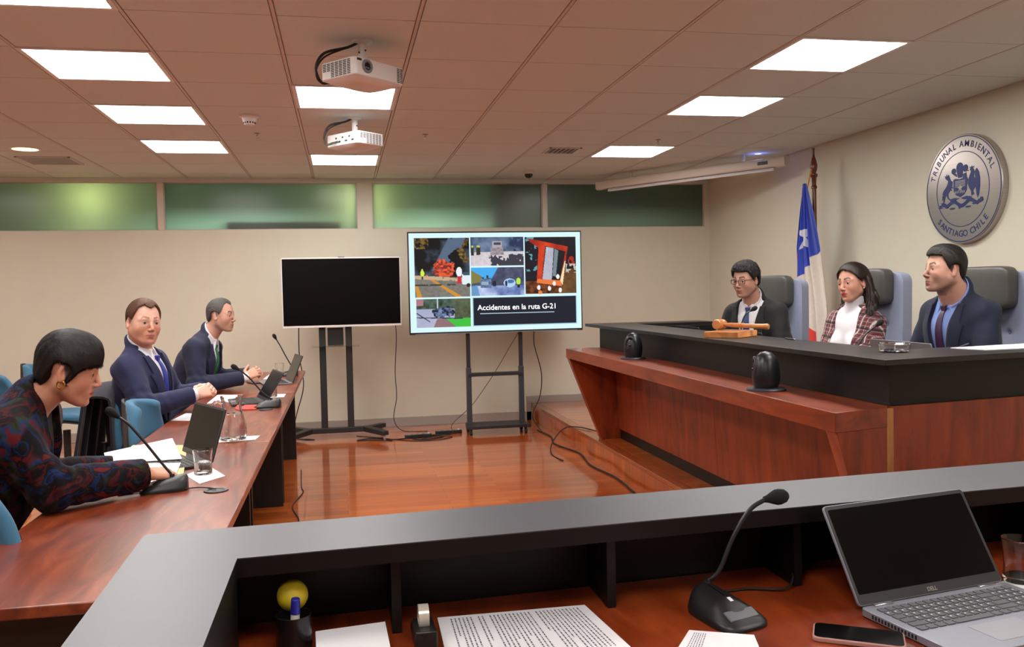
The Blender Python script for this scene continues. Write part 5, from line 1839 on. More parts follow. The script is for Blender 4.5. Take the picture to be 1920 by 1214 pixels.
def mesh_sdf(f, lo, hi, h, B=12):
    lo, hi = np.asarray(lo, float), np.asarray(hi, float)
    nb = np.ceil((hi - lo) / (h * B)).astype(int)
    bi = np.stack(np.meshgrid(*[np.arange(n) for n in nb], indexing='ij'), -1).reshape(-1, 3)
    ctr = lo + (bi + 0.5) * h * B
    d = np.concatenate([f(ctr[i:i + 60000]) for i in range(0, len(ctr), 60000)])
    bi = bi[np.abs(d) < h * B * 0.87 * 1.15 + 0.008]
    g = np.arange(B + 1)
    loc = np.stack(np.meshgrid(g, g, g, indexing='ij'), -1)          # (B+1)^3
    V, K, Q = [], [], []
    n_tot = nb * B + 2
    key = lambda ijk: (ijk[..., 0].astype(np.int64) * n_tot[1] + ijk[..., 1]) * n_tot[2] + ijk[..., 2]
    cor = np.array([(x, y, z) for x in (0, 1) for y in (0, 1) for z in (0, 1)])
    edges = [(a, b) for a in range(8) for b in range(a + 1, 8) if np.abs(cor[a] - cor[b]).sum() == 1]
    for s in range(0, len(bi), 120):
        bb = bi[s:s + 120]
        G = bb[:, None, None, None, :] * B + loc[None]
        S = f((lo + G.reshape(-1, 3) * h)).reshape(len(bb), B + 1, B + 1, B + 1)
        ins = S < 0
        c8 = [ins[:, x:x + B, y:y + B, z:z + B] for x, y, z in cor]
        anyi = np.logical_or.reduce(c8)
        alli = np.logical_and.reduce(c8)
        m = anyi & ~alli
        if not m.any():
            continue
        idx = np.argwhere(m)
        vals = np.stack([S[idx[:, 0], idx[:, 1] + x, idx[:, 2] + y, idx[:, 3] + z] for x, y, z in cor], 1)
        acc = np.zeros((len(idx), 3))
        cnt = np.zeros(len(idx))
        for a, b in edges:
            va, vb = vals[:, a], vals[:, b]
            cr = (va < 0) != (vb < 0)
            t = np.where(cr, va / np.where(cr, va - vb, 1), 0)
            acc += np.where(cr[:, None], cor[a] + t[:, None] * (cor[b] - cor[a]), 0)
            cnt += cr
        gi = bb[idx[:, 0]] * B + idx[:, 1:]
        V.append(lo + (gi + acc / cnt[:, None]) * h)
        K.append(key(gi))
        for ax in range(3):
            sl0 = [slice(None)] + [slice(0, B)] * 3
            sl1 = list(sl0)
            sl1[ax + 1] = slice(1, B + 1)
            A_, B_ = ins[tuple(sl0)], ins[tuple(sl1)]
            e = np.argwhere(A_ != B_)
            if not len(e):
                continue
            fl = A_[e[:, 0], e[:, 1], e[:, 2], e[:, 3]]
            ge = bb[e[:, 0]] * B + e[:, 1:]
            u, w = (ax + 1) % 3, (ax + 2) % 3
            du, dw = np.zeros(3, int), np.zeros(3, int)
            du[u], dw[w] = 1, 1
            q = np.stack([key(ge), key(ge - du), key(ge - du - dw), key(ge - dw)], 1)
            ok = (ge[:, u] > 0) & (ge[:, w] > 0)
            q = np.where(fl[:, None], q, q[:, ::-1])[ok]
            Q.append(q)
    V, K, Q = np.concatenate(V), np.concatenate(K), np.concatenate(Q)
    o = np.argsort(K)
    K, V = K[o], V[o]
    p = np.clip(np.searchsorted(K, Q), 0, len(K) - 1)
    ok = (K[p] == Q).all(1)
    return V, p[ok]


def sdf_obj(name, f, lo, hi, h, mat, parent, col=None, smooth_it=1, post=None):
    V, F = mesh_sdf(f, lo, hi, h)
    used = np.zeros(len(V), bool)
    used[F.ravel()] = True
    remap = np.cumsum(used) - 1
    V, F = V[used], remap[F]
    for _ in range(smooth_it):
        acc = np.zeros_like(V)
        n = np.zeros(len(V))
        for a, b in ((0, 1), (1, 2), (2, 3), (3, 0)):
            np.add.at(acc, F[:, a], V[F[:, b]])
            np.add.at(acc, F[:, b], V[F[:, a]])
            np.add.at(n, F[:, a], 1)
            np.add.at(n, F[:, b], 1)
        V = V * 0.5 + 0.5 * acc / np.maximum(n, 1)[:, None]
    if post is not None:
        V, F = post(V, F)
    me = bpy.data.meshes.new(name)
    np_mesh(me, V, F)
    if col is not None:
        set_col(me, col(V))
    me.polygons.foreach_set('use_smooth', [True] * len(me.polygons))
    me.materials.append(mat)
    o = bpy.data.objects.new(name, me)
    COL.objects.link(o)
    o.parent = parent
    return o


def strands(f, Hc, RH, hs, flow, n, length, width=.0011, seg=4, lift=.0022, seed=1, jit=.25):
    """ribbons of hair laid along the surface f=0; flow(Q) gives the combing direction in the head frame."""
    def post(V, F):
        rs = np.random.RandomState(seed)
        p = V[rs.choice(len(V), n)].copy()

        def grad(p):
            e_ = .0015
            f0 = f(p)
            g = np.stack([f(p + np.eye(3)[k] * e_) - f0 for k in range(3)], 1)
            return f0, g / (np.linalg.norm(g, axis=1)[:, None] + 1e-9)
        f0, nn = grad(p)
        jd = rs.randn(n, 3) * jit
        ln = length * (.6 + .6 * rs.rand(n))[:, None]
        rows = []
        for k in range(seg + 1):
            Q = (p - Hc) @ RH / hs
            t_ = (flow(Q) + jd * (1 if k else 1)) @ RH.T
            t_ = t_ - nn * (t_ * nn).sum(1)[:, None]
            t_ = t_ / (np.linalg.norm(t_, axis=1)[:, None] + 1e-9)
            sd = np.cross(nn, t_) * (width * (1 - .75 * (k / seg)))
            off = nn * (.0004 + lift * k / seg)
            rows.append((p + off - sd, p + off + sd))
            p = p + t_ * ln / seg
            f0, n2 = grad(p)
            p = p - n2 * np.clip(f0, -.003, .0022)[:, None]
            nn = nn * .4 + n2 * .6
            nn /= np.linalg.norm(nn, axis=1)[:, None] + 1e-9
        base = len(V)
        VV = np.concatenate([np.concatenate(r) for r in rows])
        FF = []
        ar = np.arange(n)
        for k in range(seg):
            a, b = base + k * 2 * n, base + (k + 1) * 2 * n
            FF.append(np.stack([a + ar, a + n + ar, b + n + ar, b + ar], 1))
        return np.concatenate([V, VV]), np.concatenate([F] + FF)
    return post


def flow_crown(c=(-.045, 0, .115), fwd=.0):
    c = np.array(c)
    return lambda Q: nrm_rows(Q - c) + np.array([fwd, 0, -.25])


def nrm_rows(v):
    return v / (np.linalg.norm(v, axis=1)[:, None] + 1e-9)


def flow_dir(d):
    return lambda Q: np.tile(np.array(d, float), (len(Q), 1)) + np.stack([0 * Q[:, 0], Q[:, 1] * 4, 0 * Q[:, 0]], 1)


_rs = np.random.RandomState(5)
_KW = _rs.randn(14, 3)
_KW /= np.linalg.norm(_KW, axis=1)[:, None]
_PH = _rs.rand(14) * 6.28


def wav(P, freq, n=7, seed=0):
    out = 0
    for i in range(n):
        j = (i + seed) % 14
        out = out + np.sin(P @ (_KW[j] * freq * (0.7 + 0.09 * i)) + _PH[j] + 1.3 * np.sin(P @ (_KW[(j + 5) % 14] * freq * 0.6)))
    return out / n


def rotm(yaw=0, pitch=0, roll=0):
    """columns: forward, left, up. pitch>0 looks down, roll>0 leans to the right ear."""
    cy, sy, cp, sp, cr, sr = math.cos(yaw), math.sin(yaw), math.cos(pitch), math.sin(pitch), math.cos(roll), math.sin(roll)
    Rz = np.array([[cy, -sy, 0], [sy, cy, 0], [0, 0, 1]])
    Ry = np.array([[cp, 0, sp], [0, 1, 0], [-sp, 0, cp]])
    Rx = np.array([[1, 0, 0], [0, cr, -sr], [0, sr, cr]])
    return Rz @ Ry @ Rx


def hwarp(Q):
    A = Q.copy()
    A[:, 1] = np.abs(A[:, 1])
    A[:, 0] = np.where(A[:, 0] > 0, A[:, 0] * 1.10, A[:, 0])
    return A


def head_sdf(Q, o):
    """Q in head frame (x forward, y left, z up), o: options"""
    jw = o.get('jaw', 1.0)
    fw = o.get('face_w', 1.0)
    A = hwarp(Q)
    d = ell(A, V3(-.010, 0, .030), V3(.094, .076, .087))
    d = smin(d, ell(A, V3(.026, 0, -.026), V3(.060, .0655 * fw, .084)), .03)
    d = smin(d, cap(A, (-.006, .050 * jw, -.052), (.056, .022 * jw, -.094), .026, .020), .026)
    d = smin(d, ell(A, V3(.072, 0, -.099), V3(.019, .023 * jw, .016)), .018)
    d = smin(d, cap(A, (.080, .012, .020), (.066, .047, .017), .0085, .008), .016)
    d = smin(d, ell(A, V3(.052, .040 * fw, -.030), V3(.024, .0185, .026)), .030)
    d = smax(d, -ell(A, V3(.101, .032, .001), V3(.019, .019, .013)), .014)
    d = smin(d, ell(A, V3(.0700, .032, .0), V3(.0150, .0150, .0142)), .004)
    # nose
    nl = o.get('nose', 1.0)
    d = smin(d, cap(A, (.084, 0, .010), (.084 + .023 * nl, 0, -.030), .0072, .0098), .012)
    d = smin(d, ell(A, V3(.099, .011, -.036), V3(.010, .0072, .0072)), .006)
    d = smax(d, -ell(A, V3(.105, .0065, -.0455), V3(.005, .0028, .004)), .002)
    # mouth
    d = smin(d, ell(A, V3(.074, 0, -.066), V3(.021, .030, .026)), .018)
    up = cap(A, (.0955, 0, -.0600), (.0835, .0255, -.0645), .0046, .0024)
    lw = cap(A, (.0935, 0, -.0710), (.0825, .023, -.0678), .0054, .0026)
    d = smin(d, up, .004)
    d = smin(d, lw, .004)
    gap = o.get('mouth_open', 0.0)
    d = smax(d, -cap(A, (.101, 0, -.0655), (.088, .0235, -.0657), .0013 + gap, .0008 + gap * .3), .0025)
    d = smax(d, -ell(A, V3(.092, 0, -.086), V3(.008, .016, .006)), .008)
    # eye opening
    op = .85 * o.get('eye_open', 0.0034)
    if op > 0:
        d = smax(d, -ell(A, V3(.087, .0325, -.0008), V3(.012, .0128, op)), .0015)
    # ears
    E = (A - V3(-.010, .0735, -.006)) @ rotm(-0.35, 0.12, 0.12)
    er = ell(E, V3(0, 0.004, 0), V3(.0185, .0085, .0315))
    er = smax(er, -ell(E, V3(.003, .0125, .003), V3(.0105, .0075, .019)), .004)
    er = smin(er, ell(E, V3(-.0, .004, -.024), V3(.009, .0062, .0095)), .004)
    d = smin(d, er, .005)
    return d


def skin_color(Q, o):
    A = hwarp(Q)
    base = np.array(srgb(*o['skin'])[:3])
    c = np.tile(base, (len(Q), 1))

    def bl(mask, col, k=1.0):
        m = np.clip(mask, 0, 1)[:, None] * k
        c[:] = c * (1 - m) + np.array(col) * m
    red = base * np.array([1.0, 0.78, 0.76])
    bl(np.exp(-(((A - V3(.058, .045, -.028)) / .024) ** 2).sum(1)), red, 0.55)
    bl(np.exp(-(((A - V3(.11, 0, -.032)) / .014) ** 2).sum(1)), red, 0.5)
    bl(np.exp(-(((A - V3(-.010, .082, -.006)) / .028) ** 2).sum(1)), red, 0.6)
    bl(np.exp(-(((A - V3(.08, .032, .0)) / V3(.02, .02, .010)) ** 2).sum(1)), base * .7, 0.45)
    st = o.get('beard')
    if st:
        col, dens, moust = st
        n = 0.5 + 0.5 * wav(Q, 900, 6)
        low = np.clip((-.044 - A[:, 2] - 0.9 * np.clip(.045 - A[:, 0], -.2, .07)) / .014, 0, 1)
        jawl = np.clip((-.030 - A[:, 2]) / .02, 0, 1) * np.clip((A[:, 1] - .035) / .012, 0, 1) * np.clip((A[:, 0] + .03) / .02, 0, 1)
        m = np.maximum(low * (A[:, 0] > -.01), jawl)
        ms = np.exp(-(((A - V3(.095, .012, -.050)) / V3(.018, .020, .0062)) ** 2).sum(1) ** 2) * moust
        m = np.maximum(m, ms) * (A[:, 2] > -.135)
        bl(m * dens * (0.75 + 0.25 * n), srgb(*col)[:3])
    lip = np.minimum(cap(A, (.0975, 0, -.0595), (.0855, .0235, -.0648), .0048, .0024), cap(A, (.0955, 0, -.0710), (.0845, .021, -.068), .0054, .0026))
    bl(np.clip((.0022 - lip) / .002, 0, 1) * (A[:, 0] > .075), srgb(*o.get('lip', (176, 98, 88)))[:3], o.get('lip_k', 0.8))
    bl((np.abs(A[:, 2] + .0655) < .0016) * (A[:, 0] > .084) * (A[:, 1] < .023), (.06, .02, .02), 0.8)
    bz = .0265 + .006 * np.clip((A[:, 1] - .012) / .025, 0, 1) - .012 * np.clip((A[:, 1] - .038) / .015, 0, 1)
    bt = .0045 - .002 * np.clip((A[:, 1] - .02) / .03, 0, 1)
    brow = np.clip(1.25 - np.abs(A[:, 2] - bz) / (bt * 1.35 * o.get('brow_t', 1.0)), 0, 1) * ((A[:, 1] > .011) & (A[:, 1] < .05) & (A[:, 0] > .045))
    bl(np.clip(brow * 2.2, 0, 1), srgb(*o['brow'])[:3], 0.88)
    # lash line
    ln = np.exp(-(((A[:, 2] - .0042 * o.get('eye_open', .0036) / .0036) / .0013) ** 2)) * (np.abs(A[:, 1] - .032) < .013) * (A[:, 0] > .07)
    bl(ln, (.02, .012, .01), o.get('lash', 0.6))
    fz = o.get('scalp')
    if fz:
        col, dens, line = fz
        ph = np.degrees(np.arctan2(A[:, 1], A[:, 0] + .01))
        zl = np.interp(ph, *line)
        m = np.clip((A[:, 2] - zl) / .012 + .5, 0, 1) * (A[:, 1] < .0765 + 1)
        bl(m * dens, srgb(*col)[:3])
    return c


class Hand:
    """wrist at origin, fingers along +x, thumb on +y (side=+1) or -y, back of the hand +z"""

    def __init__(self, wrist, fdir, dorsal, side, curl=(25, 30, 20), thumb=(35, 15), spread=1.0, scale=1.0, curls=None):
        x = nrm(fdir)
        z = nrm(np.asarray(dorsal) - x * np.dot(dorsal, x))
        y = np.cross(z, x)
        self.R = np.stack([x, y, z], 1)
        self.o = np.asarray(wrist, float)
        self.side = side
        s = self.s = scale
        self.seg = []
        ys = (.0285, .0100, -.0085, -.0265)
        L = (.072, .080, .074, .058)
        cs = curls or [curl] * 4
        for i in range(4):
            p = np.array([(.088 - .004 * abs(i - 1.3)), ys[i], 0.0])
            a = 0.0
            yaw = math.radians((1.5 - i) * 4 * spread)
            for j, (fr, r1, r2) in enumerate(((.45, .0092, .0083), (.31, .0083, .0076), (.24, .0076, .0066))):
                a += math.radians(cs[i][j])
                l = L[i] * fr
                q = p + l * np.array([math.cos(a) * math.cos(yaw), math.sin(yaw) * math.cos(a), -math.sin(a)])
                k = 0.9 if i == 3 else 1.0
                self.seg.append((p, q, r1 * k, r2 * k, 'f%d' % i))
                p = q
        self.meta = [((0.0, ys[i] * .55, 0), (.086 - .004 * abs(i - 1.3), ys[i], 0.0)) for i in range(4)]
        a0, a1 = math.radians(thumb[0]), math.radians(thumb[1])
        p = np.array([.016, .018, -.008])
        d0 = np.array([math.cos(a0 + .35), math.sin(a0 + .35), -.35])
        q = p + .042 * nrm(d0)
        self.seg.append((p, q, .0135, .0112, 't'))
        d1 = np.array([math.cos(a0 - a1), math.sin(a0 - a1), -.25])
        r = q + .032 * nrm(d1)
        self.seg.append((q, r, .0105, .0095, 't'))
        d2 = np.array([math.cos(a0 - 2 * a1), math.sin(a0 - 2 * a1), -.2])
        self.seg.append((r, r + .024 * nrm(d2), .0095, .0078, 't'))

    def f(self, P):
        Q = (P - self.o) @ self.R / self.s
        if self.side < 0:
            Q = Q * V3(1, -1, 1)
        d = None
        for a, b in self.meta:
            c = cap(Q, a, b, .0155, .0105)
            d = c if d is None else smin(d, c, .014)
        fing = None
        by = {}
        for a, b, r1, r2, nm in self.seg:
            c = cap(Q, a, b, r1, r2)
            by[nm] = c if nm not in by else smin(by[nm], c, .0025)
        for nm in ('f0', 'f1', 'f2', 'f3'):
            fing = by[nm] if fing is None else np.minimum(fing, by[nm])
        d = smin(d, fing, .006)
        d = smin(d, by['t'], .010)
        return d * self.s

    def center(self):
        return self.o + self.R @ V3(.07 * self.s, 0, -0.01)


STYLE_LINE = {
    'short': ([0, 25, 48, 60, 72, 84, 92, 112, 128, 150, 180], [.072, .074, .070, .040, .006, -.022, .030, .024, -.030, -.062, -.066]),
    'receding': ([0, 12, 25, 48, 60, 72, 84, 92, 112, 128, 150, 180], [.080, .086, .096, .080, .040, .008, -.020, .030, .024, -.025, -.056, -.060]),
}


def build_person(label, root, yaw, spec):
    """All numbers in spec are in the person's own frame: x forward, y left, z up from the floor under the pelvis."""
    t = thing('person', label, 'person', root, yaw)
    S = spec
    h = S.get('res', 0.0031)
    P0, Nk = V3(*S['pelvis']), V3(*S['neck'])
    up = nrm(Nk - P0)
    tw = S.get('twist', 0.0)
    left = V3(-math.sin(tw), math.cos(tw), S.get('tilt', 0.0))
    left = nrm(left - up * (left @ up))
    fwd = np.cross(left, up)
    T = np.stack([fwd, left, up], 1)
    L = np.linalg.norm(Nk - P0)
    Hc = V3(*S['head'])
    RH = rotm(*S['look'])
    hs = S.get('head_scale', 1.0)
    sw = S.get('shoulder', 0.165)
    bulk = S.get('bulk', 1.0)
    SH = {s: Nk + T @ V3(-.005, s * sw, -.076) for s in (1, -1)}
    EL = {1: V3(*S['elbow_l']), -1: V3(*S['elbow_r'])}
    WR = {1: V3(*S['wrist_l']), -1: V3(*S['wrist_r'])}
    hands = {}
    for s, k in ((1, 'hand_l'), (-1, 'hand_r')):
        kw = dict(S[k])
        hands[s] = Hand(WR[s], kw.pop('dir'), kw.pop('back'), -s if not kw.pop('flip', False) else s, scale=S.get('hand_scale', 1.0), **kw)

    def tor(P):
        return (P - P0) @ T

    def torso(P, inf=0.0, k=.06):
        q = tor(P)
        q[:, 1] = np.abs(q[:, 1])
        b = bulk
        d = ell(q, V3(-.01, 0, .02), V3(.125, .175 * b, .13))
        d = smin(d, ell(q, V3(.002, 0, L * .40), V3(.115 * b, .150 * b, .20)), k)
        d = smin(d, ell(q, V3(.002, 0, L * .70), V3(.120 * b, .168 * b, .155)), k)
        bust = S.get('bust', 0)
        if bust:
            d = smin(d, ell(q, V3(.085, .075, L * .62), V3(.055, .062, .062)), .04)
        d = smin(d, cap(q, (-.01, .03, L - .045), (-.008, sw, L - .078), .048, .050), .05)
        d = smin(d, cap(q, (-.016, 0.0, L + .016), (-.012, .10, L - .046), .042, .040), .04)
        return d - inf

    def neck(P, inf=0.0):
        a = Nk + T @ V3(-.012, 0, -.03)
        b = Hc + RH @ V3(-.022, 0, -.045) * hs
        r = S.get('neck_r', .055)
        return cap(P, a, b, r + .006 + inf, r + inf)

    def arm(P, s, inf=0.0, cut=False, flare=0.0):
        d = cap(P, SH[s], EL[s], .054 + inf, .042 + inf + flare)
        d2 = cap(P, EL[s], WR[s], .042 + inf + flare, .0285 + inf + flare)
        return smin(d, d2, .02)

    na_ = Nk + T @ V3(-.012, 0, -.03)
    nx_ = nrm(Hc + RH @ V3(-.022, 0, -.045) * hs - na_)
    nf_ = nrm(fwd - nx_ * (fwd @ nx_))

    def naxis(P):
        v = P - na_
        al = v @ nx_
        return np.linalg.norm(v - al[:, None] * nx_, axis=1), al, v @ nf_

    def body(P):
        d = torso(P, -.004)
        d = smin(d, np.minimum(arm(P, 1, -.003), arm(P, -1, -.003)), .03)
        m = ((P - Hc) ** 2).sum(1) < .26 ** 2
        if m.any():
            d[m] = smin(d[m], neck(P[m]), .025)
            hd = head_sdf((P[m] - Hc) @ RH / hs, S) * hs
            d[m] = smin(d[m], hd, .018)
        for s in (1, -1):
            c = hands[s].center()
            m = ((P - c) ** 2).sum(1) < .19 ** 2
            if m.any():
                d[m] = smin(d[m], hands[s].f(P[m]), .012)
        # thighs
        for s in (1, -1):
            d = smin(d, cap(P, (P0[0] + .03, P0[1] + s * .09, P0[2] - .01), (P0[0] + .38, P0[1] + s * .11, P0[2] - .04), .066, .045), .03)
        return d

    def bcol(V):
        c = np.tile(np.array(srgb(*S['skin'])[:3]), (len(V), 1))
        m = ((V - Hc) ** 2).sum(1) < .24 ** 2
        c[m] = skin_color((V[m] - Hc) @ RH / hs, S)
        red = np.array(srgb(*S['skin'])[:3]) * np.array([1.05, .8, .76])
        for s in (1, -1):
            for a, b, r1, r2, nm in hands[s].seg:
                Q = (V - hands[s].o) @ hands[s].R / hands[s].s
                if hands[s].side < 0:
                    Q = Q * V3(1, -1, 1)
                k = np.exp(-((Q - b) ** 2).sum(1) / .010 ** 2)[:, None] * .45
                c = c * (1 - k) + red * k
        return c
    pts = np.array([P0 - .2, Nk, Hc + .16, Hc - .16, *EL.values(), *WR.values(), hands[1].center() + .14, hands[1].center() - .14, hands[-1].center() + .14, hands[-1].center() - .14, P0 + V3(.46, 0, 0), SH[1], SH[-1]])
    lo, hi = pts.min(0) - .09, pts.max(0) + .09
    lo[1] = min(lo[1], P0[1] - .24)
    hi[1] = max(hi[1], P0[1] + .24)
    skin_m = attr_mat('skin', rough=0.52, sss=0.06, bump=0.06, bscale=350)
    bo = sdf_obj('body', body, lo, hi, h, skin_m, t, bcol)
    bo['kind'] = 'thing'

    # ---- eyes
    for s in (1, -1):
        c = Hc + RH @ (V3(.0650, s * .032, 0) * hs)
        g = nrm(RH @ V3(1, S.get('gaze', (0, 0))[0], S.get('gaze', (0, 0))[1]))
        mb = MB().sphere((0, 0, 0), .0124 * hs, 28, 20)
        o_ = mb.build('eye', attr_mat('eyeball', rough=0.12), t)
        n_ = len(o_.data.vertices)
        co_ = np.empty(n_ * 3, np.float32)
        o_.data.vertices.foreach_get('co', co_)
        co_ = co_.reshape(-1, 3)
        ca = (co_ / np.linalg.norm(co_, axis=1)[:, None]) @ g
        col_ = np.tile(np.array(srgb(176, 164, 156)[:3]), (n_, 1))
        col_[ca > math.cos(.56)] = srgb(*S.get('iris', (62, 40, 26)))[:3]
        col_[ca > math.cos(.24)] = (.005, .005, .005)
        set_col(o_.data, col_)
        o_.location = c

    # ---- garments
    fold_k = S.get('fold', .0055)

    def wrinkle(P):
        w = wav(P, 38, 6) * fold_k * .6
        for s in (1, -1):
            ax = nrm(WR[s] - EL[s])
            al = (P - EL[s]) @ ax
            ax2 = nrm(SH[s] - EL[s])
            al2 = (P - EL[s]) @ ax2
            dist = ((P - EL[s]) ** 2).sum(1)
            w = w + fold_k * 1.2 * np.exp(-dist / .11 ** 2) * (np.sin(al * 120 + P[:, 2] * 40) + np.sin(al2 * 105 + P[:, 1] * 30)) * .5
            sd = ((P - SH[s]) ** 2).sum(1)
            w = w + fold_k * .8 * np.exp(-sd / .14 ** 2) * np.sin((P @ (fwd * 55 + up * 50)) * 1.0)
        return w

    vz, vtop = S.get('v_low', .16), L + .02
    vw = S.get('v_w', .078)

    def vhalf(u):
        tt = np.clip((u - vz) / (L - .03 - vz), 0, 1.15)
        return vw * tt ** S.get('v_pow', 0.85) + .004

    cl = S.get('collar_h', .026)

    def jacket(P, solid=False):
        q = tor(P)
        d = torso(P, S.get('j_inf', .018), .07)
        # skirt of the jacket
        d = smin(d, ell(q, V3(-.005, 0, -.0), V3(.145, .195 * bulk, .15)), .05)
        ji = S.get('sleeve', .014)
        for s in (1, -1):
            a = arm(P, s, ji, flare=.004)
            ax = nrm(WR[s] - EL[s])
            end = (P - (WR[s] - ax * S.get('cuff', .012))) @ ax
            near = ((P - WR[s]) ** 2).sum(1) < .02
            a = np.where(near, smax(a, end, .006), a)
            a = np.where(near & (end > 0), np.maximum(a, end), a)
            d = smin(d, a, .028)
        d = d - wrinkle(P)
        # stand of the collar at the nape
        rho, al, fc = naxis(P)
        nr_ = S.get('neck_r', .055)
        ring = np.sqrt((rho - nr_ - .0165) ** 2 * .9 + ((al - (.030 + cl * .5 - .60 * fc)) * .42) ** 2) - .0105
        d = smin(d, np.where(fc < .055, ring, .1), .012)
        nk = rho - nr_ - .008
        d = np.maximum(d, -np.maximum(nk, L - .05 - q[:, 2]))
        wd = np.maximum(np.maximum(np.abs(q[:, 1] - S.get('v_off', 0)) - vhalf(q[:, 2]), vz - q[:, 2]), -q[:, 0] + .012)
        wd = np.maximum(wd, q[:, 0] - .19)
        if not solid:
            d = smax(d, -wd, .003)
        d = np.maximum(d, -.09 - q[:, 2])
        return d
    jm = S['jacket_mat']
    lo2, hi2 = pts.min(0) - .11, pts.max(0) + .11
    lo2[2] = P0[2] - .14
    hi2[2] = Nk[2] + .11
    lo2[1] = min(lo2[1], P0[1] - .26)
    hi2[1] = max(hi2[1], P0[1] + .26)
    sdf_obj('jacket', jacket, lo2, hi2, h, jm, t, None, 1)

    uc = L + .012 + cl

    def shirt(P):
        q = tor(P)
        d = torso(P, .004, .06) - wav(P, 45, 5) * .0012
        for s in (1, -1):
            a = arm(P, s, .0055)
            ax = nrm(WR[s] - EL[s])
            end = (P - (WR[s] + ax * S.get('shirt_cuff', .006))) @ ax
            a = np.where(((P - WR[s]) ** 2).sum(1) < .02, np.maximum(a, end), a)
            d = smin(d, a, .02)
        if S.get('turtleneck'):
            a_ = Nk + T @ V3(-.012, 0, -.02)
            b_ = Hc + RH @ V3(-.020, 0, -.060) * hs
            ax = nrm(b_ - a_)
            al = (P - a_) @ ax
            tn = cap(P, a_, b_, S.get('neck_r', .055) + .012, S.get('neck_r', .055) + .008) - .0015 * np.sin(al * 90)
            tn = np.maximum(tn, al - (np.linalg.norm(b_ - a_) - .018))
            d = smin(d, tn, .012)
        elif S.get('collar', True):
            nr = S.get('neck_r', .055) + .006
            rho, al, fc = naxis(P)
            hh = .040 + cl - .50 * fc
            rr = nr + .003 + np.clip((hh - al), 0, .06) * .22
            col = np.maximum(np.abs(rho - rr) - .0038, np.maximum(al - hh - .010, hh - .052 - al))
            front = (np.abs(q[:, 1]) < .006 + np.clip(hh - al + .01, 0, .1) * .35) & (fc > .02)
            col = np.where(front, .02, col)
            pt = None
            for s in (1, -1):
                a_, b_ = V3(.052, s * .018, L - .012 + cl * .6), V3(.084, s * .046, L - .058)
                c_ = cap(q, a_, b_, .010, .004)
                c_ = np.maximum(c_, 0) if False else c_
                pt = c_ if pt is None else np.minimum(pt, c_)
            d = smin(d, col, .003)
            if S.get('points', True):
                d = smin(d, pt, .006)
        d = np.maximum(d, -.02 - q[:, 2])
        return d
    if S.get('shirt_mat'):
        sdf_obj('sweater' if S.get('turtleneck') else 'shirt', shirt, lo2, hi2 + V3(0, 0, .06), h, S['shirt_mat'], t, None, 1)

    def drape(fn, s_, u_, off=.0):
        """front surface of fn at torso coords (s,u) by marching inwards"""
        s_, u_ = np.asarray(s_, float), np.asarray(u_, float)
        fx = np.full(s_.shape, .24)
        for _ in range(26):
            q = np.stack([fx, s_, u_], -1)
            dd = fn((P0 + q.reshape(-1, 3) @ T.T)).reshape(s_.shape)
            fx = fx - np.clip(dd, -.05, .05) * .8
        fx = fx + off
        return P0 + np.stack([fx, s_, u_], -1) @ T.T

    def strip(name, fn, s_, u_, off, th, mat, sub=0):
        G_ = drape(fn, s_, u_, off)
        n0, n1 = G_.shape[:2]
        me_ = bpy.data.meshes.new(name)
        idx_ = np.arange(n0 * n1).reshape(n0, n1)
        F_q = np.stack([idx_[:-1, :-1], idx_[1:, :-1], idx_[1:, 1:], idx_[:-1, 1:]], -1).reshape(-1, 4)
        np_mesh(me_, G_, F_q)
        me_.polygons.foreach_set('use_smooth', [True] * len(me_.polygons))
        me_.materials.append(mat)
        oo = bpy.data.objects.new(name, me_)
        COL.objects.link(oo)
        oo.parent = t
        md_ = oo.modifiers.new('thick', 'SOLIDIFY')
        md_.thickness = th
        md_.offset = 0
        return oo

    sfront = lambda P: torso(P, .004, .06)
    jfront = lambda P: torso(P, S.get('j_inf', .018), .07) - wrinkle(P)
    if S.get('tie_mat'):
        nv, nu_ = 9, 50
        ut = np.linspace(L - .04, max(vz - .03, .05), nu_)
        ww = np.interp(ut, [0, .15, L - .09, L - .045], [.042, .040, .019, .012])
        sv = np.linspace(-1, 1, nv)
        s_ = ww[:, None] * sv[None, :] + S.get('tie_off', 0)
        u_ = np.repeat(ut[:, None], nv, 1)
        strip('tie', sfront, s_, u_, .006, .005, S['tie_mat'])
        kn = drape(sfront, np.array([[S.get('tie_off', 0)]]), np.array([[L - .034]]), .010)[0, 0]
        kb = MB()
        Mk = Matrix([[fwd[0], left[0], up[0], kn[0]], [fwd[1], left[1], up[1], kn[1]], [fwd[2], left[2], up[2], kn[2]], [0, 0, 0, 1]])
        pr_ = [(-.008, -.012, -.018), (.010, -.012, -.018), (.010, .012, -.018), (-.008, .012, -.018), (-.010, -.020, .018), (.006, -.020, .018), (.006, .020, .018), (-.010, .020, .018)]
        kb.hexa([Mk @ Vector(p) for p in pr_])
        kb.build('tie_knot', S['tie_mat'], t, bevel=.005, segs=3)
    if S.get('lapel', True):
        for s in (1, -1):
            nu_, nv = 46, 8
            ut = np.linspace(L - .01, vz + .005, nu_)
            lw = np.interp(ut, [vz, vz + .05, L - .13, L - .105, L - .10, L - .01], [.012, .036, .064, .066, .046, .034]) * S.get('lapel_w', 1.0)
            inner = vhalf(ut) - .003
            sv = np.linspace(0, 1, nv)
            s_ = s * (inner[:, None] + lw[:, None] * sv[None, :]) + S.get('v_off', 0)
            u_ = np.repeat(ut[:, None], nv, 1)
            strip('lapel', jfront, s_, u_, .0065, .005, S.get('lapel_mat', jm))
    # ---- trousers and shoes
    tm = S.get('trouser_mat', jm)
    kz = S.get('knee_z', .50)
    K_, A_, F2 = {}, {}, {}
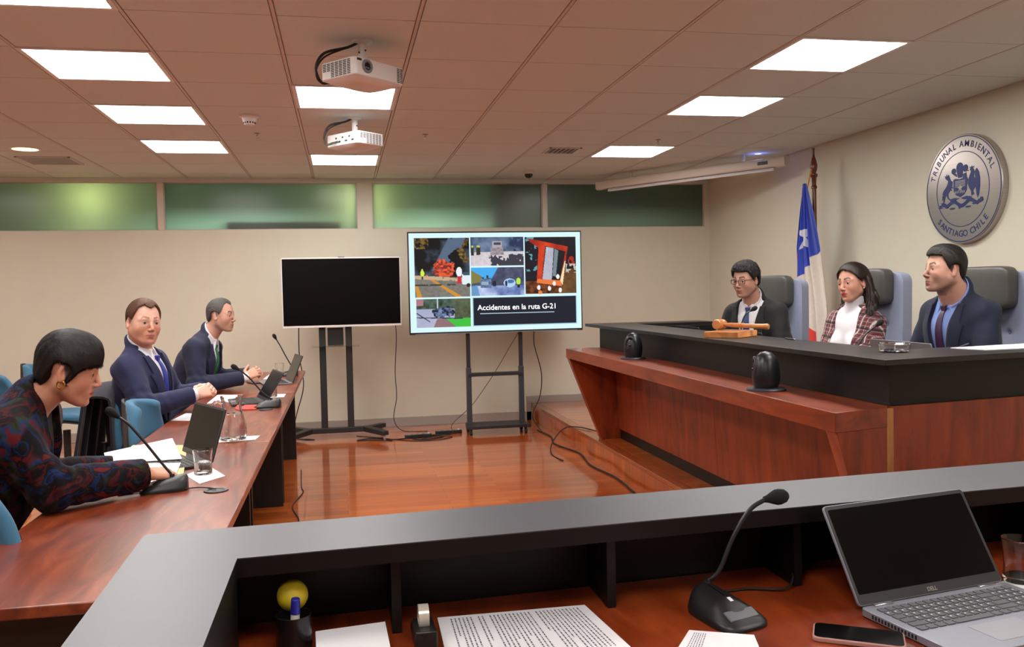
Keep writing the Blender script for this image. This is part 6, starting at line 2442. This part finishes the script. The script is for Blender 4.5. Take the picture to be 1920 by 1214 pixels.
    for s in (1, -1):
        K_[s] = V3(P0[0] + .42, P0[1] + s * .12, kz)
        A_[s] = V3(P0[0] + .40, P0[1] + s * .13, .10)

    def trousers(P):
        d = ell(P, V3(P0[0], P0[1], P0[2] - .015), V3(.15, .19, .115))
        for s in (1, -1):
            l_ = cap(P, (P0[0] + .04, P0[1] + s * .09, P0[2] - .02), K_[s], .088, .066)
            l_ = smin(l_, cap(P, K_[s], A_[s], .064, .052), .03)
            d = smin(d, l_, .03)
        return np.maximum(d - wav(P, 30, 5) * .004, .075 - P[:, 2])
    sdf_obj('trousers', trousers, (P0[0] - .2, P0[1] - .26, .04), (P0[0] + .55, P0[1] + .26, P0[2] + .14), .009, tm, t)
    for s in (1, -1):
        def shoe(P, s=s):
            a = A_[s]
            d = cap(P, (a[0] - .03, a[1], .05), (a[0] + .13, a[1] + s * .01, .038), .045, .036)
            d = smin(d, cap(P, (a[0] - .02, a[1], .06), (a[0] - .01, a[1], .11), .042, .042), .02)
            return np.maximum(d, .004 - P[:, 2])
        sdf_obj('shoe', shoe, A_[s] - V3(.12, .08, .1), A_[s] + V3(.22, .1, .08), .007, plain('shoe_leather', srgb(22, 20, 20), .3), t)

    # ---- hair
    st = S.get('hair')
    if st:
        line = STYLE_LINE.get(st.get('line', 'short')) if isinstance(st.get('line', 'short'), str) else st['line']
        th = st.get('thick', .012)

        def hair(P):
            Q = (P - Hc) @ RH / hs
            A = Q.copy()
            A[:, 1] = np.abs(A[:, 1])
            ph = np.degrees(np.arctan2(A[:, 1], A[:, 0] + .01))
            zl = np.interp(ph, *line)
            el_ = np.clip((Q[:, 2] + .02) / .13, 0, 1)
            side_t = st.get('side', th)
            tt = side_t + (th - side_t) * el_ ** 1.5 + st.get('front', 0) * np.clip(Q[:, 0] / .08, 0, 1) * el_
            # slimmer towards the nape
            tt = tt * np.clip((Q[:, 2] + .09) / .06, .25, 1)
            Aw = hwarp(Q)
            d = ell(Aw, V3(-.010, 0, .030), V3(.094, .076, .087))
            d = smin(d, ell(A, V3(-.028, 0, -.020), V3(.068, .066, .065)), .02)
            fr = st.get('freq', 260)
            curl = st.get('curl', 0)
            dirs = Q @ V3(.25, 1.0, .15)
            strand = np.sin(dirs * fr * 2.4 + 2.5 * np.sin(Q[:, 0] * 60) + 2 * np.sin(Q[:, 2] * 45)) * .5 + wav(Q, fr, 6) * .7
            d = d - tt - st.get('amp', .0016) * strand - curl * wav(Q, 170, 7, 3) - curl * .6 * wav(Q, 330, 7, 2)
            d = smax(d, (zl - Q[:, 2]) * .75 + wav(Q, 420, 5) * .0022, .006)
            ear = ell(A, V3(-.006, .082, -.006), V3(.024, .016, .034))
            d = smax(d, -ear, .006)
            if 'extra' in st:
                d = st['extra'](Q, A, d)
            return d * hs
        ex = st.get('bounds', ((-.18, -.15, -.14), (.16, .15, .19)))
        cs = np.array([Hc + RH @ (V3(x, y, z) * hs) for x in (ex[0][0], ex[1][0]) for y in (ex[0][1], ex[1][1]) for z in (ex[0][2], ex[1][2])])
        post = strands(hair, Hc, RH, hs, st.get('flow', flow_dir((-1, 0, -.3))), st.get('n', 5000), st.get('len', .022), st.get('w', .0011), lift=st.get('lift', .0022), jit=st.get('jit', .25))
        sdf_obj('hair', hair, cs.min(0), cs.max(0), st.get('res', min(h, .003)), st['mat'], t, None, 1, post)
    return t, dict(T=T, P0=P0, L=L, Hc=Hc, RH=RH, hs=hs, drape=drape, jacket=jacket, shirt=shirt, strip=strip, hands=hands, jfront=jfront)


# ================================================================ PEOPLE: the six figures
def cloth(name, color, rough=.85, sheen=.06, var=.12, bscale=900):
    return plain(name, color, rough, var=var, scale=60, bump=.35, bscale=bscale, sheen=sheen)


def hair_mat(name, color, rough=.5):
    if name in _mats:
        return _mats[name]
    m, nt, b = new_mat(name)
    tc = N(nt, 'ShaderNodeTexCoord')
    mp = N(nt, 'ShaderNodeMapping')
    mp.inputs['Scale'].default_value = (140, 900, 140)
    nz = N(nt, 'ShaderNodeTexNoise')
    nz.inputs['Scale'].default_value = 1.0
    nz.inputs['Detail'].default_value = 3
    nt.links.new(tc.outputs['Object'], mp.inputs['Vector'])
    nt.links.new(mp.outputs[0], nz.inputs['Vector'])
    c = color[:3]
    r = ramp(nt, [(.3, tuple(x * .5 for x in c) + (1,)), (.7, tuple(min(1, x * 1.6) for x in c) + (1,))])
    nt.links.new(nz.outputs['Fac'], r.inputs[0])
    nt.links.new(r.outputs[0], b.inputs['Base Color'])
    bp = N(nt, 'ShaderNodeBump')
    bp.inputs['Strength'].default_value = .5
    bp.inputs['Distance'].default_value = .003
    nt.links.new(nz.outputs['Fac'], bp.inputs['Height'])
    nt.links.new(bp.outputs[0], b.inputs['Normal'])
    b.inputs['Roughness'].default_value = rough
    _mats[name] = m
    return m


def velvet_mat():
    m, nt, b = new_mat('patterned_velvet')
    tc = N(nt, 'ShaderNodeTexCoord')
    n1 = N(nt, 'ShaderNodeTexNoise')
    n1.inputs['Scale'].default_value = 11
    n1.inputs['Detail'].default_value = 6
    n1.inputs['Distortion'].default_value = 1.2
    n2 = N(nt, 'ShaderNodeTexNoise')
    n2.inputs['Scale'].default_value = 6
    n2.inputs['Distortion'].default_value = 2.0
    mp = N(nt, 'ShaderNodeMapping')
    mp.inputs['Location'].default_value = (3, 5, 1)
    mp.inputs['Scale'].default_value = (1.6, 1.6, .8)
    L = nt.links
    L.new(tc.outputs['Object'], n1.inputs['Vector'])
    L.new(tc.outputs['Object'], mp.inputs['Vector'])
    L.new(mp.outputs[0], n2.inputs['Vector'])
    r1 = ramp(nt, [(.36, srgb(10, 9, 14)), (.43, srgb(72, 12, 20)), (.46, srgb(16, 9, 12)), (.52, srgb(12, 10, 14)), (.56, srgb(12, 36, 84)), (.585, srgb(12, 12, 16)), (.63, srgb(12, 10, 14)), (.67, srgb(86, 20, 18))])
    r2 = ramp(nt, [(.50, (0, 0, 0, 1)), (.60, (1, 1, 1, 1))])
    r3 = ramp(nt, [(.42, srgb(18, 14, 20)), (.5, srgb(40, 46, 16)), (.55, srgb(12, 46, 76)), (.62, srgb(86, 18, 22))])
    L.new(n1.outputs['Fac'], r1.inputs[0])
    L.new(n2.outputs['Fac'], r2.inputs[0])
    L.new(n1.outputs['Fac'], r3.inputs[0])
    mx = N(nt, 'ShaderNodeMix', data_type='RGBA')
    L.new(r2.outputs[0], mx.inputs[0])
    L.new(r1.outputs[0], mx.inputs[6])
    L.new(r3.outputs[0], mx.inputs[7])
    L.new(mx.outputs[2], b.inputs['Base Color'])
    b.inputs['Roughness'].default_value = .85
    b.inputs['Specular IOR Level'].default_value = .2
    b.inputs['Sheen Weight'].default_value = .08
    b.inputs['Sheen Roughness'].default_value = .35
    b.inputs['Sheen Tint'].default_value = (.75, .35, .35, 1)
    return m


def tweed_mat():
    m, nt, b = new_mat('plaid_tweed')
    L = nt.links
    tc = N(nt, 'ShaderNodeTexCoord')
    rot = N(nt, 'ShaderNodeMapping')
    rot.inputs['Rotation'].default_value = (0.12, 0.1, 0.5)
    L.new(tc.outputs['Object'], rot.inputs['Vector'])
    sep = N(nt, 'ShaderNodeSeparateXYZ')
    nz = N(nt, 'ShaderNodeTexNoise')
    nz.inputs['Scale'].default_value = 160
    mixv = N(nt, 'ShaderNodeMix', data_type='VECTOR')
    mixv.inputs[0].default_value = .012
    L.new(rot.outputs[0], mixv.inputs[4])
    L.new(nz.outputs['Color'], mixv.inputs[5])
    L.new(mixv.outputs[1], sep.inputs[0])

    def lines(sock, freq, thr, ph=0.0):
        a = N(nt, 'ShaderNodeMath', operation='MULTIPLY_ADD')
        a.inputs[1].default_value = freq
        a.inputs[2].default_value = ph
        L.new(sock, a.inputs[0])
        s = N(nt, 'ShaderNodeMath', operation='SINE')
        L.new(a.outputs[0], s.inputs[0])
        g = N(nt, 'ShaderNodeMath', operation='GREATER_THAN')
        g.inputs[1].default_value = thr
        L.new(s.outputs[0], g.inputs[0])
        return g.outputs[0]
    n3 = N(nt, 'ShaderNodeTexNoise')
    n3.inputs['Scale'].default_value = 220
    base = ramp(nt, [(.38, srgb(46, 32, 38)), (.5, srgb(112, 40, 50)), (.6, srgb(120, 98, 100)), (.7, srgb(70, 40, 46))])
    L.new(n3.outputs['Fac'], base.inputs[0])
    cur = base.outputs[0]
    for (sock, fr, thr, ph, col, k) in ((sep.outputs[1], 270, .74, 0, srgb(214, 196, 194), .9), (sep.outputs[1], 135, .82, 1.2, srgb(92, 16, 30), .9), (sep.outputs[2], 260, .86, 0, srgb(196, 180, 180), .35), (sep.outputs[2], 75, .90, .8, srgb(30, 22, 30), .8)):
        mk = lines(sock, fr, thr, ph)
        mul = N(nt, 'ShaderNodeMath', operation='MULTIPLY')
        mul.inputs[1].default_value = k
        L.new(mk, mul.inputs[0])
        mx = N(nt, 'ShaderNodeMix', data_type='RGBA')
        mx.inputs[7].default_value = col
        L.new(mul.outputs[0], mx.inputs[0])
        L.new(cur, mx.inputs[6])
        cur = mx.outputs[2]
    L.new(cur, b.inputs['Base Color'])
    b.inputs['Roughness'].default_value = .95
    bp = N(nt, 'ShaderNodeBump')
    bp.inputs['Strength'].default_value = .6
    bp.inputs['Distance'].default_value = .003
    L.new(n3.outputs['Fac'], bp.inputs['Height'])
    L.new(bp.outputs[0], b.inputs['Normal'])
    return m


M_WSHIRT = cloth('white_shirt_cotton', srgb(224, 224, 230), .8, .05, .02)
M_NAVY = cloth('navy_wool', srgb(26, 31, 68))
M_NAVY2 = cloth('dark_navy_wool', srgb(24, 28, 56))
M_SUITBLK = cloth('black_wool', srgb(22, 22, 24))
M_SUITBLUE = cloth('blue_black_wool', srgb(25, 33, 56))


def world_spec(root, yaw, spec, pts=('neck', 'head', 'elbow_l', 'elbow_r', 'wrist_l', 'wrist_r')):
    c, s = math.cos(-yaw), math.sin(-yaw)
    rt = lambda v: (c * v[0] - s * v[1], s * v[0] + c * v[1], v[2])
    for k in pts:
        v = spec[k]
        spec[k] = rt((v[0] - root[0], v[1] - root[1], v[2] - root[2]))
    for k in ('hand_l', 'hand_r'):
        spec[k]['dir'] = rt(spec[k]['dir'])
        spec[k]['back'] = rt(spec[k]['back'])
    return spec


RAD = math.radians
# ---- short-haired woman at the nearest table
r_, y_ = (-1.24, 2.95, 0), RAD(6)
line1 = ([0, 25, 45, 58, 68, 78, 86, 94, 112, 128, 150, 180], [.032, .034, .026, .008, -.022, -.040, -.006, .030, .028, -.034, -.066, -.070])
p1, i1 = build_person('short-haired woman in a dark patterned velvet jacket reading at the nearest table', r_, y_, world_spec(r_, y_, dict(
    res=.003, pelvis=(0, 0, .55), neck=(-.952, 2.915, 1.066), head=(-.840, 2.905, 1.176), look=(RAD(2), RAD(16), RAD(2)), head_scale=.925, collar_h=.02,
    elbow_r=(-.875, 2.80, .825), wrist_r=(-.655, 3.00, .815), elbow_l=(-1.02, 3.14, .80), wrist_l=(-.80, 3.20, .795),
    hand_r=dict(dir=(.72, .66, -.16), back=(.15, -.35, .9), curl=(12, 18, 10), thumb=(28, 12)), hand_l=dict(dir=(.97, .05, -.1), back=(.1, .1, 1), curl=(10, 15, 10), thumb=(25, 10)),
    shoulder=.150, bulk=.93, neck_r=.047, hand_scale=.92, skin=(206, 148, 122), brow=(34, 24, 20), lip=(186, 92, 92), eye_open=.0025, mouth_open=.002, jaw=.88, face_w=.93, nose=1.0,
    scalp=((20, 16, 16), .95, line1), hair=dict(mat=hair_mat('black_hair', srgb(20, 15, 15), .55), line=line1, thick=.018, side=.009, front=.009, freq=200, amp=.0012, flow=flow_crown((-.05, 0, .12)), n=14000, len=.034, w=.0010, jit=.12),
    jacket_mat=velvet_mat(), shirt_mat=cloth('black_knit', srgb(16, 15, 17)), lapel=False, v_low=.34, v_w=.05, collar=False, points=False, j_inf=.026, sleeve=.019, fold=.0065, cuff=.0, shirt_cuff=-.03,
    trouser_mat=cloth('dark_trousers', srgb(28, 28, 34)))))
Hl = lambda inf, p: Vector(inf['Hc'] + inf['RH'] @ (V3(*p) * inf['hs']))
M_GOLD = plain('gold', srgb(214, 160, 70), .22, metal=1.0)
for s in (1, -1):
    c_ = Hl(i1, (-.006, s * .080, -.046))
    mb = MB()
    mb.tube([c_ + Vector((.011 * math.cos(a * PI / 8), 0, .011 * math.sin(a * PI / 8))) for a in range(17)], .0026, seg=10)
    mb.build('earring', M_GOLD, p1)

# ---- man in the blue tie
r_, y_ = (-1.09, 4.96, 0), RAD(-12)
p2, i2 = build_person('man in navy suit and bright blue tie looking towards the viewer, hands clasped', r_, y_, world_spec(r_, y_, dict(
    pelvis=(0, 0, .56), neck=(-1.065, 4.93, 1.108), head=(-1.043, 4.895, 1.266), look=(RAD(-40), RAD(3), RAD(-4)), head_scale=1.0,
    elbow_r=(-1.01, 4.69, .835), wrist_r=(-.785, 4.83, .875), elbow_l=(-.95, 5.17, .83), wrist_l=(-.765, 5.03, .88),
    hand_r=dict(dir=(.62, .66, .12), back=(.5, -.62, .55), curl=(42, 50, 28), thumb=(30, 20)), hand_l=dict(dir=(.55, -.78, .14), back=(.5, .6, .6), curl=(42, 48, 28), thumb=(30, 20)),
    shoulder=.168, bulk=1.0, skin=(216, 168, 148), brow=(140, 92, 64), brow_t=.8, beard=((190, 112, 70), .5, .7), lip=(196, 112, 100), iris=(70, 66, 60), face_w=1.04, jaw=1.06,
    scalp=((110, 74, 52), .9, STYLE_LINE['receding']), collar_h=.034, hair=dict(mat=hair_mat('auburn_hair', srgb(98, 64, 44), .55), line='receding', thick=.012, side=.006, freq=320, amp=.0008, n=7000, len=.02, flow=flow_dir((.5, .6, .5)), jit=.4),
    jacket_mat=M_NAVY, shirt_mat=M_WSHIRT, tie_mat=plain('blue_tie_silk', srgb(30, 44, 150), .35, var=.06, scale=80, bump=.2, sheen=.1), v_low=.17, v_w=.075)))

# ---- man in the green tie
r_, y_ = (-1.16, 6.24, 0), RAD(-12)
p3, i3 = build_person('man with short grey hair, navy suit and green tie leaning on the far table', r_, y_, world_spec(r_, y_, dict(
    pelvis=(0, 0, .56), neck=(-.91, 6.215, 1.108), head=(-.815, 6.19, 1.268), look=(RAD(-6), RAD(4), 0), head_scale=.95, collar_h=.04,
    elbow_r=(-.96, 5.975, .815), wrist_r=(-.665, 6.12, .84), elbow_l=(-.92, 6.46, .815), wrist_l=(-.65, 6.32, .845),
    hand_r=dict(dir=(.72, .50, .34), back=(.3, -.7, .5), curl=(36, 46, 26), thumb=(40, 10)), hand_l=dict(dir=(.68, -.62, .36), back=(.3, .7, .5), curl=(32, 40, 24), thumb=(40, 10)),
    shoulder=.170, bulk=1.0, skin=(200, 152, 130), brow=(50, 40, 36), beard=((120, 100, 90), .3, .4), lip=(170, 98, 88), jaw=.96, nose=1.15, shirt_cuff=.016, cuff=.025,
    scalp=((104, 98, 94), .85, STYLE_LINE['receding']), hair=dict(mat=hair_mat('grey_hair', srgb(84, 80, 78), .55), line='receding', thick=.008, side=.008, freq=340, amp=.0008, n=7000, len=.014, jit=.3),
    jacket_mat=M_NAVY2, shirt_mat=M_WSHIRT, tie_mat=plain('green_tie_silk', srgb(24, 112, 62), .35, var=.06, scale=80, bump=.2), v_low=.15, v_w=.078)))


def judge(label, neck, head, yaw, look_yaw, spec):
    """neck, head in world; root on the platform"""
    f = (math.cos(yaw), math.sin(yaw))
    lean = spec.pop('lean', .10)
    root = (neck[0] - f[0] * lean, neck[1] - f[1] * lean, .18)
    ws = dict(pelvis=(0, 0, .56), neck=neck, head=head, look=(look_yaw - yaw, spec.pop('pitch', RAD(4)), spec.pop('roll', 0)),
              elbow_l=(.13, .245, .80), elbow_r=(.13, -.245, .80), wrist_l=(.36, .13, .79), wrist_r=(.36, -.13, .79),
              hand_l=dict(dir=(.85, -.5, -.05), back=(0, 0, 1), curl=(20, 25, 15)), hand_r=dict(dir=(.85, .5, -.05), back=(0, 0, 1), curl=(20, 25, 15)))
    ws.update(spec)
    c, s = math.cos(-yaw), math.sin(-yaw)
    for k in ('neck', 'head'):
        v = ws[k]
        a, b_ = v[0] - root[0], v[1] - root[1]
        ws[k] = (c * a - s * b_, s * a + c * b_, v[2] - .18)
    return build_person(label, root, yaw, ws)


# ---- man with glasses
p4, i4 = judge('man with curly dark hair and glasses in a black suit behind the bench', (2.80, 5.55, 1.275), (2.712, 5.495, 1.432), RAD(212), RAD(207), dict(
    pitch=RAD(8), shoulder=.168, bulk=1.0, head_scale=.97, collar_h=.034, neck_r=.058, skin=(200, 150, 128), brow=(30, 22, 20), beard=((110, 84, 74), .3, .5), lip=(168, 92, 86), eye_open=.004, jaw=1.0,
    scalp=((26, 20, 20), .95, STYLE_LINE['short']), hair=dict(mat=hair_mat('dark_curly_hair', srgb(26, 20, 19), .5), line='short', thick=.024, side=.012, front=.004, freq=240, amp=.0005, curl=.0045, n=9000, len=.014, jit=1.2, lift=.005),
    jacket_mat=M_SUITBLK, shirt_mat=M_WSHIRT, tie_mat=plain('patterned_blue_tie', srgb(34, 56, 110), .4, var=.5, scale=220, bump=.2), v_low=.12, v_w=.085))
gm = plain('spectacle_frame', srgb(26, 24, 26), .3)
mb = MB()
for s in (1, -1):
    ring_ = [Hl(i4, (.089 - .25 * (abs(s * .034 + y) - .03) * .5, s * .034 + y, .001 + z)) for y, z in rrect(.048, .030, .009, 4)]
    mb.tube(ring_ + [ring_[0]], .0017, seg=8)
    mb.tube([Hl(i4, (.081, s * .058, .008)), Hl(i4, (.04, s * .078, .008)), Hl(i4, (-.01, s * .0835, .006)), Hl(i4, (-.03, s * .080, -.01))], .0018, seg=8)
mb.tube([Hl(i4, (.091, -.011, .004)), Hl(i4, (.096, 0, .008)), Hl(i4, (.091, .011, .004))], .0017, seg=8)
mb.build('glasses', gm, p4)
# ---- woman with long hair
line5 = ([0, 25, 45, 60, 75, 86, 96, 112, 130, 150, 180], [.088, .082, .062, .036, .018, .004, .022, -.02, -.09, -.14, -.16])


def long_hair(Q, A, d):
    back = ell(A, V3(-.066, 0, -.040), V3(.052, .088, .135))
    d = smin(d, back, .03)
    for s in (1, -1):
        B = Q * V3(1, s, 1)
        c = cap(B, (-.045, .070, .0), (-.052, .094, -.10), .030, .030)
        c = smin(c, cap(B, (-.052, .094, -.10), (.000, .112, -.21), .030, .026), .02)
        c = smin(c, cap(B, (.000, .112, -.21), (.035, .095, -.30), .026, .008), .02)
        c = c - .0035 * np.sin(B[:, 1] * 330 + 3 * np.sin(B[:, 2] * 22)) - .003 * np.sin(B[:, 0] * 290 + B[:, 2] * 18)
        d = smin(d, c, .02)
    return d


M_LH = hair_mat('long_brown_hair', srgb(38, 23, 18), .42)
p5, i5 = judge('woman with long dark hair, white turtleneck and plaid tweed jacket behind the bench', (2.995, 4.67, 1.228), (2.978, 4.648, 1.398), RAD(196), RAD(196), dict(
    pitch=RAD(4), roll=RAD(4), shoulder=.122, bulk=.84, bust=1, head_scale=.95, elbow_l=(.13, .175, .80), elbow_r=(.13, -.175, .80), neck_r=.047, skin=(200, 148, 126), brow=(36, 24, 22), lip=(176, 44, 60), lip_k=.95, eye_open=.0035, jaw=.86, face_w=.93, nose=.95,
    scalp=((30, 20, 18), .95, line5), hair=dict(mat=M_LH, line=line5, thick=.014, side=.012, freq=120, amp=.0010, flow=lambda Q: np.stack([-.35 + 0 * Q[:, 0], .6 * np.sign(Q[:, 1]) * (Q[:, 2] > .05), -1 + 0 * Q[:, 0]], 1), n=16000, len=.045, w=.0010, jit=.12, extra=long_hair, bounds=((-.2, -.2, -.36), (.16, .2, .18))),
    jacket_mat=tweed_mat(), shirt_mat=cloth('white_knit', srgb(232, 232, 238), .85, .1, .02), turtleneck=True, lapel=False, v_low=-.1, v_w=.080, v_pow=.12, j_inf=.016, hand_scale=.9))
MB().sphere(Hl(i5, (-.006, .080, -.040)), .0042, 12, 8).build('earring', plain('pearl', srgb(230, 226, 220), .2), p5)
MB().sphere(Hl(i5, (-.006, -.080, -.040)), .0042, 12, 8).build('earring', plain('pearl', srgb(230, 226, 220), .2), p5)
s_ = np.linspace(.095, .150, 8)[:, None] + np.zeros((1, 4))
u_ = i5['L'] * .50 + np.zeros((8, 1)) + np.linspace(0, .014, 4)[None, :]
i5['strip']('pocket_flap', i5['jfront'], s_, u_, .004, .004, M_BLACK)
# ---- bearded man
p6, i6 = judge('man with dark hair and short beard in navy suit and purple tie behind the bench', (3.055, 3.862, 1.302), (2.962, 3.832, 1.452), RAD(184), RAD(171), dict(
    pitch=RAD(-3), shoulder=.166, bulk=1.04, head_scale=.97, neck_r=.068, collar_h=.034, skin=(206, 156, 136), brow=(40, 30, 28), beard=((84, 66, 60), .5, 1.0), lip=(176, 100, 94), jaw=1.08, face_w=1.05, nose=1.05, eye_open=.004,
    scalp=((34, 28, 28), .95, STYLE_LINE['short']), hair=dict(mat=hair_mat('dark_hair', srgb(32, 27, 26), .45), line='short', thick=.017, side=.007, front=.010, freq=200, amp=.0010, n=9000, len=.028, flow=flow_dir((-1, 0, .1)), jit=.15),
    jacket_mat=M_SUITBLUE, shirt_mat=cloth('light_blue_shirt', srgb(122, 146, 206), .8, .05, .03), tie_mat=plain('purple_tie_silk', srgb(54, 26, 62), .4, var=.3, scale=200, bump=.2), v_low=.10, v_w=.080))
s_ = np.linspace(.085, .150, 8)[:, None] + np.zeros((1, 4))
u_ = i6['L'] * .60 + np.linspace(0, .022, 8)[:, None] + np.linspace(0, .007, 4)[None, :]
i6['strip']('pocket_square', i6['jfront'], s_, u_, .004, .003, plain('grey_silk', srgb(110, 118, 140), .5))
